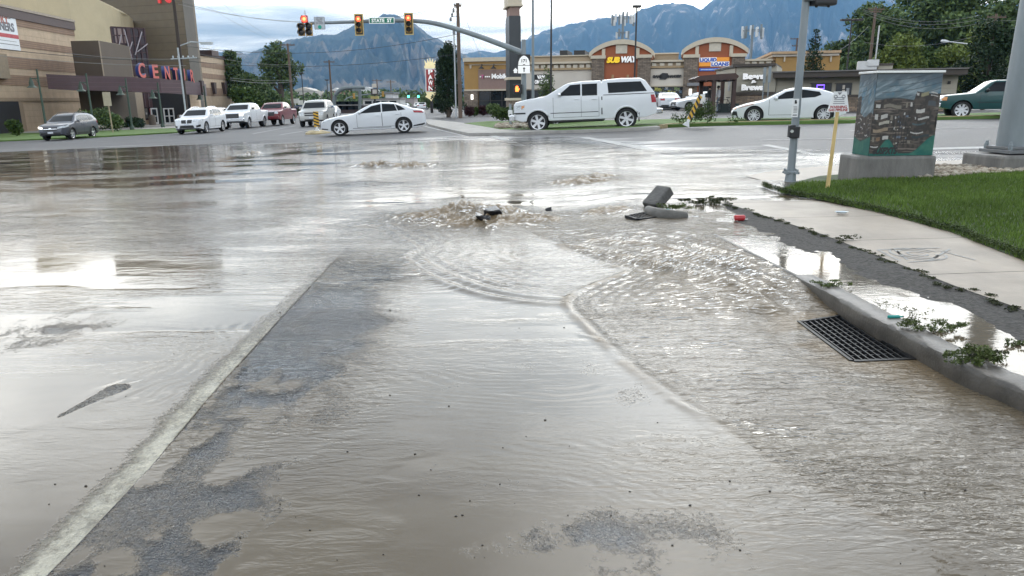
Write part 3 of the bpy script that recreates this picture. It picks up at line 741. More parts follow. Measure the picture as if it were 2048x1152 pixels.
# lawn
TURF = mat('turf soil', (.035, .055, .014), rough=.9, var=.4, scale=3)
LAWN_P = [Vector((p.x, p.y, 0)) for p in LAWN] + [G(px, py, .2) for px, py in ((1572, 372), (1605, 364), (1690, 361), (1880, 353), (2048, 344), (2400, 330), (2900, 330))]
def lawn_z(x, y): return .155 + .06 * ss(0, .5, x - float(along(LAWN, y))) + .015 * max(0, x - 5) + .02 * ss(11, 13.5, y)
def lawn_nz(x, y): return .155 + .06 * nss(0, .5, x - along(LAWN, y)) + .015 * np.maximum(0, x - 5) + .02 * nss(11, 13.5, y)
sheet('lawn', LAWN_P, 0, TURF, 'sloping lawn soil beside the pavement', cuts=6, zfun=lawn_z)
def blades(name, poly, zf, n, hgt, wid, m, label, near=2.0):
    P = np.array([(p[0], p[1]) for p in poly]); lo, hi = P.min(0), P.max(0)
    hi = np.minimum(hi, (22, 16))
    r = nrg.random((n * 7, 2)); r[:, 1] = r[:, 1] ** near
    q = lo + r * (hi - lo); q = q[in_poly(q[:, 0], q[:, 1], poly)][:n]
    q = q[(np.abs(q[:, 0]) < .86 * q[:, 1] + 2.0)]
    k = len(q); z = zf(q[:, 0], q[:, 1])
    a = nrg.random(k) * 6.283; hh = hgt * (.6 + .7 * nrg.random(k)) * (.75 + .5 * fbm(q[:, 0] * 1.2, q[:, 1] * 1.2, 3)); w = wid * (.7 + .6 * nrg.random(k)) * (.6 + q[:, 1] * .08)
    dx, dy = np.cos(a) * w, np.sin(a) * w; l = (nrg.random((k, 2)) - .5) * hh[:, None] * 1.3
    v = np.zeros((k, 3, 3))
    v[:, 0] = np.stack([q[:, 0] - dx, q[:, 1] - dy, z - .01], -1); v[:, 1] = np.stack([q[:, 0] + dx, q[:, 1] + dy, z - .01], -1)
    v[:, 2] = np.stack([q[:, 0] + l[:, 0], q[:, 1] + l[:, 1], z + hh], -1)
    o = mesh_np(name, v.reshape(-1, 3), np.arange(k * 3).reshape(-1, 3), m)
    return tag(o, label, None, None, 'stuff')
GRASS = leaf_mat('lawn grass', (.070, .125, .020), (.155, .235, .044))
blades('grass', LAWN_P, lawn_nz, 130000, .046, .0045, GRASS, 'thick green lawn grass beside the pavement', 1.5)
# ------------------------------------------------------------------ vegetation
LEAF_D = leaf_mat('dark foliage', (.050, .088, .030), (.135, .192, .066))
LEAF_M = leaf_mat('green foliage', (.040, .075, .016), (.095, .145, .036))
LEAF_Y = leaf_mat('yellow green foliage', (.095, .13, .026), (.19, .24, .06))
LEAF_C = leaf_mat('evergreen foliage', (.010, .026, .012), (.028, .055, .022))
LEAF_R = leaf_mat('purple foliage', (.035, .012, .016), (.07, .025, .03))
LEAF_W = leaf_mat('weed foliage', (.045, .07, .018), (.12, .15, .05))
BARK = mat('bark', (.075, .058, .045), rough=.9, var=.35, scale=4, stretch=(4, 4, .5), bump=.4, bscale=9)
def leaves(lobes, n, size, flat=0.):
    """leaf quads spread through ellipsoid lobes; denser towards their shells"""
    vol = np.array([l[1][0] * l[1][1] * l[1][2] for l in lobes]) ** .72; vol /= vol.sum()
    which = nrg.choice(len(lobes), n, p=vol)
    C = np.array([l[0] for l in lobes], float)[which]; R_ = np.array([l[1] for l in lobes], float)[which]
    d = nrg.normal(size=(n, 3)); d /= np.linalg.norm(d, axis=1)[:, None]
    r = (nrg.random(n) ** .42)[:, None]
    r = r * (.86 + .30 * (fbm(d[:, 0] * 2.2 + which * 3.1, d[:, 1] * 2.2 + d[:, 2] * 2.7, 3) - .35))[:, None]
    p = C + d * R_ * r
    a = nrg.normal(size=(n, 3)); a[:, 2] *= 1 - flat; a /= np.linalg.norm(a, axis=1)[:, None]
    b = np.cross(a, nrg.normal(size=(n, 3))); b /= np.linalg.norm(b, axis=1)[:, None]
    s = (size * (.55 + .9 * nrg.random(n)))[:, None]
    a = a * s; b = b * s * .62
    v = np.stack([p - a, p + b * .8 - a * .1, p + a, p - b * .8 + a * .1], 1).reshape(-1, 3)
    return v, np.arange(4 * n).reshape(-1, 4)
def lobes_for(cx, cy, z0, z1, w, n, seed, top=.55, depth=1.):
    r = random.Random(seed); out = []
    hgt = z1 - z0
    out.append(((cx, cy, z0 + hgt * .52), (w * .34, w * .34 * depth, hgt * .40)))
    for k in range(n):
        t = r.random(); z = z0 + hgt * (.12 + .78 * t)
        ww = w * .5 * math.sqrt(max(.06, 1 - ((t - (1 - top)) / max(top, 1 - top)) ** 2)) * (.55 + .45 * r.random())
        a = r.random() * 6.283; q = w * (.12 + .13 * r.random())
        out.append(((cx + math.cos(a) * ww * .8, cy + math.sin(a) * ww * .8 * depth, z), (q, q * depth, min(q * .85, hgt * .2))))
    return out
def tree(name, label, cat, base, hgt, w, z0=.25, n=5000, leaf=.16, m=LEAF_M, seed=1, nl=16, top=.55, trunk_r=None, group=None, depth=1.):
    t = thing(name, label, cat, base, group=group)
    b = Vector(base); r = random.Random(seed)
    lb = lobes_for(0, 0, hgt * z0, hgt, w, nl, seed, top, depth)
    v, f = leaves(lb, n, leaf)
    mesh_np('crown', v, f, m, t)
    tr = trunk_r or hgt * .022
    mb = MB(); mb.tube([b + Vector((0, 0, -.3)), b + Vector((.02 * hgt * r.uniform(-1, 1), 0, hgt * .3)), b + Vector((.03 * hgt * r.uniform(-1, 1), 0, hgt * .62)), b + Vector((0, 0, hgt * .85))], [tr * 1.25, tr, tr * .6, tr * .2], 9)
    for c, q in lb[1:1 + min(9, nl)]:
        z = min(c[2] * .8, hgt * .6); mb.tube([b + Vector((0, 0, z * .75)), b + Vector((c[0] * .55, c[1] * .55, (z * .75 + c[2]) / 2)), b + Vector(c)], [tr * .5, tr * .32, tr * .1], 6)
    mb.build('trunk', BARK, t, smooth=True)
    return t
def bush(name, label, cat, base, hgt, w, n=700, leaf=.07, m=LEAF_M, seed=1, group=None, d=1., cube=False):
    r = random.Random(seed)
    if cube: lb = [((0, 0, hgt * .5), (w * .5, w * .5 * d, hgt * .5))] + [((sx * w * .22, sy * w * .22 * d, hgt * .55), (w * .3, w * .3 * d, hgt * .42)) for sx in (-1, 1) for sy in (-1, 1)]
    else: lb = [((0, 0, hgt * .48), (w * .45, w * .45 * d, hgt * .48))] + [((r.uniform(-.36, .36) * w, r.uniform(-.36, .36) * w * d, hgt * r.uniform(.3, .85)), (w * .2, w * .2, hgt * .22)) for _ in range(9)]
    v, f = leaves(lb, n, leaf)
    o = mesh_np(name, v, f, m); o.location = base
    return tag(o, label, cat, group)

# ------------------------------------------------------------------ street furniture near the camera
# signal pole with the back of a walk signal
b = G(1580, 366, .06); b.z = Z(b.x, b.y) + .05
t = thing('signal_pole', 'slim grey pole beside the pavement corner with a walk signal at its head', 'signal pole', b)
top = at(1612, -40, b.y); top = Vector((b.x, b.y, top.z))
mb = MB(); mb.lathe([(.075, .0), (.075, .06)], 20, c=b); mb.tube([b, top], [.066, .060], 20); mb.build('pole', STEEL, t, smooth=True)
mb = MB(); mb.lathe([(.0, .0), (.11, .0), (.115, .03), (.10, .05), (.09, .17), (.10, .18), (.10, .21), (.07, .225)], 8, c=b)
for k in range(4):
    a = k * math.pi / 2 + .6; mb.lathe([(.022, .17), (.022, .25), (0, .255)], 6, c=b + Vector((.125 * math.cos(a), .125 * math.sin(a), 0))); mb.box(b + Vector((.11 * math.cos(a), .11 * math.sin(a), .19)), (.07, .07, .035), Matrix.Rotation(a, 3, 'Z'))
mb.build('base_collar', STEEL, t)
# push button assembly
zb = at(1585, 262, b.y).z; zs = at(1583, 216, b.y).z
mb = MB(); mb.box((b.x - .075, b.y - .06, zb), (.10, .10, .20)); mb.box((b.x - .03, b.y - .09, zb - .02), (.16, .06, .19)); mb.box((b.x + .02, b.y + .09, zb - .01), (.12, .08, .2)); pb = mb.build('push_button', BLACK, t, bevel=.012)
mb = MB(); mb.lathe([(0, .0), (.028, 0), (.028, .02), (0, .025)], 14, axis='y', c=(b.x - .09, b.y - .13, zb)); mb.build('button', CHROME, pb, smooth=True)
mb = MB(); mb.box((b.x - .055, b.y - .085, zs), (.105, .012, .30)); sg = mb.build('crossing_sign', WHITE, t)
mb = MB()
for k in range(5): mb.box((b.x - .055 + rnd.uniform(-.005, .005), b.y - .0925, zs + .02 - k * .022), (.06, .002, .007))
mb.box((b.x - .06, b.y - .0925, zs + .10), (.03, .002, .06)); mb.box((b.x - .045, b.y - .0927, zs + .09), (.016, .002, .035)); mb.box((b.x - .055, b.y - .0925, zs - .115), (.07, .002, .014)); mb.build('sign_legend', BLACK, sg)
hz = at(1640, 6, b.y).z
t2 = thing('walk_signal', 'black pedestrian signal housing seen from its side at the head of the slim grey pole', 'pedestrian signal', (b.x + .2, b.y, hz))
mb = MB(); mb.box((b.x + .27, b.y + .03, hz + .17), (.42, .26, .42), Matrix.Rotation(.25, 3, 'Z')); mb.build('housing', BLACK, t2, bevel=.035)
mb = MB()
for dx in (-.1, .1): mb.tube([(b.x + .27 + dx, b.y - .02, hz - .075), (b.x + .27 + dx, b.y - .02, hz - .02)], .022, 8)
mb.box((b.x + .27, b.y + .17, hz + .2), (.42, .1, .34), Matrix.Rotation(.25, 3, 'Z')); mb.build('visor', BLACK, t2, bevel=.02)
mb = MB(); mb.box((b.x + .03, b.y - .07, hz + .19), (.19, .12, .33)); mb.build('mounting_box', STEEL, t2, bevel=.02)

# gas pipeline marker: a wooden stake with a tapered white card
b = G(1655, 376, .2); zt = at(1672, 183, b.y).z; zc = at(1670, 224, b.y).z
lean = .035
t = thing('pipeline_marker', 'white tapered warning card on a thin wooden stake in the lawn', 'warning sign', b)
mb = MB(); mb.prism([b + Vector((-.028, -.006, -.05)), b + Vector((.028, -.006, -.05)), Vector((b.x + lean + .022, b.y - .006, zc + .02)), Vector((b.x + lean - .022, b.y - .006, zc + .02))], (0, .02, 0)); mb.build('stake', mat('raw pine stake', (.55, .40, .17), rough=.75, var=.3, scale=5, stretch=(8, 8, .7)), t)
card = [Vector((b.x + lean + dx, b.y - .012, z)) for dx, z in ((-.165, zc), (.165, zc), (.10, zt), (-.085, zt))]
mb = MB(); mb.prism(card, (0, .006, 0)); cd = mb.build('card', WHITE, t)
RED_T = mat('red lettering', (.35, .03, .03), rough=.5, var=.05); GREY_T = mat('grey lettering', (.16, .16, .18), rough=.6); BLK_T = mat('black lettering', (.02, .02, .022), rough=.5)
text('warning_text', 'WARNING', .036, RED_T, cd, (b.x + lean, b.y - .0135, zc + .055), (1, 0, 0), (0, 0, 1), .001, .0016)
text('warning_text', 'GAS PIPELINE', .036, RED_T, cd, (b.x + lean, b.y - .0135, zc + .012), (1, 0, 0), (0, 0, 1), .001, .0016, width=.28)
mb = MB()
for k in range(4): mb.box((b.x + lean, b.y - .0135, zc + .12 + k * .028), (.17 - .012 * k, .002, .009))
for dx in (-.055, .06): mb.lathe([(.018, 0), (.028, .0), (.028, .002), (.018, .002)], 14, axis='y', c=(b.x + lean + dx, b.y - .0145, zt - .075))
mb.prism([Vector((b.x + lean + dx, b.y - .0145, z)) for dx, z in ((-.035, zt - .012), (.035, zt - .012), (0, zt - .05))], (0, .002, 0)); mb.build('card_legend', GREY_T, cd)

# signal control cabinet, painted all over
PB = G(1712, 357, .22); PB2 = G(1871, 347, .22)
ux = Vector((1, .03, 0)); wpl = at(1873, 348, PB.y).x - PB.x; ux.normalize(); uy = Vector((-ux.y, ux.x, 0))
BR = Matrix((ux, uy, Vector((0, 0, 1)))).transposed()
zt = at(1775, 312, PB.y).z; zb0 = PB.z - .12
plc = PB + ux * wpl / 2 + uy * .33
t = thing('cabinet_plinth', 'thick grey concrete plinth under the painted cabinet', 'plinth', Vector((plc.x, plc.y, zb0)))
mb = MB(); mb.box((plc.x, plc.y, (zt + zb0) / 2), (wpl, .66, zt - zb0), BR); o = mb.build('slab', CONC_DARK, t, bevel=.05)
ca_, cb_ = at(1736, 311, PB.y + .06), at(1865, 313, PB.y + .06); cw = (cb_ - ca_).length; chh = at(1800, 146, PB.y).z - zt; cdp = .54; plc = Vector(((ca_.x + cb_.x) / 2, (ca_.y + cb_.y) / 2, 0)) + uy * cdp / 2
t = thing('signal_cabinet', 'boxy traffic signal cabinet painted with a dark cityscape over green hills', 'control cabinet', Vector((plc.x, plc.y, zt)))
body_c = Vector((plc.x, plc.y, zt + chh / 2))
mb = MB(); mb.box(body_c, (cw, cdp, chh), BR); mb.build('housing', mat('cabinet side paint', (.04, .05, .055), rough=.5), t, bevel=.006)
mb = MB(); mb.box((plc.x, plc.y, zt + chh + .02), (cw + .05, cdp + .06, .035), BR); mb.build('cabinet_roof', mat('white cabinet roof', (.8, .8, .78), rough=.5), t, bevel=.008)
def mural(nu, nv, seed, side=False):
    """rows of paint colour, from the foot up"""
    r = random.Random(seed); u = np.linspace(0, 1, nu)[None, :] * np.ones((nv, 1)); v = np.linspace(0, 1, nv)[:, None] * np.ones((1, nu))
    n1 = fbm(u * 7 + seed, v * 9, 4); n2 = fbm(u * 25, v * 25 + seed, 3); st = fbm(u * 3 + v * 4 + seed, v * 26 - u * 10, 3)
    mix = lambda a, b, k: a * (1 - k[..., None]) + np.array(b) * k[..., None]
    c = np.ones((nv, nu, 3)) * np.array((.10, .145, .17))
    c = mix(c, (.27, .33, .36), np.clip((st - .42) * 3, 0, 1)); c = mix(c, (.03, .14, .22), np.clip((n1 - .5) * 3.5, 0, .9))
    dark = nss(.80, 1.0, v + .25 * (n1 - .5)); c = mix(c, (.055, .065, .08), dark * .75)
    for k in range(4):                                    # sweeping dark lines in the sky
        yy = .70 + .07 * k + .12 * u ** 2; c = mix(c, (.02, .022, .025), np.clip(1 - np.abs(v - yy - .012 * (n1 - .5)) / .007, 0, 1) * (.25 + .5 * (u > .1 * k)))
    edge = .675 + .03 * np.sin(u * 5) + .11 * nss(.60, .64, u) if not side else .50 + .20 * (u < .25) + .03 * np.sin(u * 9)
    bm_ = nss(-.006, .006, edge - v)
    bc = np.ones((nv, nu, 3)) * np.array((.026, .021, .019)); bc = mix(bc, (.075, .058, .046), np.clip((n2 - .45) * 4, 0, 1) * .8)
    bc = mix(bc, (.16, .13, .11), np.clip((fbm(u * 4, v * 60 + seed, 3) - .62) * 9, 0, 1))
    c = c * (1 - bm_[..., None]) + bc * bm_[..., None]
    def rect(x0, x1, y0, y1, col):
        sk = .02 * (v - .5); m = (u + sk > x0) & (u + sk < x1) & (v + .012 * np.sin(u * 20) > y0) & (v + .012 * np.sin(u * 20) < y1)
        c[m] = np.array(col) * (.75 + .5 * n2[m][:, None])
    W_, K_ = (.42, .40, .38), (.17, .15, .12)
    if not side:
        for a in ((.03, .10, .60, .64, W_), (.14, .44, .575, .635, (.05, .04, .035)), (.155, .425, .585, .625, K_), (.49, .52, .58, .64, K_), (.56, .59, .59, .64, W_), (.64, .68, .74, .77, W_), (.71, .83, .73, .775, (.22, .2, .12)), (.86, .96, .75, .765, W_), (.86, .97, .72, .73, W_), (.66, .79, .53, .575, W_), (.83, .95, .60, .66, (.05, .06, .07)), (.70, .87, .445, .47, W_), (.65, .67, .45, .48, W_),
                  (.03, .075, .455, .52, W_), (.125, .225, .455, .505, W_), (.10, .26, .385, .42, (.36, .33, .28)), (.02, .25, .295, .335, (.25, .19, .13)), (.08, .14, .19, .235, (.16, .10, .06)), (.175, .265, .19, .235, W_), (.02, .05, .18, .24, K_), (.27, .31, .43, .49, K_), (.28, .30, .40, .42, W_), (.60, .80, .275, .29, W_), (.62, .82, .38, .40, (.05, .08, .09)), (.63, .9, .22, .25, (.02, .03, .035)), (.0, .12, .11, .125, W_)): rect(*a)
        for k in range(34):
            x = r.uniform(.33, .58); y = r.uniform(.12, .50); rect(x, x + r.uniform(.01, .045), y, y + r.uniform(.01, .03), r.choice((W_, K_, (.10, .13, .17), (.03, .03, .04))))
        for k in range(6): rect(.33 + .045 * k, .338 + .045 * k, .12, .5, (.012, .012, .014))
        hill = np.maximum(np.maximum(.205 * np.exp(-((u - .27) / .15) ** 2 * 1.2), .22 * nss(.62, 1.0, u) + .03), .03) + .01 * (n1 - .5)
    else:
        for k in range(40):
            x = r.uniform(.05, .9); y = r.uniform(.2, .52); rect(x, x + r.uniform(.02, .14), y, y + r.uniform(.008, .02), r.choice((W_, K_, (.08, .09, .11), (.02, .02, .025))))
        hill = .17 + .06 * np.abs(u - .42) * 2
    g = nss(-.004, .004, hill - v); gc = np.ones((nv, nu, 3)) * np.array((.004, .10, .080)); gc = mix(gc, (.03, .14, .10), np.clip((n1 - .5) * 4, 0, 1))
    rim = np.clip(1 - np.abs(hill - v - .006) / .005, 0, 1); gc = mix(gc, (.02, .03, .028), rim * .8)
    return c * (1 - g[..., None]) + gc * g[..., None]
def mural_mat():
    m, N, L, P = new_mat('painted mural'); a = N.new('ShaderNodeAttribute'); a.attribute_name = 'paint'
    L.new(a.outputs['Color'], P.inputs['Base Color']); P.inputs['Roughness'].default_value = .42; return m
MUR = mural_mat()
def mural_panel(nu, nv, seed, side, org, du, w):
    u, v = np.meshgrid(np.linspace(0, 1, nu), np.linspace(0, 1, nv)); p = np.array(org)[None, None] + u[..., None] * np.array(du * w)[None, None] + v[..., None] * np.array((0, 0, chh - .004))[None, None]
    i = np.arange(nu * nv).reshape(nv, nu)
    p = (p - np.array((plc.x, plc.y, zt))).reshape(-1, 3)
    o = mesh_np('mural', p, np.stack([i[:-1, :-1], i[:-1, 1:], i[1:, 1:], i[1:, :-1]], -1).reshape(-1, 4), MUR, t)
    ca = o.data.color_attributes.new('paint', 'FLOAT_COLOR', 'POINT'); c = mural(nu, nv, seed, side).reshape(-1, 3)
    ca.data.foreach_set('color', np.concatenate([c, np.ones((len(c), 1))], 1).astype(np.float32).ravel())
    return o
fo = Vector((plc.x, plc.y, zt + .002)) - ux * cw / 2 - uy * (cdp / 2 + .004)
mu = mural_panel(190, 210, 4, False, fo, ux, cw)
mural_panel(110, 190, 9, True, Vector((plc.x, plc.y, zt + .002)) - ux * (cw / 2 + .004) + uy * cdp / 2, -uy, cdp)
text('graffiti_tag', 'cUSPXTS', .10, BLK_T, mu, fo + ux * (cw * .24) - uy * .003 + Vector((0, 0, .03)), ux, Vector((.06, 0, 1)), .001, .008, .15, 'CENTER', width=.40)
mb = MB(); mb.box(fo + ux * (cw * .985) - uy * .005 + Vector((0, 0, chh * .42)), (.018, .012, .16), BR); mb.build('door_handle', BLACK, t)

# big mast pole at the right edge
b = G(2012, 338, .2); r0 = .185
pz = at(2010, 308, b.y).z; fz = at(2010, 288, b.y).z
t = thing('pole_footing', 'round edged concrete footing carrying the big grey pole', 'footing', Vector((b.x, b.y, b.z - .1)))
mb = MB(); mb.box((b.x + .12, b.y + .1, (b.z - .1 + pz) / 2), (1.12, 1.0, pz - b.z + .1), Matrix.Rotation(.12, 3, 'Z')); mb.build('slab', CONC_DARK, t, bevel=.05)
t = thing('signal_mast', 'thick galvanised steel mast bolted to a concrete footing at the right edge', 'signal mast', Vector((b.x + .12, b.y + .1, pz)))
c = Vector((b.x + .12, b.y + .1, pz))
mb = MB(); mb.box(c + Vector((0, 0, .05)), (.72, .72, .06), Matrix.Rotation(.12, 3, 'Z')); mb.box(c + Vector((0, 0, .11)), (.62, .62, .05), Matrix.Rotation(.12, 3, 'Z')); mb.build('base_plate', mat('dull steel plate', (.16, .165, .17), rough=.6, metal=.3), t, bevel=.01)
mb = MB(); mb.tube([c + Vector((0, 0, .12)), c + Vector((0, 0, 3.2)), c + Vector((0, 0, 7.5))], [.262, .228, .19], 32); mb.build('pole', STEEL, t, smooth=True)
for sx in (-1, 1):
    for sy in (-1, 1):
        mb = MB(); q = c + Matrix.Rotation(.12, 3, 'Z') @ Vector((sx * .28, sy * .28, .08)); mb.lathe([(.04, 0), (.04, .09), (.03, .1), (.025, .14), (0, .15)], 6, c=q); mb.build('anchor_bolt', STEEL, t)

# gravel round the footing
GR = leaf_mat('river pebbles', (.22, .17, .13), (.42, .38, .33), .8)
def pebbles(name, poly, n, s0, s1, zf, m, label):
    V, Fc = [], []; P = np.array([(p[0], p[1]) for p in poly]); lo, hi = P.min(0), P.max(0); k = 0
    bm = bmesh.new(); bmesh.ops.create_icosphere(bm, subdivisions=1, radius=1); base = np.array([v.co[:] for v in bm.verts]); fs = np.array([[v.index for v in f.verts] for f in bm.faces]); bm.free()
    while k < n:
        q = lo + nrg.random(2) * (hi - lo)
        if not in_poly(np.array([q[0]]), np.array([q[1]]), poly)[0]: k += .05; continue
        s = s0 + (s1 - s0) * nrg.random() ** 2; a = nrg.random() * 6.28; sc = np.array((1, .75, .55)) * s
        v = base * sc * (1 + .25 * (nrg.random((len(base), 1)) - .5)); v = np.stack([v[:, 0] * math.cos(a) - v[:, 1] * math.sin(a), v[:, 0] * math.sin(a) + v[:, 1] * math.cos(a), v[:, 2]], 1) + np.array((q[0], q[1], zf(q[0], q[1]) + s * .25))
        Fc.append(fs + len(base) * len(V)); V.append(v); k += 1
    return tag(mesh_np(name, np.concatenate(V), np.concatenate(Fc), m, smooth=False), label, None, None, 'stuff')
pebbles('river_pebbles', [G(1800, 358, .2), G(1880, 356, .22), G(1950, 350, .22), G(2048, 346, .22), G(2048, 338, .22), G(1960, 332, .22), G(1876, 330, .22), G(1866, 340, .22)], 900, .025, .07, lambda x, y: float(lawn_z(x, y)) + .015, GR, 'tan river pebbles between the cabinet plinth and the mast footing')
# the pad of pavement at the corner
sheet('corner_pavement', [G(px, py, .08) for px, py in ((1490, 352), (1560, 340), (1690, 329), (2000, 318), (2400, 305), (2400, 335), (1890, 345), (1690, 362), (1600, 366), (1565, 372))], .085, PAVE, 'pale corner pavement behind the slim pole', cuts=4)
sheet('corner_dirt', [G(px, py, .06) for px, py in ((1545, 388), (1575, 372), (1640, 356), (1690, 352), (1690, 366), (1600, 380))], .10, TURF, 'dark dirt at the lawn corner', cuts=3)

# ------------------------------------------------------------------ drains, broken kerb, litter
IRON = mat('wet cast iron', (.012, .0125, .014), rough=.5, spec=.2)
def grate(name, label, P, nb, nc, zo):
    P = [Vector((p.x, p.y, zo)) for p in P]      # L, near, right, far
    c = sum(P, Vector()) / 4
    t = thing(name, label, 'drain grate', c)
    L_, B_, R_, T_ = P; pt = lambda u, v: (L_ * (1 - u) + B_ * u) * (1 - v) + (T_ * (1 - u) + R_ * u) * v   # u along, v across
    mb = MB()
    for a, q in ((pt(0, 0), pt(1, 0)), (pt(0, 1), pt(1, 1)), (pt(0, 0), pt(0, 1)), (pt(1, 0), pt(1, 1))): mb.prism([a + Vector((0, 0, -.03)), a + Vector((0, 0, .004)), a + (q - a).normalized().cross(Vector((0, 0, 1))) * .022 + Vector((0, 0, .004)), a + (q - a).normalized().cross(Vector((0, 0, 1))) * .022 + Vector((0, 0, -.03))], q - a)
    mb.build('frame', IRON, t)
    for k in range(nb):
        v = (k + .5) / nb; a, q = pt(.0, v), pt(1, v); w = (pt(0, 1) - pt(0, 0)).normalized() * .005
        mb = MB(); mb.prism([a - w + Vector((0, 0, -.03)), a - w, a + w, a + w + Vector((0, 0, -.03))], q - a); mb.build('bar', IRON, t)
    mb = MB()
    for k in range(nc):
        u = (k + .5) / nc; a, q = pt(u, 0), pt(u, 1); w = (pt(1, 0) - pt(0, 0)).normalized() * .0045
        mb.prism([a - w + Vector((0, 0, -.034)), a - w + Vector((0, 0, -.008)), a + w + Vector((0, 0, -.008)), a + w + Vector((0, 0, -.034))], q - a)
    mb.build('cross_rod', IRON, t)
    mb = MB(); mb.quad(*[p + Vector((0, 0, -.34)) for p in (L_, B_, R_, T_)])
    for a, q in ((L_, B_), (B_, R_), (R_, T_), (T_, L_)): mb.quad(a + Vector((0, 0, -.006)), q + Vector((0, 0, -.006)), q + Vector((0, 0, -.34)), a + Vector((0, 0, -.34)))
    mb.build('sump', mat('dark sump', (.012, .011, .010), rough=.6), t)
    return t
grate('storm_drain', 'large iron drain grate swallowing water at the kerb in front', GRATE, 9, 12, .006)
D2 = [G(1252, 440, .06), G(1275, 447, .06), G(1318, 442, .06), G(1292, 432, .06)]
grate('storm_drain', 'smaller iron drain grate beside the broken kerb further off', D2, 7, 5, .120)
sp = mat('concrete nose', (.10, .095, .085), rough=.7, var=.3, scale=6, bump=.3)
kn = [Vector((p.x, p.y, 0)) for p in smooth_line([G(px, py, .1) for px, py in ((1296, 424), (1306, 431), (1330, 437), (1350, 438), (1372, 437))], 5)]
mb = MB(); mb.tube([Vector((p.x, p.y, .13)) for p in kn], [.055 + .035 * math.sin(math.pi * k / (len(kn) - 1)) for k in range(len(kn))], 12)
solo('kerb_end', mb, sp, 'rounded concrete kerb end poking out of the water beside the far grate', 'kerb', (kn[10].x, kn[10].y, 0), smooth=True)
q0 = G(1312, 416, .1)
R1 = Matrix.Rotation(.62, 3, 'Z') @ Matrix.Rotation(math.radians(-38), 3, 'Y')
mb = MB(); mb.box((q0.x + .02, q0.y, .235), (.36, .26, .14), R1)
solo('broken_kerb', mb, mat('wet broken concrete', (.075, .073, .068), rough=.6, var=.4, scale=6, bump=.5, bscale=40), 'tilted block of broken kerb standing up beside the far grate', 'concrete block', (q0.x, q0.y, .1), bevel=.03)
# a long strip of submerged kerb lip shows as a dark line already; floating litter
q0 = G(1479, 442, .12)
t = thing('red_can', 'crushed red drink can lying in the water near the pavement', 'can', (q0.x, q0.y, .11))
RC = Matrix.Rotation(.35, 3, 'Z')
mb = MB(); mb.tube([q0 + Vector((-.065, 0, .035)), q0 + Vector((-.055, 0, .037)), q0 + Vector((.05, .01, .037)), q0 + Vector((.062, .01, .035))], [.026, .036, .036, .026], 16); mb.build('can_body', mat('red can paint', (.42, .03, .035), rough=.3, var=.15, scale=20), t, smooth=True)
mb = MB(); mb.lathe([(0, 0), (.026, 0), (.03, .004), (.026, .006)], 14, axis='z', c=q0 + Vector((.07, .01, .02))); mb.build('can_lid', CHROME, t)
TEAL = mat('teal plastic', (.004, .23, .20), rough=.25, var=.1, scale=12)
def bottle(px, py, z, ln, ang, label):
    q = G(px, py, z); q.z = z; d = Vector((math.cos(ang), math.sin(ang), 0))
    t = thing('plastic_bottle', label, 'bottle', q)
    mb = MB(); mb.tube([q + d * ln * a + Vector((0, 0, .012)) for a in (-.5, -.46, .2, .36, .42, .5)], [r * ln for r in (.08, .125, .125, .06, .05, .05)], 14); mb.build('bottle_body', TEAL, t, smooth=True)
    mb = MB(); mb.tube([q + d * ln * a + Vector((0, 0, .012)) for a in (.5, .56)], ln * .06, 10); mb.build('cap', BLACK, t)
bottle(1790, 637, .122, .10, .05, 'teal plastic bottle floating on the puddle behind the kerb')
bottle(1333, 422, .155, .13, .1, 'teal plastic bottle caught on the kerb end by the far grate')
q0 = G(1683, 427, .16)
mb = MB(); mb.lathe([(0, .0), (.05, .0), (.085, .018), (.09, .02), (.05, .004)], 18, c=(0, 0, 0))
mb.v = [tuple(q0 + Vector((v[0] * .95, v[1] * .55, v[2] + .004))) for v in mb.v]
solo('food_tray', mb, mat('white plastic', (.62, .70, .74), rough=.3, var=.1), 'white plastic lid lying where the pavement meets the lawn', 'litter', q0, smooth=True)
# wet leaf drift along the pavement edge
def drift(name, pts, n, size, label, m=LEAF_W, rx=.1, rz=.05, zz=.15):
    lb = [((p.x, p.y, zz if zz is not None else p.z), (rx, rx, rz)) for p in pts]
    v, f = leaves(lb, n, size, .3)
    return tag(mesh_np(name, v, f, m), label, None, None, 'stuff')
VERGE = leaf_mat('wet verge weeds', (.022, .030, .010), (.065, .075, .028))
edge = [Vector((along(SW_IN, y) - .02 + .03 * math.sin(y * 9), y, 0)) for y in np.linspace(3.6, 10.6, 90)]
edge = [p + Vector((rnd.uniform(-.05, .05), rnd.uniform(-.05, .05), 0)) for p in edge if rnd.random() < .75]
drift('verge_weeds', edge, 7000, .0075, 'low dark weeds along the inner edge of the pavement', VERGE, .045, .015, .149)
edge2 = [Vector((along(LAWN, y) + .05 + .02 * math.sin(y * 7), y, 0)) for y in np.linspace(4.5, 11.8, 110)]
drift('lawn_edge_tufts', edge2, 12000, .010, 'ragged turf overhanging the pavement edge', leaf_mat('edge turf', (.02, .032, .010), (.07, .10, .025)), .06, .05, .185)
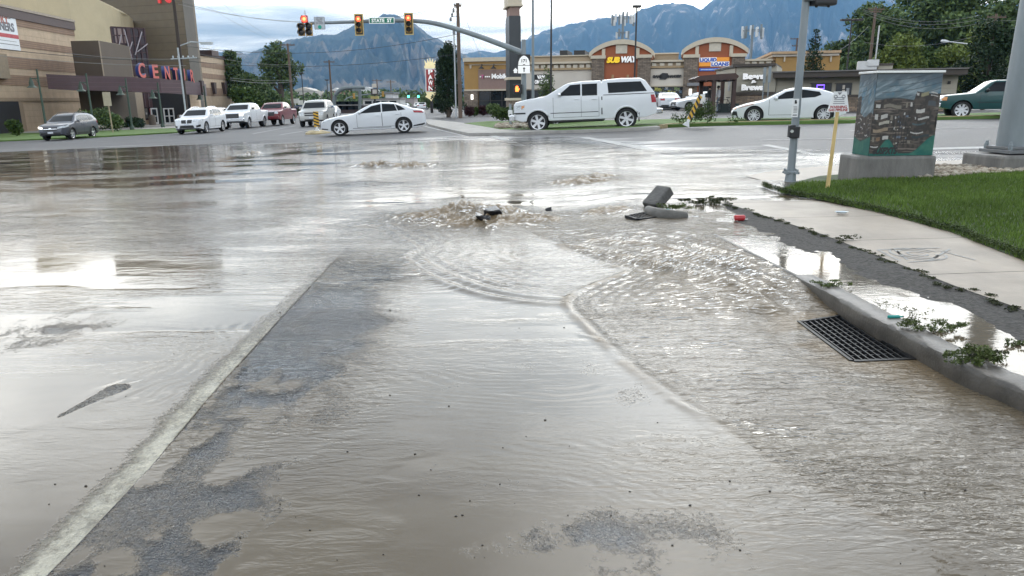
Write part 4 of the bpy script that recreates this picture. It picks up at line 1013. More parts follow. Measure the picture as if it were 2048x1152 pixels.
def weed(px, py, z, w, h, n, leaf, label, m=LEAF_W, seed=1):
    q = G(px, py, z); q.z = z
    r = random.Random(seed); lb = [((r.uniform(-.5, .5) * w, r.uniform(-.22, .22) * w, h * r.uniform(.15, .75)), (w * r.uniform(.08, .2), w * .1, h * r.uniform(.12, .3))) for _ in range(14)] + [((0, 0, h * .12), (w * .45, w * .15, h * .12))]
    v, f = leaves(lb, int(n * 1.4), leaf * .62); o = mesh_np('weed_plant', v, f, m); o.location = q
    mb = MB()
    for c, s in lb: mb.tube([q + Vector((0, 0, .0)), q + Vector((c[0] * .5, c[1] * .5, c[2] * .9)), q + Vector(c)], .0022, 5)
    return tag(o, label, 'weed', 'weeds growing along the kerb')
weed(1868, 662, .122, .34, .07, 900, .013, 'bushy green weed spreading over the puddle right of the big grate', seed=3)
weed(1932, 728, .11, .30, .13, 1100, .014, 'thick green weed hanging over the kerb face in front', LEAF_W, seed=5)
weed(1665, 572, .125, .30, .05, 420, .012, 'small weed at the raised end of the kerb above the big grate', seed=8)
weed(2036, 690, .12, .16, .05, 220, .012, 'small green weed at the right edge of the puddle', seed=9)
weed(1775, 612, .12, .16, .05, 110, .008, 'sparse twiggy weed left of the teal bottle', VERGE, seed=12)
weed(1830, 632, .12, .2, .08, 120, .010, 'thin upright weed right of the teal bottle', VERGE, seed=14)
weed(1415, 408, .13, .62, .12, 800, .022, 'flattened weeds at the far corner of the pavement', VERGE, seed=16)
weed(1345, 418, .13, .5, .09, 500, .02, 'weeds behind the broken kerb block', LEAF_W, seed=18)
weed(1975, 716, .115, .22, .06, 330, .012, 'trailing brown weed stem across the kerb top', VERGE, seed=21)
weed(1700, 478, .16, .18, .05, 160, .014, 'little weed in the pavement crack', VERGE, seed=23)
# pebbles and debris riding in the shallow water
def debris():
    P = []
    for px, py in ((695, 903), (1128, 655), (830, 908), (560, 1008), (110, 968), (172, 972), (98, 1008), (1540, 982), (1260, 983), (1136, 1030), (925, 1030), (912, 1032), (780, 620), (965, 1090), (1300, 470), (1262, 480), (838, 990), (1090, 840), (1315, 845), (1460, 962), (1480, 1100), (1222, 1031), (1108, 455), (1205, 318), (560, 625), (150, 540), (420, 575), (935, 545), (898, 812), (780, 790), (1850, 985), (1930, 980), (735, 505), (1380, 1010), (620, 1060), (480, 1075), (1000, 968), (1345, 1090)):
        P.append(G(px, py, .016))
    for _ in range(60):
        y = 1.9 + 3.2 * nrg.random() ** 1.5; P.append(Vector((nrg.uniform(-.7, .75) * y, y, .016)))
    V, Fc = [], []
    bm = bmesh.new(); bmesh.ops.create_icosphere(bm, subdivisions=1, radius=1); base = np.array([v.co[:] for v in bm.verts]); fs = np.array([[v.index for v in f.verts] for f in bm.faces]); bm.free()
    for i, p in enumerate(P):
        s = (.0020 + .0022 * rnd.random()) * (1 + .14 * p.y) * (1.0 if i < 38 else .55)
        v = base * np.array((1.2, .8, .7)) * s * (1 + .5 * (nrg.random((len(base), 1)) - .5)) + np.array((p.x, p.y, p.z + Z(p.x, p.y)))
        Fc.append(fs + len(base) * len(V)); V.append(v)
    tag(mesh_np('floating_debris', np.concatenate(V), np.concatenate(Fc), mat('dark grit', (.03, .026, .022), rough=.7)), 'dark grit and small stones carried by the water', None, None, 'stuff')
debris()
# torn lumps of asphalt in the main boil
for k, (px, py, s) in enumerate(((988, 428, .13), (958, 437, .11), (970, 441, .09), (1096, 424, .07))):
    q = G(px, py, .08); mb = MB(); mb.box((q.x, q.y, .11), (s * 1.4, s, s * .7), Matrix.Rotation(.5 + k, 3, 'Z') @ Matrix.Rotation(.35, 3, 'X')); mb.v = [tuple(Vector(v) + Vector([rnd.uniform(-.3, .3) * s for _ in range(3)])) for v in mb.v]
    solo('asphalt_lump', mb, mat('wet black asphalt lump', (.012, .012, .014), rough=.3, bump=.5, bscale=30), ('wide black asphalt slab tilted in the bubbling water', 'black lump left of the tilted slab in the bubbling water', 'lowest black lump in the bubbling water', 'small flat black piece right of the bubbling water')[k], 'asphalt lump', (q.x, q.y, .08), bevel=.02, group='asphalt lumps in the boiling water')
# pale chalk marks on the pavement
CH = mat('chalk marks', (.32, .315, .30), rough=.9, var=.25, scale=20)
cc = G(1835, 508, .15); mb = MB()
def mark(pts, w):
    pts = [Vector(p) for p in pts]
    for i in range(len(pts) - 1):
        d = (pts[i + 1] - pts[i]).normalized(); n = Vector((-d.y, d.x, 0)) * w / 2
        q = [pts[i] - n, pts[i] + n, pts[i + 1] + n, pts[i + 1] - n]; mb.quad(*[Vector((a.x, a.y, swz(a.x, a.y) + .003)) for a in q])
for r_ in (.07, .14, .20): mark([cc + Vector((math.cos(a) * r_ * 1.1, math.sin(a) * r_ * 1.3, 0)) for a in np.linspace(.3, 6.1, 22)], .022)
for a, q in (((1755, 500), (1880, 496)), ((1800, 522), (1755, 500)), ((1880, 502), (1950, 520)), ((1790, 500), (1815, 520)), ((1862, 520), (1900, 498)), ((1815, 525), (1880, 520))): mark([G(*a, .15), G(*q, .15)], .022)
tag(mb.build('pavement_marking', CH), 'faint chalk rings drawn on the pavement slab', kind='structure')
# ------------------------------------------------------------------ wall materials
def course_mat(name, col, step, dark=.6, rough=.8, width=.1, var=.1, vert=None, bscale=0):
    """walling with courses: joints every step metres of height (and vert metres of length)"""
    m, N, L, P = new_mat(name); P.inputs['Roughness'].default_value = rough
    tc = N.new('ShaderNodeTexCoord'); sp = N.new('ShaderNodeSeparateXYZ'); L.new(tc.outputs['Object'], sp.inputs[0])
    def M_(op, a, b):
        q = N.new('ShaderNodeMath'); q.operation = op
        for i, v in enumerate((a, b)):
            if isinstance(v, (int, float)): q.inputs[i].default_value = v
            else: L.new(v, q.inputs[i])
        return q.outputs[0]
    j = M_('LESS_THAN', M_('FRACT', M_('DIVIDE', sp.outputs[2], step), 0), width)
    if vert:
        h = M_('ADD', sp.outputs[0], M_('MULTIPLY', sp.outputs[1], 1.7)); j = M_('MAXIMUM', j, M_('LESS_THAN', M_('FRACT', M_('DIVIDE', h, vert), 0), width * .6))
    n = N.new('ShaderNodeTexNoise'); n.inputs['Scale'].default_value = 1.3; n.inputs['Detail'].default_value = 7
    mp = N.new('ShaderNodeMapping'); mp.inputs['Scale'].default_value = (1, 1, .8); L.new(tc.outputs['Object'], mp.inputs[0]); L.new(mp.outputs[0], n.inputs['Vector'])
    r = N.new('ShaderNodeValToRGB'); L.new(n.outputs[0], r.inputs[0]); e = r.color_ramp.elements
    e[0].position = .3; e[0].color = (*[c * (1 - var) for c in col], 1); e[1].position = .7; e[1].color = (*[c * (1 + var) for c in col], 1)
    mx = N.new('ShaderNodeMix'); mx.data_type = 'RGBA'; L.new(j, mx.inputs['Factor']); L.new(r.outputs[0], mx.inputs['A']); mx.inputs['B'].default_value = (*[c * dark for c in col], 1)
    L.new(mx.outputs['Result'], P.inputs['Base Color'])
    b = N.new('ShaderNodeBump'); b.inputs['Distance'].default_value = .03; b.inputs['Strength'].default_value = .6; b.invert = True
    L.new(j, b.inputs['Height']); L.new(b.outputs[0], P.inputs['Normal'])
    return m
def stone_mat(name, cols, sc=2.2):
    m, N, L, P = new_mat(name); P.inputs['Roughness'].default_value = .85
    tc = N.new('ShaderNodeTexCoord'); sp = N.new('ShaderNodeSeparateXYZ'); L.new(tc.outputs['Object'], sp.inputs[0])
    ad = N.new('ShaderNodeMath'); L.new(sp.outputs[0], ad.inputs[0]); L.new(sp.outputs[1], ad.inputs[1])
    cx = N.new('ShaderNodeCombineXYZ'); L.new(ad.outputs[0], cx.inputs[0]); L.new(sp.outputs[2], cx.inputs[1])
    b = N.new('ShaderNodeTexBrick'); L.new(cx.outputs[0], b.inputs['Vector']); b.inputs['Scale'].default_value = sc
    b.inputs['Color1'].default_value = (*cols[0], 1); b.inputs['Color2'].default_value = (*cols[1], 1); b.inputs['Mortar'].default_value = (*cols[2], 1)
    b.inputs['Mortar Size'].default_value = .03; b.inputs['Brick Width'].default_value = .7; b.inputs['Row Height'].default_value = .28; b.inputs['Bias'].default_value = 0
    n = N.new('ShaderNodeTexNoise'); n.inputs['Scale'].default_value = 3; n.inputs['Detail'].default_value = 6; L.new(tc.outputs['Object'], n.inputs['Vector'])
    mx = N.new('ShaderNodeMix'); mx.data_type = 'RGBA'; mx.blend_type = 'OVERLAY'; mx.inputs['Factor'].default_value = .6; L.new(b.outputs['Color'], mx.inputs['A']); L.new(n.outputs[0], mx.inputs['B'])
    L.new(mx.outputs['Result'], P.inputs['Base Color'])
    bp = N.new('ShaderNodeBump'); bp.inputs['Distance'].default_value = .04; bp.inputs['Strength'].default_value = .6; bp.invert = True; L.new(b.outputs['Fac'], bp.inputs['Height']); L.new(bp.outputs[0], P.inputs['Normal'])
    return m
TAN = course_mat('tan block', (.50, .385, .27), .61, .82, width=.05, var=.1, vert=1.22)
BRN = course_mat('striated brown block', (.28, .185, .125), .2, .72, width=.25, var=.15)
CREAM = mat('cream stucco', (.56, .475, .31), rough=.85, var=.07, scale=.5)
SIDING = course_mat('olive brown siding', (.155, .125, .085), 1.05, .6, width=.05, var=.07)
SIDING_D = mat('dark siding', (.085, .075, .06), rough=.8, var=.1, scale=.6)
PURPLE = course_mat('plum metal canopy', (.085, .048, .055), .42, 1.9, rough=.45, width=.06, var=.08)
PLUM = mat('plum panel', (.06, .026, .03), rough=.5, var=.15)
CAPD = mat('dark parapet cap', (.075, .048, .045), rough=.6, var=.1)
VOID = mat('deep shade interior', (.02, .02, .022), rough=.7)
def img_quad(name, pl, x0, y0, x1, y1, d, m, parent, th=.04):
    u0, u1, z0, z1 = pl.r(x0, y0, x1, y1); mb = MB(); pl.box(mb, u0, u1, z0, z1, d, d + th); return mb.build(name, m, parent)
def wall_px(name, m, parent, pts, back, smooth=False, yref=None):
    """upright wall strip: pts = (px, y_top, y_foot, Y); thickness goes back"""
    mb = MB(); F_, B_ = [], []; back = Vector(back)
    for px, y0, y1, Y in pts:
        a, b = at(px, y0, Y), at(px, y1, Y); a.x = at(px, yref, Y).x if yref is not None else a.x; b = Vector((a.x, a.y, b.z)); F_.append((b, a)); B_.append((b + back, a + back))
    for i in range(len(pts) - 1):
        (b0, a0), (b1, a1) = F_[i], F_[i + 1]; (d0, c0), (d1, c1) = B_[i], B_[i + 1]
        mb.quad(b0, b1, a1, a0); mb.quad(d0, c0, c1, d1); mb.quad(a0, a1, c1, c0); mb.quad(b0, d0, d1, b1)
    mb.quad(F_[0][0], F_[0][1], B_[0][1], B_[0][0]); mb.quad(F_[-1][0], B_[-1][0], B_[-1][1], F_[-1][1])
    return mb.build(name, m, parent, smooth=smooth)

# ------------------------------------------------------------------ cinema on the left
TP = Plane((-48, 68, 0), (-.1, 1))
cb = TP.P(20, -1.6, 0)
cin = thing('cinema', 'big tan and brown banded cinema with a plum canopy and upright letters', 'cinema', cb)
zr = TP.px(80, 26)[1]; zg = -2.2
u_l, u_r = -22, TP.px(144, 37)[0]
mb = MB(); TP.box(mb, u_l, u_r, zg, zr - 1.1, -30, 0); mb.build('wall', TAN, cin)
mb = MB(); TP.box(mb, u_l, u_r + .1, zr - 1.1, zr - .25, -30, .16); mb.build('parapet_band', CAPD, cin)
mb = MB(); TP.box(mb, u_l, u_r + .14, zr - .25, zr, -30, .24); mb.build('parapet_cap', mat('pale coping', (.36, .30, .24), rough=.7), cin)
def bands(u0, u1, par, rows, d=.05, refx=100):
    for ya, yb in rows:
        z1, z0 = TP.px(refx, ya)[1], TP.px(refx, yb)[1]
        mb = MB(); TP.box(mb, u0, u1, z0, z1, -.2, d); mb.build('brown_band', BRN, par)
bands(u_l, u_r - .02, cin, ((50, 64), (88, 102), (121, 142)))
bands(u_l, TP.px(96, 160)[0], cin, ((152, 172),), .05, 60)
# left shaft and the dark garage mouth
u0, u1 = TP.px(-60, 150)[0], TP.px(6, 130)[0]; mb = MB(); TP.box(mb, u0, u1, TP.px(2, 157)[1], TP.px(2, 108)[1], -.1, .5); mb.build('wall_box', mat('olive stucco', (.25, .2, .14), rough=.8), cin)
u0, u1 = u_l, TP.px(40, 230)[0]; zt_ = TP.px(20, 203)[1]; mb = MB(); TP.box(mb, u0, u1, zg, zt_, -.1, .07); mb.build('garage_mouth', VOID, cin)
mb = MB(); TP.box(mb, u_l, TP.px(175, 200)[0], zt_ + .02, zt_ + .35, -.1, .09); TP.box(mb, u1, u1 + .7, zg, zt_, -.1, .09); mb.build('garage_surround', mat('plain tan block', (.33, .25, .17), rough=.85, var=.1), cin)
# banner
b0, b1, z0, z1 = TP.r(-30, 28, 33, 97); mb = MB(); TP.box(mb, b0, b1, z0, z1, .02, .10); bn = mb.build('banner', mat('white vinyl', (.74, .77, .80), rough=.5, var=.04), cin)
zz = lambda f: z0 + (z1 - z0) * f
mb = MB(); TP.box(mb, b0, b1, zz(.34), zz(.455), .1, .11); mb.build('banner_stripe', mat('banner red', (.45, .045, .06), rough=.5, var=.2, scale=3), bn)
mb = MB(); TP.box(mb, b0, b1 - .2, zz(.14), zz(.155), .1, .11); TP.box(mb, b0, b1 - .5, zz(.24), zz(.25), .1, .11); TP.box(mb, b0, b1 - .9, zz(.90), zz(.92), .1, .11); mb.build('banner_rule', BLK_T, bn)
text('banner_text', 'RY', .85, mat('banner brick red', (.38, .11, .08), rough=.5), bn, TP.P(b1 - 1.9, zz(.71), .11), -TP.u if TP.u.x > 0 else TP.u, (0, 0, 1), .01, .02) if False else None
ud = TP.u if TP.u.cross(Vector((0, 0, 1))).dot(TP.n) > 0 else -TP.u
text('banner_text', 'RY', .8, mat('banner brick red', (.38, .11, .08), rough=.5), bn, TP.P(b1 - 1.35, zz(.74), .11), ud, (0, 0, 1), .01, .03, align='RIGHT')
text('banner_text', 'NNERS', .75, GREY_T, bn, TP.P(b1 - .55, zz(.545), .11), ud, (0, 0, 1), .01, .04, align='RIGHT')
# right wing
ru0, ru1 = TP.px(388, 160)[0], TP.px(458, 150)[0]; zr2 = TP.px(425, 109)[1]
mb = MB(); TP.box(mb, ru0 - 6, ru1, zg, zr2 - .5, -30, 0); mb.build('wall', TAN, cin)
mb = MB(); TP.box(mb, ru0 - 6, ru1 + .1, zr2 - .5, zr2, -30, .2); mb.build('parapet_band', CAPD, cin)
for ya, yb in ((127, 137), (148, 158), (176, 192)):
    z1, z0 = TP.px(425, ya)[1], TP.px(425, yb)[1]; mb = MB(); TP.box(mb, ru0 - 6, ru1, z0, z1, -.2, .05); mb.build('brown_band', BRN, cin)
for px in (425, 446):
    u_ = TP.px(px, 175)[0]; z1, z0 = TP.px(px, 165)[1], TP.px(px, 188)[1]; mb = MB(); mb.prism([TP.P(u_ - .9, z1, 0), TP.P(u_ + .9, z1, 0), TP.P(u_ + .35, z0, 0), TP.P(u_ - .35, z0, 0)], TP.n * .55); mb.build('sconce', CAPD, cin)
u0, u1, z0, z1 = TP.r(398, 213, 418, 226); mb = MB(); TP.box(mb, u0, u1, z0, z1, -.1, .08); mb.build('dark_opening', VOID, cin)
mb = MB(); mb.box(at(415, 103, 131) + Vector((0, 0, -.3)), (2.6, 3, .9)); mb.build('roof_unit', CAPD, cin)
# curved cream wall, tower, brown block
wall_px('curved_wall', CREAM, cin, [(-40, -120, 130, 89), (60, -90, 130, 92), (130, -45, 130, 95), (175, -10, 130, 98), (200, 2, 130, 100), (222, 13, 140, 102.5), (238, 23, 150, 105), (247, 32, 150, 108), (250, 44, 150, 112)], (-1.2, 5, 0), smooth=True)
wall_px('tower', SIDING, cin, [(160, -130, 240, 119), (195, -130, 240, 116), (371, -130, 240, 111)], (-4, 14, 0), yref=60)
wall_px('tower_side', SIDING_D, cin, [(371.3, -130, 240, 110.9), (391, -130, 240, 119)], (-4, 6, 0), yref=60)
wall_px('brown_block', mat('umber stucco', (.105, .082, .06), rough=.8, var=.06, scale=.8), cin, [(141, 82, 250, 79), (196, 81, 250, 77)], (-1, 8, 0))
wall_px('brown_block', mat('olive stucco', (.25, .2, .14)), cin, [(196.3, 81, 250, 77), (236, 88, 250, 84)], (-1, 6, 0))
# lattice window
LP_ = Plane(at(227, 150, 86), at(293, 150, 88.5) - at(227, 150, 86))
lw = img_quad('lattice_window', LP_, 227, 56, 293, 152, 0, mat('plum glass', (.05, .035, .045), rough=.25, var=.3, scale=.5), cin, .1)
img_quad('pale_panel', LP_, 229, 57, 250, 86, .105, mat('pale mauve panel', (.33, .25, .23), rough=.6), lw, .03)
mb = MB()
u0, u1, z0, z1 = LP_.r(227, 56, 293, 152)
for k in range(7): a = u0 + (u1 - u0) * k / 6; LP_.box(mb, a - .07, a + .07, z0, z1, .1, .24 + .01 * (k % 2))
for k in range(7): a = z0 + (z1 - z0) * k / 6; LP_.box(mb, u0, u1, a - .06, a + .06, .1, .21)
LP_.box(mb, (u0 + u1) / 2 - .2, (u0 + u1) / 2 + .2, z0, z1, .1, .32); mb.build('mullion', PLUM, lw)
mb = MB()
for a, q in (((232, 92), (243, 150)), ((240, 70), (234, 100)), ((262, 84), (240, 150)), ((262, 150), (252, 92)), ((235, 126), (261, 110)), ((281, 64), (268, 110)), ((272, 104), (293, 88)), ((246, 60), (262, 120))):
    ua, za = LP_.px(*a); ub, zb_ = LP_.px(*q); mb.tube([LP_.P(ua, za, .45), LP_.P(ub, zb_, .42)], .06, 6)
mb.build('light_rod', mat('pale steel rod', (.42, .38, .40), rough=.4), lw, smooth=True)
# canopy
cpts = [(92, 148, 178, 71), (140, 150.5, 180, 71.5), (200, 152, 181.5, 72.5), (260, 154, 183, 74), (320, 157, 185.5, 76.5), (362, 160.5, 188, 79.5), (400, 164.5, 190.5, 84)]
wall_px('canopy', PURPLE, cin, cpts, (-3, 9, 0))
mb = MB()
ca, cbp = at(402, 163, 84.2), at(402, 192, 84.2); mb.box(((ca.x + cbp.x) / 2, ca.y + .3, (ca.z + cbp.z) / 2 + .1), (.35, .6, ca.z - cbp.z)); mb.build('canopy_end', CAPD, cin)
# under the canopy
EP = Plane(at(236, 245, 88.5), at(305, 245, 92) - at(236, 245, 88.5))
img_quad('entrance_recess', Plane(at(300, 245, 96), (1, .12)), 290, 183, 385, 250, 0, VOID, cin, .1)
wall_px('entrance_pier', TAN, cin, [(378, 183, 246, 92), (396, 188, 246, 94)], (-1, 3, 0))
pw = img_quad('poster_wall', EP, 235, 184, 304, 241, 0, PLUM, cin, .2)
img_quad('wall_base', EP, 235, 241, 304, 250, .0, mat('plain tan block', (.33, .25, .17)), cin, .32)
for k in range(8): img_quad('wall_rib', EP, 239 + k * 8, 185, 240.2 + k * 8, 214, .2, mat('mauve rib', (.16, .11, .12), rough=.5), pw, .06)
for k, (x, col) in enumerate(((243, (.16, .34, .52)), (252.5, (.03, .03, .035)), (262.5, (.22, .23, .22)), (277.5, (.10, .22, .42)), (286.5, (.20, .19, .17)), (296.5, (.42, .12, .10)))):
    img_quad('poster_case', EP, x - .2, 215, x + 7.4, 238, .2, BLACK, pw, .1)
    p_ = img_quad('poster', EP, x + .8, 217, x + 6.2, 236.5, .3, mat('poster paper %d' % (k + 1), col, rough=.3, var=.55, scale=1.1), pw, .03)
    img_quad('poster_detail', EP, x + 2.0, 219 + (k * 5) % 7, x + 5, 225 + (k * 3) % 8, .33, mat('poster pale detail', (.62, .60, .58), rough=.4), p_, .012)
DP = Plane(at(302, 248, 91), at(345, 248, 93) - at(302, 248, 91))
for x0, x1 in ((303, 314), (328, 347)):
    dg_ = img_quad('entrance_door', DP, x0, 216, x1, 248, 0, GLASS, cin, .08)
    mb = MB(); u0, u1, z0, z1 = DP.r(x0, 216, x1, 248)
    for u_ in ((u0, u1) if x1 - x0 < 13 else (u0, (u0 + u1) / 2, u1)): DP.box(mb, u_ - .07, u_ + .07, z0, z1, .08, .16)
    DP.box(mb, u0, u1, z1 - .14, z1, .08, .15); DP.box(mb, u0, u1, z0, z0 + .2, .08, .15); DP.box(mb, u0, u1, (z0 + z1) / 2 - .05, (z0 + z1) / 2 + .05, .08, .14); mb.build('door_frame', WHITE, dg_)
for x in (306, 363):
    c = at(x, 250, 88); mb = MB(); mb.lathe([(.0, 0), (.38, 0), (.38, .9), (.3, 1.15), (0, 1.2)], 14, c=(c.x, c.y, c.z)); solo('litter_bin', mb, mat('pebbled concrete bin', (.20, .17, .14), rough=.9, var=.3, scale=20), 'round concrete litter bin %s' % ('left of the cinema doors' if x < 320 else 'right of the cinema doors'), 'litter bin', (c.x, c.y, c.z), smooth=True, group='bins at the cinema doors')
# upright letters on the canopy: pink faces, deep blue sides
PINK = mat('coral letter face', (.72, .20, .17), rough=.4, var=.06); BLUE = mat('deep blue letter side', (.012, .045, .21), rough=.4, var=.1)
for ch, x0, x1, y0, y1, Y in (('C', 274, 293, 127, 155, 75.5), ('E', 302, 318, 130, 157, 76.8), ('N', 327, 341, 133, 158.5, 78), ('T', 345, 357, 136, 160, 79.5), ('U', 360, 371, 138, 162.5, 81), ('R', 378, 388, 140, 164.5, 82.8)):
    a, b_ = at(x0, y1, Y), at(x1, y1, Y); hgt = at(x0, y0, Y).z - a.z
    d = Vector((1, 1.05, 0)).normalized()
    q = text('letter', ch, hgt, PINK, cin, Vector((a.x + (b_.x - a.x) / 2, Y, a.z)) + Vector((0, -.1, 0)), d, (0, 0, 1), .42, .05, side=BLUE, width=(b_.x - a.x) * .70)
text('letter', '16', 2.6, mat('neon red letter', (.5, .03, .03), rough=.3, emit=(.9, .05, .05), estr=.35), cin, at(329, 5.5, 111.8), (1, -.02, 0), (0, 0, 1), .2, .04, width=2.2)
# cinema frontage: lawn, walk, lamps, shrubs
FARGRASS = mat('far lawn', (.085, .15, .030), rough=.9, var=.25, scale=1.4, bump=.5, bscale=30)
sheet('lawn', [G(*p, .08) for p in ((-160, 292), (0, 281), (180, 273.5), (345, 264.5), (392, 260), (392, 255), (330, 256), (250, 259), (150, 262), (0, 265), (-160, 272))], .09, FARGRASS, 'far lawn strip in front of the cinema', cuts=4, thick=.12)
sheet('pavement', [G(*p, .1) for p in ((-160, 272), (0, 266), (150, 262.5), (250, 259.5), (330, 256.5), (400, 254), (400, 240), (240, 244), (0, 250), (-160, 254))], .10, CONC, 'pale paving before the cinema', cuts=4)
BELLG = mat('verdigris lamp metal', (.045, .075, .055), rough=.55, var=.15)
for k, (px, py, tx, ty, hx, lab) in enumerate(((90, 240, 72, 138, 62, 'first bell lamp post, nearest, at the left of the cinema wall'), (186, 243, 172, 147, 165, 'bell lamp post left of the tan sign board'), (263, 247, 250, 156, 245, 'bell lamp post in front of the posters'), (326, 253, 313, 165, 308, 'bell lamp post standing before the cinema doors'), (414, 228, 407, 172, 402, 'far bell lamp post beyond the canopy end'))):
    Y = (62, 65, 68, 72, 84)[k]; b = at(px, py, Y); b.z = Z(b.x, Y) + .05; tp_ = at(tx, ty, Y); tp_ = Vector((b.x, b.y, tp_.z))
    t = thing('bell_lamp', lab, 'lamp post', b, group='bell lamps before the cinema')
    mb = MB(); mb.tube([b, tp_], [.10, .07], 10); mb.lathe([(.2, 0), (.2, .3), (.12, .4)], 10, c=b); mb.build('post', BELLG, t, smooth=True)
    za = tp_.z - .75; sx = -.62
    mb = MB(); mb.tube([Vector((b.x, b.y, za)), Vector((b.x + sx, b.y, za))], .04, 8); mb.tube([Vector((b.x, b.y, za - .35)), Vector((b.x + sx * .5, b.y, za))], .025, 6); mb.build('arm', BELLG, t, smooth=True)
    mb = MB(); mb.lathe([(.05, .1), (.08, -.05), (.17, -.3), (.2, -.55), (.4, -.72), (.36, -.72), (.0, -.6)], 16, c=(b.x + sx, b.y, za)); mb.build('lamp_shade', BELLG, t, smooth=True)
b = G(226, 266, .05); zt0, zt1 = at(214, 212, b.y).z, at(214, 184, b.y).z
t = thing('back_sign', 'tan blank back of a road sign on a wooden post before the cinema', 'sign', b)
mb = MB(); mb.tube([b, Vector((b.x - .05, b.y, zt1))], .05, 6); mb.build('post', mat('pale post wood', (.34, .28, .19), rough=.8), t)
mb = MB(); mb.box((b.x - .05, b.y - .07, (zt0 + zt1) / 2), (.62, .03, zt1 - zt0)); mb.build('board', mat('tan sign back', (.42, .36, .27), rough=.6), t, bevel=.01)
for k, (px, py, w, h, m, lab) in enumerate(((34, 272, 1.6, 1.3, LEAF_M, 'small loose shrub at the left end of the cinema lawn'), (92, 256, 5.2, 1.9, LEAF_D, 'wide dark shrub behind the grey estate car'), (205, 262, 3.4, 2.3, LEAF_D, 'tall dark shrub right of the grey estate car'), (232, 263, 2.0, 1.6, LEAF_D, 'shrub with pale flowers at the foot of the tan sign'), (272, 258, 2.3, 1.15, LEAF_C, 'round clipped dark shrub on the cinema lawn'), (12, 262, 3.0, 1.0, VERGE, 'dry low shrub by the garage mouth'))):
    bush('shrub', lab, 'shrub', G(px, py, .1), h, w, 1400, .11, m, 40 + k, d=.7)
for k, (px, w, h, D_, m, lab, n) in enumerate(((477, 5.6, 12.6, 150, LEAF_D, 'tall dark tree at the far corner of the cinema', 5000), (506, 8.0, 7.5, 140, LEAF_D, 'broad dark tree right of the cinema corner', 4500), (497, 6.0, 4.6, 118, LEAF_M, 'green tree behind the white pickup', 3600), (530, 9, 6.0, 150, LEAF_D, 'low dark tree above the red pickup', 3000))):
    b = at(px, 240, D_); b.z = Z(-25, D_) - .3; tree('tree', lab, 'tree', b, h, w, .12, n, .3, m, 60 + k, 20, .6)
b = at(566, 240, 165); b.z = -1.0
tree('cottonwood', 'tall open crowned tree with a bare fork behind the red pickup', 'tree', b, 14.6, 10.5, .34, 4200, .33, LEAF_D, 77, 16, .5, .55)

# ------------------------------------------------------------------ strip mall
MP = Plane(at(930, 228, 78), at(1720, 235, 70) - at(930, 228, 78))
ml = thing('strip_mall', 'long tan shopping strip with two arched brick red gables and shop signs', 'shop row', MP.P(20, 0, 0))
OCH = mat('ochre stucco', (.40, .24, .085), rough=.85, var=.06, scale=.8); MAUVE = mat('mauve stucco', (.30, .205, .175), rough=.85, var=.06)
TANW = mat('tan stucco', (.42, .335, .235), rough=.85, var=.06, scale=.8); PALE = mat('pale stucco', (.64, .58, .50), rough=.85, var=.05, scale=.8); TRIM = mat('cream trim', (.60, .52, .40), rough=.7, var=.05)
BRICKR = mat('brick red stucco', (.36, .115, .055), rough=.85, var=.06, scale=.8); PIER = stone_mat('ledge stone', ((.27, .21, .16), (.17, .135, .105), (.10, .085, .07)), 2.0)
DGL = mat('dark shop glass', (.016, .019, .022), rough=.06, var=.3, scale=.4, spec=.6); FRAME = mat('bronze frame', (.03, .028, .027), rough=.4)
gz = .0
def mbox(name, x0, y0, x1, y1, d0, d1, m, par=None, foot=False):
    u0, u1, z0, z1 = MP.r(x0, y0, x1, y1)
    if foot: z0 = -.4
    mb = MB(); MP.box(mb, u0, u1, z0, z1, d0, d1); return mb.build(name, m, par or ml)
# ochre corner shop
mbox('wall', 929, 118, 1026, 230, -18, 0, OCH, foot=True)
mbox('wall', 957, 139, 1027, 178, 0, .06, MAUVE)
mbox('cornice', 928, 115, 1027, 123, -18.1, .45, TRIM); mbox('cornice', 929, 123, 1027, 128, -.1, .25, OCH); mbox('cornice_band', 938, 128, 1027, 130, 0, .12, TRIM)
mbox('cornice_drop', 940, 130, 943, 137, 0, .16, TRIM); mbox('sill_band', 929, 178.5, 1027, 181.5, 0, .2, TRIM)
mbox('pier', 930, 181.5, 957, 232, .0, .3, PIER, foot=True); mbox('wall_light', 944, 189, 948, 199, .3, .45, LAMPW)
g_ = mbox('shop_window', 959, 182, 1027, 230, 0, .05, DGL)
mb = MB(); u0, u1, z0, z1 = MP.r(959, 182, 1027, 230)
for k in range(4): a = u0 + (u1 - u0) * k / 3; MP.box(mb, a - .04, a + .04, z0, z1, .05, .1)
MP.box(mb, u0, u1, z1 - 1.0, z1 - .93, .05, .09); mb.build('window_frame', FRAME, g_)
for x in (966, 990):
    mb = MB(); u_, z_ = MP.px(x, 139); mb.tube([MP.P(u_, z_ + .4, .06), MP.P(u_, z_ + .5, .5), MP.P(u_, z_ + .3, .7)], .03, 6); mb.lathe([(.05, .15), (.12, .02), (.33, -.15), (.0, -.1)], 10, c=MP.P(u_, z_ + .2, .7)); mb.build('gooseneck_lamp', BLACK, ml)
MU = MP.u
LW = mat('white sign face', (.85, .84, .83), rough=.4, emit=(1, .98, .96), estr=.25); LM = mat('magenta sign face', (.6, .15, .3), rough=.4)
def mtext(name, s, x0, x1, y0, y1, m, d=.12, ext=.06, bold=.03, shear=0, par=None, side=BLK_T):
    u0, z0 = MP.px(x0, y1); u1, z1 = MP.px(x1, y0)
    return text(name, s, (z1 - z0), m, par or ml, MP.P((u0 + u1) / 2, z0, d + ext), MU, (0, 0, 1), ext, bold, shear, width=u1 - u0, side=side)
mtext('sign_letters', 'Mobile', 984, 1017, 147.5, 157, LW, .1)
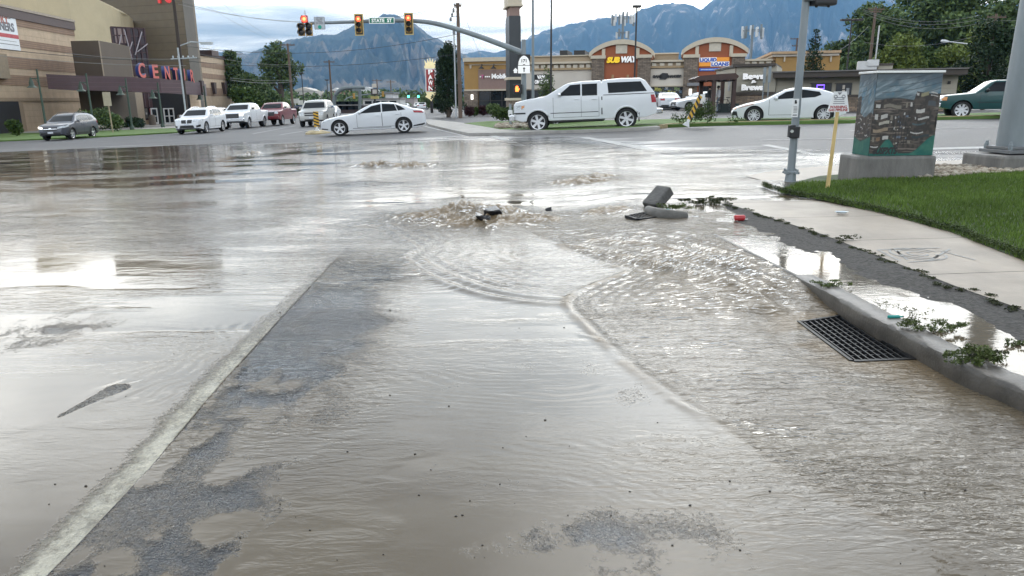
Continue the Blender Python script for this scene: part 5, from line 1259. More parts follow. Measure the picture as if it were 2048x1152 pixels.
mtext('sign_letters', 'T', 963, 969, 150, 157, LM, .1)
mb = MB()
for x in (961.5, 971.5, 975, 979): u_, z_ = MP.px(x, 153.5); MP.box(mb, u_ - .06, u_ + .06, z_ - .06, z_ + .06, .06, .16)
mb.build('sign_dot', LW, ml)
# middle shop
mbox('wall', 1027, 113, 1186, 232, -17, -.12, TANW, foot=True); mbox('wall', 1027, 141, 1186, 178, -.12, .0, PALE)
mbox('cornice', 1027, 111, 1186, 113, -17.1, .1, TRIM); mbox('cornice', 1027, 124, 1186, 128, -.12, .35, TRIM); mbox('cornice_band', 1027, 136.5, 1186, 140.5, -.12, .2, mat('tan trim', (.40, .29, .17), rough=.8))
def dentils(x0, x1, y0, y1, step):
    u0, u1, z0, z1 = MP.r(x0, y0, x1, y1); mb = MB(); n = int((u1 - u0) / step)
    for k in range(n): a = u0 + (u1 - u0) * k / n; MP.box(mb, a + step * .12, a + step * .82, z0, z1, -.12, .12)
    mb.build('dentil_course', mat('cream dentil', (.62, .56, .46), rough=.8), ml)
dentils(1068, 1184, 129.5, 136, .62)
mbox('shop_window', 1027, 180, 1186, 230, -.12, -.04, DGL)
sg = mbox('signboard', 1068, 149, 1099, 169, 0, .12, BLACK); mtext('sign_letters', 'VAPE', 1075, 1091, 151, 157.5, LW, .12, .04, par=sg); mtext('sign_letters', 'ON STATE', 1070, 1098, 160, 167.5, LW, .12, .04, par=sg)
for x0, x1 in ((1111, 1127), (1140, 1163)): mbox('roof_unit', x0, 97, x1, 112, -7, -3, BLACK)
# the two gabled shops
def gable(xl, xr, ysl, ysr, ypk, pl, pr, ypt, foot):
    ub, uc = MP.px(pl[1], 150)[0], MP.px(pr[0], 150)[0]; ua, ud_ = MP.px(pl[0], 150)[0], MP.px(pr[1], 150)[0]
    zs = (MP.px(xl, ysl)[1] + MP.px(xr, ysr)[1]) / 2; zp = MP.px((xl + xr) / 2, ypk)[1]
    mb = MB(); MP.box(mb, ub, uc, -.4, zs, -6, .30); 
    n = 18; um = (ua + ud_) / 2; hw = (ud_ - ua) / 2 + .25
    arc = lambda k, up: (um - hw + 2 * hw * k / n, zs + up + (zp - zs - .1) * (1 - ((2 * k / n - 1)) ** 2) ** .85)
    pts = [MP.P(arc(k, 0)[0], arc(k, -.25)[1], .28) for k in range(n + 1)]
    mb.prism([MP.P(ua, zs - .6, .28)] + pts + [MP.P(ud_, zs - .6, .28)], -MP.n * 6.2); mb.build('gable', BRICKR, ml)
    mb = MB()
    for k in range(n):
        a, b_ = arc(k, 0), arc(k + 1, 0); q = [MP.P(a[0], a[1] - .32, .62), MP.P(b_[0], b_[1] - .32, .62), MP.P(b_[0], b_[1] + .12, .62), MP.P(a[0], a[1] + .12, .62)]; mb.prism(q, -MP.n * 7)
    mb.build('gable_cornice', TRIM, ml)
    zt = MP.px((pl[0] + pl[1]) / 2, ypt)[1]
    for x0, x1 in (pl, pr):
        u0, u1 = MP.px(x0, 150)[0], MP.px(x1, 150)[0]; mb = MB(); MP.box(mb, u0, u1, -.4, zt, -2, .55); pr_ = mb.build('pier', PIER, ml)
        mb = MB(); MP.box(mb, u0 - .12, u1 + .12, zt, zt + .3, -2, .7); mb.build('pier_cap', TRIM, ml)
    for x in (pl[1] - 1, pr[0] + 1):
        u_ = MP.px(x, 100)[0]; mb = MB(); MP.box(mb, u_ - .16, u_ + .16, zs - .55, zs + .45, .28, .5); mb.build('cornice_drop', TRIM, ml)
    zc = zs + (zp - zs) * .42; mb = MB(); MP.box(mb, um - .55, um + .55, zc - .55, zc + .55, .28, .40); mb.build('gable_tile', mat('cream dentil', (.62, .56, .46)), ml)
gable(1183, 1296, 110, 104, 80, (1184, 1209), (1275, 1301), 118, 235)
gable(1364, 1481, 107, 97, 76, (1367, 1395), (1461, 1487), 116, 238)
LY = mat('yellow sign face', (.85, .55, .02), rough=.4, emit=(1, .62, .02), estr=.3); SIDE_G = mat('dark letter side', (.05, .08, .03), rough=.5)
mtext('sign_letters', 'SUB', 1213, 1240, 115, 125.5, LY, .30, .1, .05, .25); mtext('sign_letters', 'WAY', 1240, 1273, 113.5, 124.5, LW, .30, .1, .05, .25)
for x in (1226, 1256): mb = MB(); u_, z_ = MP.px(x, 155); MP.box(mb, u_ - .1, u_ + .1, z_ - .3, z_ + .25, .3, .5); mb.build('wall_light', mat('brass fitting', (.4, .25, .12), rough=.4), ml)
# game shop between them
mbox('wall', 1301, 121, 1368, 235, -16, -.1, TANW, foot=True); mbox('upper_wall', 1296, 104, 1358, 121, -12, -4, TANW); mbox('cornice', 1295, 101, 1359, 104, -12.1, -3.8, TRIM)
mbox('cornice', 1301, 120, 1368, 124, -.1, .3, TRIM); dentils(1302, 1367, 126, 131.5, .62); mbox('cornice_band', 1301, 132, 1368, 136, -.1, .2, mat('tan trim', (.40, .29, .17)))
mbox('wall', 1301, 137, 1368, 171, -.1, 0, PALE); mbox('sill_band', 1301, 171, 1368, 173, -.1, .15, TRIM)
g_ = mbox('shop_window', 1303, 174, 1366, 216, -.1, -.02, DGL)
u0, u1, z0, z1 = MP.r(1303, 174, 1366, 216); mb = MB()
for k in range(4): a = u0 + (u1 - u0) * k / 3; MP.box(mb, a - .05, a + .05, z0, z1, -.02, .05)
MP.box(mb, u0, u1, z0 + (z1 - z0) * .62, z0 + (z1 - z0) * .66, -.02, .04); mb.build('window_frame', FRAME, g_)
pal = [mat('window graphic %d' % k, c, rough=.5) for k, c in enumerate(((.45, .42, .10), (.20, .28, .10), (.40, .40, .38), (.12, .2, .3)))]
for k in range(26):
    u_ = u0 + (u1 - u0) * (.05 + .9 * ((k * .137) % 1)); z_ = z0 + (z1 - z0) * (.70 + .24 * ((k * .61) % 1)); r_ = .10 + .16 * ((k * .37) % 1)
    mb = MB(); mb.prism([MP.P(u_ + r_ * math.cos(a) * (1 if j % 2 else .45), z_ + r_ * math.sin(a) * (1 if j % 2 else .5), -.019) for j, a in enumerate(np.linspace(0, 6.283, 9)[:-1])], MP.n * .01); mb.build('window_decal', pal[k % 4], g_)
mbox('window_poster', 1322, 199, 1345, 212, -.02, .0, mat('grey blue poster', (.10, .14, .18), rough=.4, var=.5, scale=1.5), g_)
mtext('sign_letters', 'GAME', 1305, 1324, 150.5, 155.5, BLK_T, .0, .05, .03); mtext('sign_letters', 'CHANGERS', 1332, 1363, 150, 155, BLK_T, .0, .05, .03)
mb = MB(); u_, z_ = MP.px(1327, 153); mb.prism([MP.P(u_ + x, z_ + y, 0) for x, y in ((-.45, .1), (-.1, .34), (.4, .3), (.5, -.05), (.2, -.3), (-.35, -.25))], MP.n * .1); mb.build('sign_emblem', BLK_T, ml)
# loan shop sign
OR_ = mat('orange sign panel', (.80, .30, .03), rough=.4, var=.12, scale=1.2, emit=(.9, .35, .03), estr=.15); SB = mat('sign blue', (.015, .08, .42), rough=.4, emit=(.02, .1, .5), estr=.2)
sg = mbox('sign_panel', 1433, 115, 1458, 122.5, .3, .42, OR_); mbox('sign_panel', 1398, 125.5, 1421, 133, .3, .42, OR_)
for s, a in (('LIQUID', (1399, 1433, 116.5, 123.5)), ('LOANS', (1422, 1457, 124.5, 132))):
    mtext('sign_letters', s, *a, SB, .34, .05, .02); 
    u0, u1, z0, z1 = MP.r(a[0] - 1, a[2] - 1, a[1] + 1, a[3] + 1); mb = MB(); MP.box(mb, u0, u1, z0, z1, .3, .36); mb.build('letter_backing', LW, ml)
sg = mbox('sign_panel', 1398, 136.5, 1446, 142, .3, .42, SB); mbox('sign_rule', 1401, 138.3, 1442, 140.4, .42, .43, mat('pale blue rule', (.45, .55, .75), rough=.4, var=.4, scale=4), sg)
mbox('awning_band', 1374, 166, 1398, 172, .55, 1.2, mat('grey awning', (.22, .22, .23), rough=.6)); mbox('shop_window', 1396, 172, 1460, 234, .3, .34, DGL)
mbox('wall_light', 1377.5, 178, 1383, 190, .55, .7, LAMPW)
# right end of the strip
mbox('wall', 1487, 121, 1546, 236, -16, -.1, TANW, foot=True); mbox('cornice', 1487, 118, 1546, 122, -.1, .3, TRIM); dentils(1488, 1545, 123, 128.5, .62)
mbox('wall', 1546, 112, 1672, 236, -14, .5, OCH, foot=True); mbox('cornice', 1540, 103, 1678, 108, -14.2, 1.0, mat('sand coping', (.48, .33, .20), rough=.7)); mbox('cornice', 1543, 108, 1675, 113, -14.1, .75, PALE)
for x in (1567, 1659): mbox('cornice_drop', x - 1.4, 113, x + 1.4, 124, .5, .7, TRIM)

# ------------------------------------------------------------------ coffee kiosk and its pergola
KP = Plane(at(1440, 236, 52.5), at(1720, 236, 49) - at(1440, 236, 52.5))
kk = thing('coffee_kiosk', 'low grey drive-up coffee kiosk with white lettering and a dark flat roof edge', 'kiosk', KP.P(5, 1, 0))
GREIGE = course_mat('greige boards', (.42, .385, .31), .32, .9, width=.06, var=.04); BROWN = mat('dark brown fascia', (.055, .042, .033), rough=.5, var=.1); TBRICK = stone_mat('tan ledge stone', ((.32, .23, .16), (.20, .155, .115), (.13, .11, .09)), 2.6)
def kbox(name, x0, y0, x1, y1, d0, d1, m, par=None, foot=False):
    u0, u1, z0, z1 = KP.r(x0, y0, x1, y1)
    if foot: z0 = .3
    mb = MB(); KP.box(mb, u0, u1, z0, z1, d0, d1); return mb.build(name, m, par or kk)
kbox('wall', 1470, 132, 1550, 238, -6, 0, GREIGE, foot=True); kbox('base_stone', 1469, 190, 1550, 240, -5, .12, TBRICK, foot=True); kbox('sill_band', 1468, 184, 1551, 190, -5, .2, BROWN)
kbox('roof_edge', 1467, 127.5, 1552, 133, -6.2, .3, BROWN)
wall_px('side_wall', GREIGE, kk, [(1447, 139, 236, 55.5), (1471, 133, 238, 52.6)], (.3, 3, 0)); wall_px('side_roof_edge', BROWN, kk, [(1443, 136, 140, 55.8), (1470, 129, 134, 52.2)], (.3, 3, 0))
for x0, y0, x1, y1 in ((1448, 163, 1453, 170), (1448, 175, 1453, 200), (1460, 162, 1464, 182)): img_quad('menu_board', Plane(at(1447, 236, 55.2), at(1471, 236, 52.2) - at(1447, 236, 55.2)), x0, y0, x1, y1, .1, mat('menu board', (.35, .36, .37), rough=.5, var=.5, scale=4), kk, .05)
kbox('wall', 1550, 150, 1912, 238, -6, -.2, GREIGE, foot=True); kbox('base_stone', 1550, 194, 1912, 240, -5, -.08, TBRICK, foot=True)
kbox('canopy_edge', 1548, 142, 1930, 153, -6.5, 1.0, BROWN); kbox('canopy_lip', 1546, 140, 1932, 142.5, -6.6, 1.15, mat('grey roof edge', (.15, .14, .13), rough=.6))
kbox('sill_band', 1550, 189, 1912, 194, -5, -.05, BROWN)
for x0, x1 in ((1622, 1663), (1671, 1703)):
    w_ = kbox('window', x0, 167, x1, 192 if x0 < 1650 else 200, -.2, -.12, DGL)
    kbox('window_surround', x0 - 1.5, 165.5, x1 + 1.5, 167, -.2, -.05, BROWN, w_)
NEON = mat('blue neon tube', (.1, .06, .9), rough=.3, emit=(.16, .08, 1.0), estr=4.0)
mb = MB(); u0, u1, z0, z1 = KP.r(1634, 170, 1648.5, 177.5); mb.tube([KP.P(u0, z0, -.06), KP.P(u1, z0, -.06), KP.P(u1, z1, -.06), KP.P(u0, z1, -.06), KP.P(u0, z0 - .02, -.06)], .035, 6); mb.build('neon_sign', NEON, kk)
kbox('window_poster', 1685, 170, 1690, 178, -.12, -.1, PALE); kbox('window_poster', 1684, 180, 1690, 186, -.12, -.1, PALE); kbox('window_poster', 1692, 176, 1698, 196, -.12, -.1, mat('menu board', (.35, .36, .37)))
for s, x0, x1, y0, y1 in (('Bears', 1486, 1530, 147, 158), ('&', 1502, 1514, 161, 167), ('Brews', 1483, 1528, 169, 180)):
    u0, z0 = KP.px(x0, y1); u1, z1 = KP.px(x1, y0)
    text('sign_letters', s, z1 - z0, LW, kk, KP.P((u0 + u1) / 2, z0, .2), KP.u, (0, 0, 1), .08, .035, .0, width=u1 - u0, side=BLK_T)
kbox('roof_unit', 1717, 120, 1757, 141, -3.5, -1.5, mat('white roof unit', (.6, .6, .59), rough=.5, var=.06)); kbox('roof_unit', 1738, 117, 1761, 130, -3.3, -1.4, mat('white roof unit', (.6, .6, .59)))
kbox('roof_unit', 1759, 128, 1790, 141, -4, -2, GREIGE); kbox('roof_unit_cap', 1757, 124, 1792, 128, -4.1, -1.9, BROWN); kbox('roof_parapet', 1880, 137, 1920, 141, -4, -2, PALE)
kbox('wall_vent', 1896, 162, 1902, 168, -.2, -.1, BLACK)
PG = thing('pergola', 'dark brown timber pergola on posts before the coffee kiosk', 'pergola', at(1430, 236, 50))
TIMB = mat('dark brown timber', (.06, .032, .026), rough=.6, var=.2, scale=3)
gzp = Z(15, 50)
for px, Y in ((1399, 50.5), (1424, 48.5), (1441, 53.5), (1464, 49.5)):
    c = at(px, 236, Y); zt = at(px, 153, Y).z; mb = MB(); mb.box((c.x, c.y, (gzp + zt) / 2 - .1), (.24, .24, zt - gzp + .2)); mb.build('post', TIMB, PG)
rl, rm, rr_ = at(1390, 158, 51.5), at(1424, 148, 48), at(1472, 150, 49.5)
mb = MB()
mb.prism([at(x, y, 48.3) for x, y in ((1392, 161), (1390, 157), (1401, 151.5), (1440, 148), (1471, 146), (1478, 152), (1476, 156), (1470, 159))], (.35, 3.4, 0))
mb.build('roof', TIMB, PG)
mb = MB()
for k in range(6): mb.prism([at(1396 + k * 15, 160.5 - .3 * k, 48.1), at(1399 + k * 15, 160.5 - .3 * k, 48.1), at(1399 + k * 15, 163 - .3 * k, 48.1), at(1396 + k * 15, 163 - .3 * k, 48.1)], (.35, 3.7, 0))
mb.build('rafter', TIMB, PG)
sgp = at(1426, 157, 52.5)
mb = MB(); mb.box(sgp, (1.35, .06, .28)); osg = mb.build('open_sign', mat('white sign panel', (.7, .68, .66), rough=.4), PG)
mb = MB(); mb.box(sgp + Vector((.05, -.04, 0)), (.85, .03, .2)); mb.build('sign_panel', mat('red sign panel', (.5, .03, .04), rough=.4, var=.3, scale=6), osg)
mb = MB(); c = at(1455, 222, 51); mb.box(c, (1.5, .08, 1.0)); mb.build('side_screen', mat('dark green screen', (.03, .045, .042), rough=.7), PG)

# ------------------------------------------------------------------ monument sign
b = at(1027, 232, 46); b.z = Z(0, 46)
mo = thing('monument_sign', 'tall dark shopping sign tower with a cream cap and stone foot', 'pylon sign', b)
a0, a1 = at(1020, 150, 46), at(1041, 150, 46); a2 = at(1013, 150, 47.6)
def tower(name, y0, y1, grow, m):
    z0, z1 = at(1030, y1, 46).z, at(1030, y0, 46).z
    c = (a1 + a2) / 2; e1 = Vector((a1.x - a0.x, a1.y - a0.y, 0)); e2 = Vector((a2.x - a0.x, a2.y - a0.y, 0)); o = Vector((a0.x, a0.y, z0)) - e1.normalized() * grow - e2.normalized() * grow
    e1 = e1 + e1.normalized() * 2 * grow; e2 = e2 + e2.normalized() * 2 * grow
    mb = MB(); mb.prism([o, o + e1, o + e1 + e2, o + e2], (0, 0, z1 - z0)); return mb.build(name, m, mo)
tower('cap', -12, 12, .10, TRIM); tower('cap_lip', 9, 13, .16, TRIM); tower('neck', 13, 31.5, -.02, MAUVE); SGREY = mat('slate sign panel', (.035, .04, .045), rough=.35, var=.15, scale=1)
tower('panel', 31.5, 156, .03, SGREY); tower('band', 154, 159.5, .12, TRIM); tower('panel', 159.5, 196, .03, mat('black sign panel', (.012, .013, .014), rough=.3)); tower('band', 196, 201, .12, TRIM); tower('foot', 201, 236, .04, PIER)
mb = MB(); c = at(1031, 142, 45.95); mb.prism([c + Vector((x, -.02, y)) for x, y in ((-.10, -.12), (.10, -.12), (.10, .02), (.16, .02), (0, .18), (-.16, .02), (-.10, .02))], (0, .03, 0)); mb.build('sign_emblem', LW, mo)

# ------------------------------------------------------------------ traffic signal on its mast arm
YS = 42.0
pb_ = at(1048, 258, YS - .6); pb_.z = Z(pb_.x, pb_.y)
ma = thing('mast_arm', 'grey signal mast with a long curved arm over the crossing', 'signal mast', pb_)
mb = MB(); ptop = at(1047, 79, YS - .6); mb.tube([pb_, Vector((pb_.x, pb_.y, ptop.z))], [.16, .12], 18); mb.lathe([(.28, 0), (.28, .08), (.17, .25)], 14, c=pb_); mb.build('pole', STEEL, ma, smooth=True)
arm = smooth_line([at(620, 46.5, YS), at(700, 44, YS), at(760, 41.5, YS), at(830, 42, YS), at(880, 49, YS), at(950, 70, YS), at(1010, 92, YS - .2), at(1046, 106, YS - .5)], 6)
mb = MB(); mb.tube(arm, [.075 + .085 * k / (len(arm) - 1) for k in range(len(arm))], 12); mb.build('arm', STEEL, ma, smooth=True)
YEL = mat('signal yellow', (.42, .24, .05), rough=.5, var=.12); LENSR = mat('lit red lens', (.6, .05, .03), rough=.2, emit=(1, .07, .035), estr=3.2); LENSD = mat('unlit lens', (.018, .017, .018), rough=.3)
LENSC = mat('lit red lens centre', (.9, .25, .1), rough=.2, emit=(1, .22, .06), estr=4.5); BPY = mat('reflective yellow border', (.55, .42, .17), rough=.5)
def lens(c, r, lit, par):
    mb = MB(); mb.lathe([(0, -.03), (r * .6, -.022), (r, 0)], 20, axis='y', c=c); o = mb.build('lens', LENSR if lit else LENSD, par, smooth=True)
    if lit: mb = MB(); mb.lathe([(0, -.036), (r * .5, -.03)], 16, axis='y', c=c); mb.build('lamp_glow', LENSC, o, smooth=True)
    mb = MB(); n = 14; v = []
    for k in range(n + 1):
        a = math.radians(-20 + 220 * k / n); v += [c + Vector((math.cos(a) * r * 1.08, 0, math.sin(a) * r * 1.08)), c + Vector((math.cos(a) * r * 1.05, -.2, math.sin(a) * r * 1.05 - .02))]
    mb.add(v, [(2 * k, 2 * k + 1, 2 * k + 3, 2 * k + 2) for k in range(n)]); mb.build('visor', BLACK, par, smooth=True)
def signal3(px, y0, y1, lab, tilt=0):
    a, b_ = at(px, y0, YS - .35), at(px + 1.5, y1, YS - .35); c = (a + b_) / 2; hh = a.z - b_.z; w = hh * .43
    t = thing('traffic_signal', lab, 'traffic light', c, group='signals on the mast arm')
    mb = MB(); mb.box(c, (w, .03, hh)); mb.build('backplate', BLACK, t, bevel=.012)
    mb = MB()
    for dx, dz, sx, sz in ((-w / 2 + .03, 0, .06, hh), (w / 2 - .03, 0, .06, hh), (0, hh / 2 - .03, w - .122, .06), (0, -hh / 2 + .03, w - .122, .06)): mb.box(c + Vector((dx, -.019, dz)), (sx, .01, sz))
    mb.build('backplate_border', BPY, t)
    mb = MB(); mb.box(c + Vector((0, -.06, 0)), (w * .55, .16, hh * .78)); mb.build('housing', YEL, t, bevel=.03)
    for k in (1, 0, -1): lens(c + Vector((0, -.145, k * hh * .255)), hh * .115, k == 1, t)
    mb = MB(); mb.tube([c + Vector((0, .0, 0)), c + Vector((0, .35, 0))], .04, 8); mb.build('bracket', STEEL, t)
signal3(717.5, 27.5, 71.5, 'red traffic light left of the green street name sign')
signal3(817, 25.5, 70, 'red traffic light right of the green street name sign')
c = at(611, 53, YS - .35)
t = thing('traffic_signal', 'five lamp red traffic light at the tip of the mast arm', 'traffic light', c, group='signals on the mast arm')
s_ = 1 / (F / YS)
for dx, y0, y1, ls in ((-.0, 31, 46, ((38.5, True),)), (-7.5 * s_, 46.5, 72, ((53, False), (65, False))), (7.0 * s_, 46.5, 72, ((52.5, False), (64.5, False)))):
    z0, z1 = at(611, y1, YS - .35).z, at(611, y0, YS - .35).z
    mb = MB(); mb.box((c.x + dx, c.y - .06, (z0 + z1) / 2), (.35, .16, z1 - z0)); mb.build('housing', YEL if len(ls) > 1 else mat('red lit hood', (.5, .06, .04), rough=.4), t, bevel=.03)
    for y, lit in ls: lens(Vector((c.x + dx, c.y - .145, at(611, y, YS - .35).z)), .165, lit, t)
mb = MB(); mb.tube([Vector((c.x, c.y + .1, at(611, 75, YS).z)), Vector((c.x, c.y + .1, at(611, 22, YS).z))], .02, 6); mb.tube([Vector((c.x, c.y + .1, c.z + .2)), arm[0]], .04, 6); mb.build('bracket', STEEL, t)
GREEN_S = mat('street sign green', (.0, .17, .105), rough=.4, var=.05)
def sign_arm(name, lab, cat, x0, y0, x1, y1, face, edge_):
    a, b_ = at(x0, y1, YS - .22), at(x1, y0, YS - .22); c = (a + b_) / 2; w, hh = b_.x - a.x, b_.z - a.z
    t = thing(name, lab, cat, c)
    mb = MB(); mb.box(c, (w, .02, hh)); mb.build('border', edge_, t, bevel=.006)
    mb = MB(); mb.box(c + Vector((0, -.014, 0)), (w - .06, .01, hh - .06)); f_ = mb.build('face', face, t)
    return t, f_, c, w, hh
t, f_, c, w, hh = sign_arm('street_name_sign', 'green street name sign on the mast arm between two red lights', 'street sign', 738.5, 34.5, 788.5, 47.5, GREEN_S, LW)
text('sign_text', 'STATE  ST', hh * .55, LW, f_, c + Vector((0, -.0225, -hh * .27)), (1, 0, 0), (0, 0, 1), .003, .006, width=w * .80)
t, f_, c, w, hh = sign_arm('turn_sign', 'white yield on green ball sign on the mast arm', 'road sign', 629.5, 33.5, 649, 59, mat('pale grey sign face', (.50, .54, .58), rough=.5, var=.05), mat('grey sign edge', (.25, .28, .32), rough=.5))
text('sign_text', 'LEFT TURN', .10, GREY_T, f_, c + Vector((0, -.0205, hh * .28)), (1, 0, 0), (0, 0, 1), .001, .003, width=w * .62); text('sign_text', 'YIELD', .12, GREY_T, f_, c + Vector((0, -.0205, hh * .10)), (1, 0, 0), (0, 0, 1), .001, .003, width=w * .5); text('sign_text', 'ON GREEN', .12, GREY_T, f_, c + Vector((0, -.0205, -hh * .09)), (1, 0, 0), (0, 0, 1), .001, .003, width=w * .72)
mb = MB(); mb.lathe([(0, -.004), (.10, -.004), (.10, .004)], 18, axis='y', c=c + Vector((0, -.021, -hh * .31))); mb.build('green_ball', mat('green ball', (.01, .36, .26), rough=.4), f_)
# highway shield and walk signal on the mast
c = at(1048, 127, YS - 1.0); s_ = (YS - 1) / F
t = thing('highway_sign', 'white beehive shaped 171 highway marker with an up arrow on the mast', 'road sign', c)
mb = MB(); mb.box(c, (27 * s_ * .9, .03, 33 * s_)); mb.build('backing', BLACK, t)
def hz_(pts, d, m, name, par):
    mb = MB(); mb.prism([c + Vector((x * s_, d, z * s_)) for x, z in pts], (0, .012, 0)); return mb.build(name, m, par)
f_ = hz_([(-11, -3), (11, -3), (10.5, 3), (8, 9), (4, 13), (0, 14.5), (-4, 13), (-8, 9), (-10.5, 3)], -.03, LW, 'shield', t)
text('sign_text', '171', 5.6 * s_, BLK_T, f_, c + Vector((0, -.036, 2.2 * s_)), (1, 0, 0), (0, 0, 1), .003, .008, width=9.5 * s_)
hz_([(-3, -2.6), (3, -2.6), (0, -.6)], -.034, BLK_T, 'shield_mark', f_)
g_ = hz_([(-11.5, -18), (11.5, -18), (11.5, -4), (-11.5, -4)], -.031, LW, 'arrow_plate', t)
hz_([(-1, -15.5), (1, -15.5), (1, -10), (2.8, -10), (0, -6.5), (-2.8, -10), (-1, -10)], -.034, BLK_T, 'arrow', g_)
c = at(1034, 178, YS - .9)
t = thing('walk_signal', 'pedestrian signal on the mast showing an orange raised hand', 'pedestrian signal', c)
mb = MB(); mb.box(c + Vector((.05, 0, 0)), (.50, .2, .50)); mb.build('housing', BLACK, t, bevel=.03)
HAND = mat('orange hand lamp', (.7, .12, .02), rough=.3, emit=(1, .16, .03), estr=4)
mb = MB(); mb.prism([c + Vector((x * .028, -.11, z * .028)) for x, z in ((-3, -5), (2.5, -5), (4.2, -1), (4.4, 1.5), (3.2, 1.2), (2.6, 0), (2.4, 4.6), (1.3, 5.6), (-.1, 6), (-1.4, 5.5), (-2.6, 4.2), (-3.4, 1))], (0, .01, 0)); mb.build('hand_symbol', HAND, t)
b = G(1021, 258, .0); t = thing('button_post', 'short grey push button post at the foot of the stone sign tower', 'push button post', b)
mb = MB(); zt = at(1020, 208, b.y).z; mb.tube([b, Vector((b.x, b.y, zt))], .06, 10); mb.build('post', STEEL, t, smooth=True); mb = MB(); mb.box((b.x, b.y - .08, zt - .42), (.2, .03, .30)); mb.build('sign_plate', WHITE, t); mb = MB(); mb.lathe([(0, 0), (.05, 0), (.05, .02), (0, .02)], 10, axis='y', c=(b.x, b.y - .1, zt - .5)); mb.build('button', BLACK, t)

# ------------------------------------------------------------------ poles and lamps
def pole(name, lab, cat, px, py, top, Y, r, m, px2=None, group=None):
    b = at(px, py, Y); tp = at(px2 or px, top, Y); b.z = Z(b.x, b.y) - .05
    t = thing(name, lab, cat, b, group=group); q = Vector((b.x + (rnd.uniform(-.02, .02) if m is WOOD else 0), b.y, tp.z))
    mb = MB(); mb.tube([b, b.lerp(q, .5), q], [r, r * .9, r * .75], 12); mb.build('pole', m, t, smooth=True); return t, b, q
pole('light_pole', 'tall bare grey steel pole right of the 171 sign', 'light pole', 1066, 240, -40, 43.5, .085, STEEL)
DKP = mat('dark bronze pole', (.022, .019, .019), rough=.5)
pole('light_pole', 'tall thin dark pole left of the brick red gables', 'light pole', 1101.5, 240, -40, 50, .07, DKP)
def parking_lamp(px, py, top, Y, lab, two=False):
    t, b, q = pole('parking_lamp', lab, 'lamp post', px, py, top, Y, .09, DKP, group='dark car park lamps')
    for s in ((-1, 1) if two else (1,)):
        mb = MB(); mb.box(q + Vector((s * .62 if two else .0, 0, .0)), (1.05 if two else .75, .5, .2)); mb.build('lamp_head', DKP, t, bevel=.04)
parking_lamp(1266.5, 235, 13, 69, 'dark car park lamp before the left brick red gable')
parking_lamp(1684, 232, 40, 80, 'dark twin headed car park lamp before the big trees', True)
parking_lamp(610, 235, 146, 130, 'dark lamp post left of the street gantry'); parking_lamp(659, 235, 160, 150, 'thin dark lamp post beside the gantry pole')
DARKWOOD = mat('dark creosoted pole', (.05, .037, .03), rough=.85, var=.3, scale=3, stretch=(6, 6, .4))
def utility(px, py, top, Y, lab, arms=(), r=.16, px2=None):
    t, b, q = pole('utility_pole', lab, 'utility pole', px, py, top, Y, r, WOOD if Y != 68 else DARKWOOD, px2, group='wooden utility poles')
    for z, w in arms:
        mb = MB(); zz_ = at(px, z, Y).z; mb.box((q.x, q.y - .12, zz_), (w, .12, .14), Matrix.Rotation(.1, 3, 'Z'))
        for k in (-.45, -.2, .2, .45): mb.lathe([(.04, 0), (.05, .08), (.02, .16)], 6, c=(q.x + w * k, q.y - .12, zz_ + .07))
        mb.build('cross_arm', WOOD, t)
    return t, b, q
T1 = utility(375, 238, -10, 68, 'tall wooden utility pole standing in front of the cinema tower', (), .17, 354)
T2 = utility(588, 242, 87, 110, 'leaning brown utility pole left of the mountain with one cross arm', ((90, 2.1),), .2)
T3 = utility(666, 235, 120, 140, 'dark utility pole above the gantry bend', ((124, 2.0),), .2)
T4 = utility(921, 235, 6, 62, 'tall wooden utility pole beside the dark evergreen', ((12, .6),), .17)
utility(784, 220, 160, 230, 'distant utility pole right of the tower sign', ((164, 2.4),), .2); utility(757, 222, 158, 210, 'distant utility pole behind the tower sign', ((161, 2.6),), .18)
utility(1584, 200, 76, 130, 'utility pole with two arms behind the mall roof', ((78, 2.5), (92, 1.8)), .18)
T5 = utility(1727, 240, 14, 92, 'dark wooden utility pole before the large trees', ((19, 2.0), (24, 1.4)), .19)
T6 = utility(1961, 240, 28, 85, 'utility pole with a cross arm among the trees at the right', ((35, 2.2),), .18)
utility(718, 214, 172, 300, 'far small utility pole over the street', ((175, 2),), .18)
# the transformer and tall conduit on the tall pole
t, b, q = T4
mb = MB(); mb.tube([b + Vector((-.35, -.1, 0)), Vector((b.x - .35, b.y - .1, at(915, 60, 62).z))], .06, 8); mb.build('conduit', mat('grey conduit', (.42, .45, .47), rough=.5), t, smooth=True)
mb = MB(); z_ = at(908, 58, 62).z; mb.tube([Vector((q.x - .05, q.y - .1, z_)), Vector((q.x - .75, q.y - .1, z_ + .1))], .03, 6); mb.box((q.x - .8, q.y - .1, z_ + .1), (.35, .2, .16)); mb.box((q.x - .35, q.y - .15, z_ - .25), (.2, .2, .35)); mb.build('camera_bracket', mat('grey plastic', (.2, .21, .22), rough=.5), t)
mb = MB()
for k in range(3): z_ = at(908, 14 + 9 * k, 62).z; mb.lathe([(.06, 0), (.12, .05), (.06, .1), (.12, .15), (.05, .3)], 8, c=(q.x - .35 - .12 * k, q.y - .1, z_ - .4)); mb.tube([Vector((q.x, q.y, z_)), Vector((q.x - .35 - .12 * k, q.y - .1, z_ - .1))], .025, 5)
mb.build('insulator', mat('grey plastic', (.2, .21, .22)), t)
t, b, q = T1
mb = MB(); z_ = at(357, 96, 68).z; mb.tube([b + Vector((.1, -.4, 0)), Vector((b.x + .05, b.y - .4, z_))], .08, 8); mb.build('conduit', mat('grey conduit', (.42, .45, .47)), t, smooth=True)
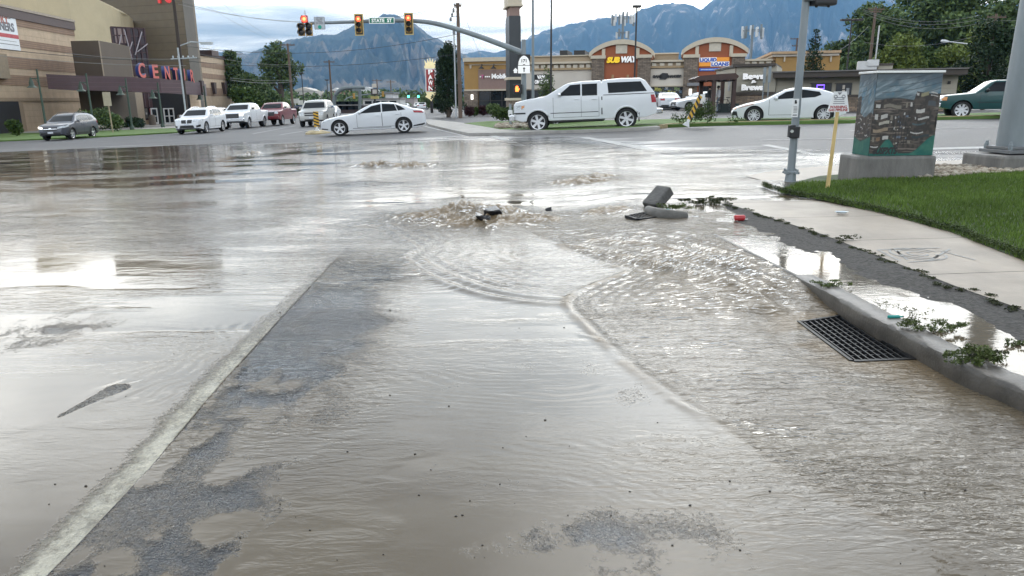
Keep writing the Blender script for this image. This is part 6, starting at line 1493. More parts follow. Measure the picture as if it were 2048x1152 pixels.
mb = MB(); z_ = at(385, 92, 68).z; mb.tube([Vector((q.x, q.y, z_ + .0)), Vector((q.x + 1.1, q.y, z_ + .35)), Vector((q.x + 2.0, q.y, z_ + .3))], .05, 8); mb.box((q.x + 2.5, q.y, z_ + .22), (1.0, .35, .2)); mb.build('street_light', mat('grey conduit', (.42, .45, .47)), t, bevel=.0)
mb = MB(); z_ = at(372, 118, 68).z; mb.tube([Vector((q.x - .8, q.y - .1, z_)), Vector((q.x + 1.5, q.y - .1, z_ + .1))], .06, 6)
for k in range(5): mb.lathe([(.05, 0), (.09, .12), (.04, .24)], 6, c=(q.x - .6 + .45 * k, q.y - .1, z_ + .05))
mb.build('cross_arm', mat('grey conduit', (.42, .45, .47)), t)
t, b, q = T5
mb = MB(); z_ = at(1733, 52, 92).z; mb.tube([Vector((b.x + .5, b.y - .3, b.z)), Vector((b.x + .5, b.y - .3, z_))], .09, 8); mb.build('conduit', mat('pale conduit', (.6, .62, .62), rough=.5), t, smooth=True)
# lamp arm by the trees
b = at(1966, 235, 60); b.z = Z(45, 60); hz = at(1950, 98, 60).z
t = thing('street_light', 'pale cobra head street light reaching out before the trees', 'street light', b)
pj = Vector((b.x, b.y, hz - .1)); tip = at(1895, 83, 60)
mb = MB(); mb.tube([b, pj], [.12, .09], 10); mb.tube([pj, pj.lerp(tip, .5) + Vector((0, 0, .12)), tip], [.06, .05, .04], 8); mb.build('pole', mat('pale conduit', (.6, .62, .62)), t, smooth=True)
mb = MB(); mb.tube([tip + Vector((.1, 0, -.02)), tip + Vector((-.15, 0, .0)), tip + Vector((-.45, 0, .04)), tip + Vector((-.55, 0, .03))], [.06, .13, .12, .03], 10); mb.build('lamp_head', mat('pale conduit', (.6, .62, .62)), t, smooth=True)
# cell masts
def cell(px, py, top, Y, w, rows, lab):
    t, b, q = pole('cell_mast', lab, 'phone mast', px, py, top, Y, .28, STEEL)
    for z0, z1, n, wf in rows:
        zz0, zz1 = at(px, z1, Y).z, at(px, z0, Y).z; R_ = w * wf / 2 * Y / F
        mb = MB(); mb.lathe([(R_ * .92, (zz0 + zz1) / 2), (R_ * .98, (zz0 + zz1) / 2 + .12)], 12, c=(q.x, q.y, 0))
        for k in range(3): a = k * 2.094 + .4; mb.tube([Vector((q.x, q.y, (zz0 + zz1) / 2)), Vector((q.x + math.cos(a) * R_, q.y + math.sin(a) * R_, (zz0 + zz1) / 2))], .06, 6)
        mb.build('antenna_frame', STEEL, t)
        for k in range(n):
            a = k * 2 * math.pi / n + .2; off = (.0 if k % 2 else -.35)
            mb = MB(); mb.box((q.x + math.cos(a) * R_, q.y + math.sin(a) * R_, (zz0 + zz1) / 2 + off), (.34, .24, (zz1 - zz0) * (.8 if k % 3 else 1)), Matrix.Rotation(a, 3, 'Z')); mb.build('antenna', WHITE if k % 3 else STEEL, t, bevel=.03)
cell(1243, 150, 24, 140, 42, ((26, 48, 12, 1.0), (58, 74, 5, .55)), 'white phone mast with two rings of antennas behind the left gable')
cell(1499, 150, 50, 140, 38, ((50, 74, 11, 1.0),), 'single ring phone mast behind the right gable')

# ------------------------------------------------------------------ right trees and planting
b0 = lambda px, D_, z=-.2: Vector((at(px, 200, D_).x, D_, Z(40, D_) + z))
for k, (px, D_, h, w, z0, n, lf, m, lab) in enumerate(((1745, 128, 16.2, 15, .10, 8500, .36, LEAF_D, 'tall dark tree behind the twin headed lamp'), (1830, 132, 20.5, 18, .10, 11000, .38, LEAF_D, 'largest dark tree towering over the kiosk roof'), (1915, 125, 18.6, 16, .10, 9500, .36, LEAF_D, 'dark rounded tree behind the street light'), (1985, 118, 16.0, 14, .12, 7500, .35, LEAF_D, 'dark tree partly behind the big right mast'), (1680, 138, 11.5, 11, .1, 5500, .34, LEAF_D, 'lower dark tree left of the brown utility pole'),
    (1788, 92, 8.2, 6.4, .15, 4200, .24, LEAF_Y, 'bright yellow green tree above the white roof unit'), (1846, 94, 7.2, 6.6, .15, 3800, .24, LEAF_M, 'green tree right of the yellow green one over the kiosk'), (1900, 92, 7.6, 6.0, .15, 3600, .24, LEAF_Y, 'yellow green tree beneath the street light'), (1945, 96, 9.4, 5.5, .15, 3400, .24, LEAF_Y, 'yellow green tree behind the round dark tree'), (2075, 110, 13, 14, .1, 5000, .34, LEAF_D, 'dark tree at the right edge beyond the mast'))):
    tree('tree', lab, 'tree', b0(px, D_), h, w, z0, n, lf, m, 100 + k, 24, .6)
b = b0(1968, 52); tree('tree', 'dense round dark tree above the green pickup', 'tree', b, 6.2, 4.3, .12, 4600, .13, LEAF_C, 131, 18, .55)
b = at(1624, 150, 62); b.z = Z(30, 62)
t = thing('spruce', 'dark spruce behind the slim grey pole', 'conifer', b)
lb = [((0, 0, .8 + k * .52), (1.75 * (1 - k / 11.5) + .12, 1.75 * (1 - k / 11.5) + .12, .42)) for k in range(11)]; v, f = leaves(lb, 3600, .10, .2); mesh_np('crown', v, f, LEAF_C, t); mb = MB(); mb.tube([b, b + Vector((0, 0, 6))], [.15, .03], 8); mb.build('trunk', BARK, t)
# the dark evergreen at the mall corner
b = at(897, 226, 67); b.z = 0
t = thing('evergreen', 'tall dense dark evergreen left of the ochre shop corner', 'conifer', b)
lb = [((0, 0, 2.9), (1.55, 1.4, 2.7)), ((.1, 0, 4.7), (1.25, 1.2, 1.6)), ((.25, 0, 5.8), (.65, .65, .9))] + [((1.25 * math.cos(k * 2.4) * (1 - k / 34), 1.1 * math.sin(k * 2.4) * (1 - k / 34), .9 + k * .21), (.5, .5, .5)) for k in range(24)]; v, f = leaves(lb, 9500, .10); mesh_np('crown', v, f, LEAF_C, t); mb = MB(); mb.tube([b + Vector((0, 0, -.3)), b + Vector((0, 0, 5))], [.2, .08], 8); mb.build('trunk', BARK, t)
for k, (px, py, D_, h, w, m, lab, cube) in enumerate(((939, 243, 64, .95, .9, LEAF_R, 'purple round shrub at the foot of the tall utility pole', True), (950, 241, 66, .8, .9, LEAF_M, 'small green shrub right of the purple one', False), (968, 240, 66, 1.0, .95, LEAF_R, 'purple shrub before the corner shop window', True), (987, 240, 63, 1.15, 1.25, LEAF_D, 'clipped green box shrub before the corner shop window', True), (1008, 254, 46, 1.0, 1.9, LEAF_M, 'loose green shrub at the foot of the sign tower', False), (886, 240, 90, 1.6, 2.0, LEAF_C, 'dark shrub at the foot of the evergreen', False), (869, 236, 120, 2.6, 3.0, LEAF_M, 'green shrub below the pawn sign', False), (855, 232, 150, 3.2, 3.4, LEAF_D, 'dark shrub at the far pavement left of the pawn sign', False), (898, 238, 72, .9, .7, LEAF_R, 'little purple shrub at the pavement edge', False), (1094, 225, 64, 4.6, 1.6, LEAF_D, 'slender green tree before the vape shop', False), (598, 232, 112, 1.5, 4.5, VERGE, 'brown hedge beside the leaning utility pole', False))):
    b = at(px, py, D_); b.z = Z(b.x, D_); bush('shrub', lab, 'shrub', b, h, w, 1300, .085 if D_ < 80 else .13, m, 150 + k, d=.8, cube=cube)
# far kerb, lawn and corner pavement on the right side of the crossing
sheet('lawn', [G(*p, .1) for p in ((1000, 259), (1120, 261), (1240, 257), (1330, 250.5), (1700, 241.5), (2048, 231), (2300, 224), (2300, 218), (2048, 224), (1700, 234), (1330, 239), (1120, 243), (975, 243), (928, 247), (960, 252))], .12, FARGRASS, 'far lawn strip between the road and the shops', cuts=5, thick=.14)
KY = mat('faded yellow kerb', (.36, .29, .16), rough=.75, var=.3, scale=2)
sweep('kerb', [Vector((p.x, p.y, Z(p.x, p.y) + .0)) for p in [G(*q) for q in ((1325, 257), (1345, 254), (1400, 252.5), (1500, 249.5), (1600, 247), (1700, 244.5), (1800, 242), (1900, 239.5), (2048, 235), (2300, 228))]], [(-.16, -.1), (-.16, .11), (-.13, .15), (.0, .15), (.02, -.1)], KY, 'faded yellow kerb along the far side of the road')
sheet('pavement', [G(*p, .06) for p in ((858, 250), (905, 262), (938, 268.5), (1030, 267.5), (1100, 264), (1180, 262), (1320, 256), (1310, 252), (1120, 262), (1020, 259), (960, 252), (925, 247), (880, 242), (862, 240), (846, 240))], .11, CONC, 'pale pavement round the far corner by the pawn sign', cuts=4, thick=.16)
pebbles('corner_gravel', [G(990, 262), G(1075, 264), G(1075, 252), G(1000, 252)], 160, .08, .22, lambda x, y: Z(x, y) + .12, GR, 'gravel at the foot of the stone sign tower')
for k, (px, h, n, lab) in enumerate(((1388, 1.1, 800, 'tall grass clump at the foot of the leaning striped marker'), (1412, 1.2, 1100, 'tall weed clump right of the leaning marker'), (1358, .6, 260, 'low weed clump left of the leaning marker'), (1471, .5, 120, 'small weed tuft under the white hatchback nose'))):
    b = G(px, 250, .1); q = []
    lb = [((rnd.uniform(-.25, .25), rnd.uniform(-.1, .1), h * (.25 + .08 * j)), (.3 - .03 * j, .14, h * .24)) for j in range(5)]; v, f = leaves(lb, n, .035, -.0); o = mesh_np('weed_plant', v, f, LEAF_M); o.location = b; tag(o, lab, 'weed', 'weeds along the yellow kerb')
# striped hazard markers
HY = mat('hazard yellow', (.62, .36, .03), rough=.5)
def hazard(b, hgt, w, lean, lab, base=True):
    t = thing('hazard_marker', lab, 'road marker', b); R_ = Matrix.Rotation(lean, 3, 'Y'); o = lambda x, y, z: b + R_ @ Vector((x, y, z))
    mb = MB(); z0 = hgt * .22; mb.prism([o(-w / 2, 0, z0), o(w / 2, 0, z0), o(w / 2, 0, hgt), o(-w / 2, 0, hgt)], (0, .03, 0)); p = mb.build('panel', HY, t)
    n = 5; st = (hgt - z0) / n
    for k in range(n):
        z = z0 + k * st; mb = MB(); mb.prism([o(-w / 2, -.003, z + st * .62), o(-w / 2, -.003, min(hgt, z + st * 1.08)), o(w / 2, -.003, z + st * .46), o(w / 2, -.003, z)], (0, .002, 0)); mb.build('stripe', BLACK, p)
    mb = MB(); mb.prism([o(-.05, .0, 0), o(.05, 0, 0), o(.05, 0, z0), o(-.05, 0, z0)], (0, .03, 0)); mb.prism([o(-.14, -.01, 0), o(.14, -.01, 0), o(.05, -.01, z0 * .6), o(-.05, -.01, z0 * .6)], (0, .06, 0)); mb.build('foot', WHITE, t)
b = G(634, 262, .15); sc_ = b.y / F
hazard(b, 37 * sc_, 10 * sc_, 0, 'upright yellow and black striped marker on the island nose')
mb = MB(); mb.lathe([(0, .18), (.6, .17), (.8, .08), (.85, -.1)], 20, c=(0, 0, 0)); mb.v = [tuple(Vector((b.x - .1 + v[0] * .75, b.y + .6 + v[1] * 1.5, b.z - .17 + v[2]))) for v in mb.v]
solo('traffic_island', mb, KY, 'concrete island nose under the upright striped marker', 'traffic island', (b.x, b.y, b.z - .2), smooth=True)
b = G(1372, 252, .1); sc_ = b.y / F
hazard(b, 62 * sc_, 8 * sc_, .42, 'leaning yellow and black striped marker before the pergola')
mb = MB(); c = at(1405, 198, b.y + .3); mb.box(c, (9 * sc_, .02, 18 * sc_)); solo('small_sign', mb, WHITE, 'small white sign right of the leaning striped marker', 'sign', c); 
for k, (px, Y, y0, y1) in enumerate(((1522, 46, 135, 190), (1532, 44, 133, 160))):
    b = at(px, 235, Y); b.z = Z(b.x, Y); t = thing('bare_sign', ('left of two narrow sign boards seen edge on before the kiosk lettering', 'right of two narrow sign boards seen edge on before the kiosk lettering')[k], 'sign', b); z1, z0 = at(px, y0, Y).z, at(px, y0 + 32, Y).z
    mb = MB(); mb.tube([b, Vector((b.x, b.y, z1))], .035, 8); mb.build('post', STEEL, t); mb = MB(); mb.box((b.x, b.y - .05, (z0 + z1) / 2), (.16, .05, z1 - z0)); mb.build('sign_plate', STEEL, t)

# ------------------------------------------------------------------ far street scene
GANT = mat('gantry steel', (.16, .19, .20), rough=.5, metal=.2)
b = at(668, 240, 96); b.z = -.3
t = thing('street_gantry', 'curved grey pipe gantry over the far street', 'gantry', b); s_ = 96 / F
gp = smooth_line([Vector((b.x, b.y, b.z)), at(668, 205, 96), at(671, 190, 96), at(681, 180, 96), at(695, 176, 96), at(730, 175.5, 96)], 6)
mb = MB(); mb.tube(gp, [.26] * (len(gp) - 6) + [.24] * 6, 12); mb.build('pipe_frame', GANT, t, smooth=True)
mb = MB(); mb.box(at(713, 180, 95.7), (17 * s_, .2, 4 * s_)); mb.build('sign_rack', GANT, t)
b = at(720, 238, 104); b.z = -.3; mb = MB(); mb.tube([b, at(720, 180, 104)], .22, 10); solo('gantry_leg', mb, GANT, 'upright grey pipe at the far end of the gantry', 'pole', b, smooth=True)
# pawn sign
s_ = 100 / F; c0 = at(863, 205, 100)
t = thing('pawn_sign', 'tall red and cream sign with a yellow crown reading PAWN downwards', 'shop sign', Vector((c0.x, c0.y, -.2)))
CRM = mat('cream sign bulb', (.75, .66, .38), rough=.4, emit=(1, .85, .5), estr=.25); RDS = mat('pawn red', (.33, .03, .03), rough=.4)
mb = MB(); mb.tube([Vector((c0.x, c0.y + .1, -.2)), at(863, 200, 100)], .2, 8); mb.build('pole', DKP, t)
zt, zb_ = at(863, 137, 100).z, at(863, 184, 100).z; mb = MB(); mb.box((c0.x, c0.y, (zt + zb_) / 2), (1.42, .5, zt - zb_)); p = mb.build('panel', WHITE, t, bevel=.05)
mb = MB(); mb.box((c0.x, c0.y - .27, (zt + zb_) / 2), (1.1, .06, zt - zb_ - .25)); p2 = mb.build('panel_face', RDS, p)
for k, ch in enumerate('PAWN'): text('letter', ch, .56, LW, p2, Vector((c0.x, c0.y - .31, zt - .72 - k * (zt - zb_ - .25) / 4)), (1, 0, 0), (0, 0, 1), .03, .03, width=.6)
zc = at(863, 137, 100).z; mb = MB(); mb.prism([Vector((c0.x + x, c0.y - .2, zc + z)) for x, z in ((-.6, 0), (.6, 0), (.72, 1.05), (.42, .62), (.34, 1.2), (.12, .7), (0, 1.32), (-.12, .7), (-.34, 1.2), (-.42, .62), (-.72, 1.05))], (0, .4, 0)); mb.box((c0.x, c0.y, zc + .2), (1.5, .55, .3)); mb.build('crown', CRM, t)
zb2 = at(863, 198, 100).z; mb = MB(); mb.prism([Vector((c0.x + x, c0.y - .22, zb_ + z)) for x, z in ((-.75, .05), (-.55, -.35), (-.8, -.6), (-.2, -.95), (0, -1.2), (.2, -.95), (.8, -.6), (.55, -.35), (.75, .05))], (0, .44, 0)); mb.build('scroll', CRM, t)
# the tower sign in the middle distance
s_ = 170 / F; c = at(749, 186, 170)
t = thing('pole_sign', 'dark framed tower sign with a yellow lower board in the far street', 'shop sign', Vector((c.x, c.y, -.5)))
mb = MB(); mb.tube([Vector((c.x, c.y, -.5)), Vector((c.x, c.y, c.z))], .25, 8); mb.build('pole', DKP, t)
mb = MB(); mb.box(c + Vector((0, 0, .3)), (13 * s_, .5, 12 * s_)); q = mb.build('board', mat('dark brown board', (.05, .035, .03), rough=.5), t); mb = MB(); mb.box(c + Vector((.1, -.3, .3)), (8 * s_, .1, 8 * s_)); mb.build('board_face', mat('pale board face', (.5, .46, .42), rough=.5, var=.4, scale=.6), q)
mb = MB(); mb.box(c + Vector((0, -.1, -1.0)), (15 * s_, .5, 5 * s_)); mb.build('lower_board', mat('yellow board', (.5, .40, .14), rough=.5, var=.2, scale=.5), t); mb = MB(); mb.box(c + Vector((0, 0, 1.6)), (8 * s_, .4, 7 * s_)); mb.build('top_board', PALE, t)
FARB = [(560, 640, 232, 214, 180, (.45, .46, .47), 'low white shop with a blue band left of the gantry'), (667, 725, 236, 211, 150, (.07, .05, .05), 'dark brown building under the gantry'), (727, 800, 232, 198, 200, (.52, .51, .49), 'long pale shop behind the white car'), (772, 786, 215, 188, 210, (.50, .50, .50), 'pale upright billboard over the long pale shop'), (800, 828, 220, 196, 260, (.34, .30, .29), 'pinkish far building right of the pale shop'), (440, 462, 240, 200, 160, (.3, .24, .18), 'tan end of a building behind the trees')]
for x0, x1, yb, yt, Y, col, lab in FARB:
    a, q = at(x0, yb, Y), at(x1, yt, Y); t = thing('far_building', lab, 'building', Vector(((a.x + q.x) / 2, Y + 5, -1)))
    mb = MB(); mb.box(((a.x + q.x) / 2, Y + 5, (q.z - 1.2) / 2), (q.x - a.x, 10, q.z + 1.2)); mb.build('wall', mat('far wall %d' % x0, col, rough=.8, var=.12, scale=.4), t)
    mb = MB(); mb.box(((a.x + q.x) / 2, Y + 5, q.z + .1), (q.x - a.x + .6, 10.6, .25)); mb.build('roof', mat('far roof', (.22, .21, .2), rough=.8), t)
    if x0 == 560: mb = MB(); mb.box(((a.x + q.x) / 2, Y - .1, q.z * .45), (q.x - a.x, .2, .9)); mb.build('blue_band', mat('far blue band', (.03, .06, .2), rough=.6), t)
    elif x1 - x0 > 40:
        for k in range(4): mb = MB(); xx = a.x + (q.x - a.x) * (.15 + .22 * k); mb.box((xx, Y - .05, .6), (1.8, .1, 1.6)); mb.build('window', DGL, t)
for k, (px, py, Y, col) in enumerate(((604, 205, 190, (.55, .55, .5)), (590, 202, 185, (.6, .58, .5)))):
    mb = MB(); c = at(px, py, Y); mb.box(c, (2.0, .3, 1.1)); mb.tube([Vector((c.x, c.y + .2, -1)), c], .12, 6); solo('far_sign', mb, mat('far sign cream', col, rough=.6), ('small cream sign right of the cottonwood', 'small cream sign board nearest the cottonwood')[k], 'sign', (c.x, c.y, -1))
# far signal heads over the next crossing
for k, (px, py, green) in enumerate(((708, 192, False), (766, 188, False), (817, 190, True), (837, 190, True))):
    c = at(px, py, 190); t = thing('traffic_signal', ('tiny far signal head by the gantry', 'tiny far signal head right of the tower sign', 'far green signal left of its twin', 'far green signal right of its twin')[k], 'traffic light', c, group='far signals in the street')
    mb = MB(); mb.box(c, (.55, .3, 1.3)); mb.build('housing', YEL if not green else BLACK, t)
    if green: mb = MB(); mb.lathe([(0, -.05), (.3, 0)], 10, axis='y', c=c + Vector((0, -.17, -.35))); mb.build('lens', mat('lit green lens', (.05, .6, .4), rough=.3, emit=(.1, .95, .6), estr=4), t)
mb = MB(); a = at(690, 214, 190); a.z = -1; mb.tube(smooth_line([a, at(690, 200, 190), at(712, 192, 190), at(770, 185, 190), at(800, 186, 190)], 4), .13, 8); solo('mast_arm', mb, STEEL, 'far grey signal arm in the street beyond', 'signal mast', a, smooth=True)
# distant tree belt in the valley
def belt(name, px0, px1, D_, hgt, n, sz, m, label, seed):
    r = random.Random(seed); lb = []
    for k in range(int((px1 - px0) / 5)):
        px = px0 + (px1 - px0) * r.random(); dd = D_ * r.uniform(.9, 1.25); p = at(px, 200, dd); h = hgt * r.uniform(.55, 1.15); lb.append(((p.x, p.y, h * .5 - 1.5), (h * .8, h * .8, h * .55)))
    v, f = leaves(lb, n, sz); return tag(mesh_np(name, v, f, m), label, None, None, 'stuff')
belt('distant_trees', 380, 860, 420, 8.5, 9000, 1.3, LEAF_D, 'far belt of trees across the valley floor', 3)
belt('distant_trees', 560, 930, 260, 5.0, 3500, .7, LEAF_D, 'nearer dark trees lining the far street', 4)
belt('distant_trees', 300, 1000, 1500, 16, 6000, 4.5, LEAF_D, 'thin dark line of woods below the mountains', 5)
for k in range(16):
    px = rnd.uniform(590, 740); Y = rnd.uniform(450, 700); c = at(px, 201, Y); w = rnd.uniform(8, 18); mb = MB(); mb.box((c.x, c.y, rnd.uniform(3.5, 5)), (w, 8, 6)); mb.prism([Vector((c.x - w / 2, c.y - 4, 7)), Vector((c.x + w / 2, c.y - 4, 7)), Vector((c.x, c.y - 4, 9.5))], (0, 8, 0))
    solo('distant_house', mb, mat('distant house %d' % (k % 3), ((.5, .47, .43), (.35, .22, .17), (.6, .6, .6))[k % 3], rough=.8), 'tiny distant house among the valley trees', 'house', (c.x, c.y, -1), group='distant houses in the valley')
# ------------------------------------------------------------------ vehicles
def ip(tab, x): return float(np.interp(x, [p[0] for p in tab], [p[1] for p in tab]))
def slope_rot(x, y, hd):
    e = .5; n = Vector((-(Z(x + e, y) - Z(x - e, y)) / (2 * e), -(Z(x, y + e) - Z(x, y - e)) / (2 * e), 1)).normalized()
    f = Vector((hd[0], hd[1], 0)); f = (f - n * f.dot(n)).normalized(); l = n.cross(f)
    return Matrix((f, l, n)).transposed()
CARPAR = dict(nose=.24, nl=.55, tail=.14, tl=.4, tum=.42, bot=.22, belt=((0, .9), (9, .95)), crown=.05, r=.34, tw=.21, spokes=5, rim=ALLOY, arch=None, front='sedan', wx=None, clad=None, hood_w=.97)
def wheel(par, c, r, tw, sgn, spokes, rim, twin=False):
    mb = MB(); k = sgn
    mb.lathe([(r * .62, k * -tw / 2), (r * .93, k * -tw / 2), (r, k * -tw * .3), (r, k * tw * .3), (r * .95, k * tw * .48), (r * .72, k * tw * .5), (r * .70, k * tw * .40)], 28, axis='y', c=c)
    o = mb.build('wheel', RUBBER, par, smooth=True, world=False)
    mb = MB(); mb.lathe([(0, k * tw * .16), (r * .72, k * tw * .18)], 24, axis='y', c=c); mb.build('brake_disc', DARKRIM, o, world=False)
    mb = MB(); mb.lathe([(r * .72, k * tw * .2), (r * .71, k * tw * .44), (r * .655, k * tw * .42), (r * .64, k * tw * .2)], 28, axis='y', c=c); mb.lathe([(0, k * tw * .40), (r * .13, k * tw * .38), (r * .15, k * tw * .2)], 14, axis='y', c=c)
    c = Vector(c)
    for s in range(spokes):
        a0 = 2 * math.pi * s / spokes + .3
        for da in ((-.11, .11) if twin else (0,)):
            a = a0 + da * 1.6; d = Vector((math.cos(a), 0, math.sin(a))); t = Vector((-math.sin(a), 0, math.cos(a))); w0, w1 = (r * .05, r * .045) if twin else (r * .10, r * .125)
            p = [c + d * r * .08 - t * w0, c + d * r * .08 + t * w0, c + d * r * .67 + t * w1, c + d * r * .67 - t * w1]
            p = [q + Vector((0, k * tw * (.38 if i in (0, 1) else .40), 0)) for i, q in enumerate(p)]; mb.prism(p, (0, -k * tw * .14, 0))
    mb.build('rim', rim, o, smooth=True, world=False)
def car(name, label, cat, b, hd, pt, L, W, top, wheels, windows, **kw):
    P = dict(CARPAR); P.update(kw)
    b = Vector(b); b.z = Z(b.x, b.y) + kw.get('lift', 0)
    t = thing(name, label, cat, b, slope_rot(b.x, b.y, hd), group=kw.get('group'))
    X = lambda x: L / 2 - x
    xf, xr = wheels; r = P['r']
    ends = np.unique(np.concatenate([np.linspace(0, L, 46), [p[0] for p in top], [.03, .08, L - .03, L - .08]])); ends = ends[(ends >= 0) & (ends <= L)]
    def hw(x):
        w = W / 2
        if x < P['nl']: w *= 1 - P['nose'] * (1 - x / P['nl']) ** 2.2
        if x > L - P['tl']: w *= 1 - P['tail'] * ((x - L + P['tl']) / P['tl']) ** 2.2
        return w
    def botz(x):
        z = P['bot']
        if x < .35: z += .10 * (1 - x / .35)
        if x > L - .45: z += .14 * (x - L + .45) / .45
        return z
    LV = [0, .05, .16, .32, .5, .66, .78, .88, .95, 1.0]; TP_ = [.93, .72, .4, 0]
    def section(x):
        zt = ip(top, x); zb = ip(P['belt'], x); z0 = botz(x); zt = max(zt, z0 + .2); w = hw(x); cr = P['crown']; ze = zt - cr
        out = [(0, z0), (w * .86, z0)]
        def yside(z):
            if z <= zb: return w * (1 - .055 * abs((z - zb * .72) / zb) ** 1.6 * 2.2)
            yb = w * (1 - .055 * abs(.28) ** 1.6 * 2.2); return yb - P['tum'] * (z - zb) * (.75 + .25 * min(1, (z - zb) / .4))
        for f in LV: z = z0 + .015 + (ze - z0 - .015) * f; out.append((yside(z) - (.02 if f == 1.0 else 0), z))
        ye = out[-1][0]
        for f in TP_: out.append((ye * f, zt - cr * (.34 * f ** 2 if f < .9 else .55)))
        return out
    V, n = [], None
    for x in ends:
        s = section(x); half = s; full = [(-y, z) for y, z in half[::-1]][:-1] if False else None
        ring = [(y, z) for y, z in half] + [(-y, z) for y, z in half[::-1][1:-1]]
        n = len(ring); V += [(X(x), y, z) for y, z in ring]
    Fc = []
    for i in range(len(ends) - 1):
        for k in range(n): Fc.append((i * n + k, i * n + (k + 1) % n, (i + 1) * n + (k + 1) % n, (i + 1) * n + k))
    Fc.append(tuple(range(n))[::-1]); Fc.append(tuple((len(ends) - 1) * n + k for k in range(n)))
    mb = MB(); mb.v, mb.f, mb.mi = V, Fc, [0] * len(Fc)
    body = mb.build('body', pt, t, world=False)
    bvh = BVHTree.FromPolygons([Vector(v) for v in V], [list(f) for f in Fc])
    # wheel wells
    cut = MB()
    for xw in (xf, xr):
        for s in (-1, 1):
            pr_ = [(0, -.18), (r + .055, -.18), (r + .055, .3), (0, .3)]; cut.lathe([(q, s * (W / 2 - .1) + h) for q, h in pr_], 26, axis='y', c=(X(xw), 0, r))
    cme = cut.build('cutter', BLACK, None); bm = bmesh.new(); bm.from_mesh(cme.data); bmesh.ops.remove_doubles(bm, verts=bm.verts, dist=1e-4); bmesh.ops.recalc_face_normals(bm, faces=bm.faces); bm.to_mesh(cme.data); bm.free()
    cme.matrix_world = t.matrix_world
    md = body.modifiers.new('wells', 'BOOLEAN'); md.operation = 'DIFFERENCE'; md.solver = 'EXACT'; md.object = cme; md.material_mode = 'TRANSFER'
    dg = bpy.context.evaluated_depsgraph_get(); dg.update()
    me = bpy.data.meshes.new_from_object(body.evaluated_get(dg)); body.modifiers.clear(); old = body.data; body.data = me; bpy.data.meshes.remove(old); me.name = 'body'
    bpy.data.objects.remove(cme)
    me.polygons.foreach_set('use_smooth', [True] * len(me.polygons)); me.set_sharp_from_angle(angle=math.radians(32))
    def hit(view, a, z, s=1):
        if view == 'side': o, d = Vector((X(a), s * 4, z)), Vector((0, -s, 0))
        elif view == 'front': o, d = Vector((9, a, z)), Vector((-1, 0, 0))
        elif view == 'rear': o, d = Vector((-9, a, z)), Vector((1, 0, 0))
        else: o, d = Vector((X(a), z, 9)), Vector((0, 0, -1))
        q, nn, _, _ = bvh.ray_cast(o, d)
        return (q, d) if q is not None else None
    hit.dirs = {('side', 1): Vector((0, -1, 0)), ('side', -1): Vector((0, 1, 0)), ('front', 1): Vector((-1, 0, 0)), ('rear', 1): Vector((1, 0, 0))}
    def decal(nm, view, q, m, off=.007, nn=(7, 4), s=1, par=None):
        v, f, ok = [], [], []
        for j in range(nn[1] + 1):
            for i in range(nn[0] + 1):
                u, w = i / nn[0], j / nn[1]
                a = [(q[0][k] * (1 - u) + q[1][k] * u) * (1 - w) + (q[3][k] * (1 - u) + q[2][k] * u) * w for k in (0, 1)]
                h = hit(view, a[0], a[1], s); ok.append(h is not None); v.append(h[0] - h[1] * off if h else Vector())
        c = nn[0] + 1
        for j in range(nn[1]):
            for i in range(nn[0]):
                g = (j * c + i, j * c + i + 1, (j + 1) * c + i + 1, (j + 1) * c + i)
                if all(ok[k] for k in g) and not (view == 'side' and any(math.hypot(v[k].x - X(xw), v[k].z - r) < r + .065 for k in g for xw in (xf, xr))):
                    nrm = (v[g[1]] - v[g[0]]).cross(v[g[3]] - v[g[0]]); dd = hit.dirs[view, s] if view == 'side' else hit.dirs[view, 1]
                    f.append(g if nrm.dot(dd) < 0 else g[::-1])
        if not f: return None
        mm = MB(); mm.v, mm.f, mm.mi = [tuple(p) for p in v], f, [0] * len(f)
        o = mm.build(nm, m, par or t, smooth='all', world=False, fix=False)
        bm = bmesh.new(); bm.from_mesh(o.data); loose = [p for p in bm.verts if not p.link_faces]; bmesh.ops.delete(bm, geom=loose, context='VERTS'); bm.to_mesh(o.data); bm.free()
        return o
    R = lambda a0, a1, z0, z1: ((a0, z0), (a1, z0), (a1, z1), (a0, z1))
    if P['clad']:
        for s in (-1, 1):
            for a0, a1 in ((xf + r + .02, xr - r - .02), (.25, xf - r - .03), (xr + r + .03, L - .25)): decal('sill_cladding', 'side', R(a0, a1, P['bot'] + .02, P['bot'] + .17), BLACK, .01, (8, 2), s)
    for s in (-1, 1):
        for q in windows: decal('window', 'side', q, GLASS, .006, (8, 5), s)
        for x0, x1, z0, z1 in P.get('doors', ()):
            decal('door_gap', 'side', R(x0 - .012, x1 + .012, z0 - .012, z1), BLACK, .002, (26, 16), s)
            d_ = decal('door', 'side', R(x0, x1, z0, z1), pt, .0045, (26, 16), s)
            h = hit('side', x1 - .17, z1 - .09, s)
            if h and d_: mb = MB(); mb.box(h[0] + Vector((0, s * .02, 0)), (.2, .035, .035)); mb.build('handle', P.get('handle', pt), d_, world=False, bevel=.008)
        for q in P.get('side_lights', ()): decal(q[0], 'side', q[1], q[2], .009, (6, 3), s)
        for q in P.get('side_trim', ()): decal('trim_strip', 'side', q[0], q[1], .011, (10, 2), s)
        mx_, mz = P.get('mirror', (2.0, 1.0)); h = hit('side', mx_, mz - .06, s)
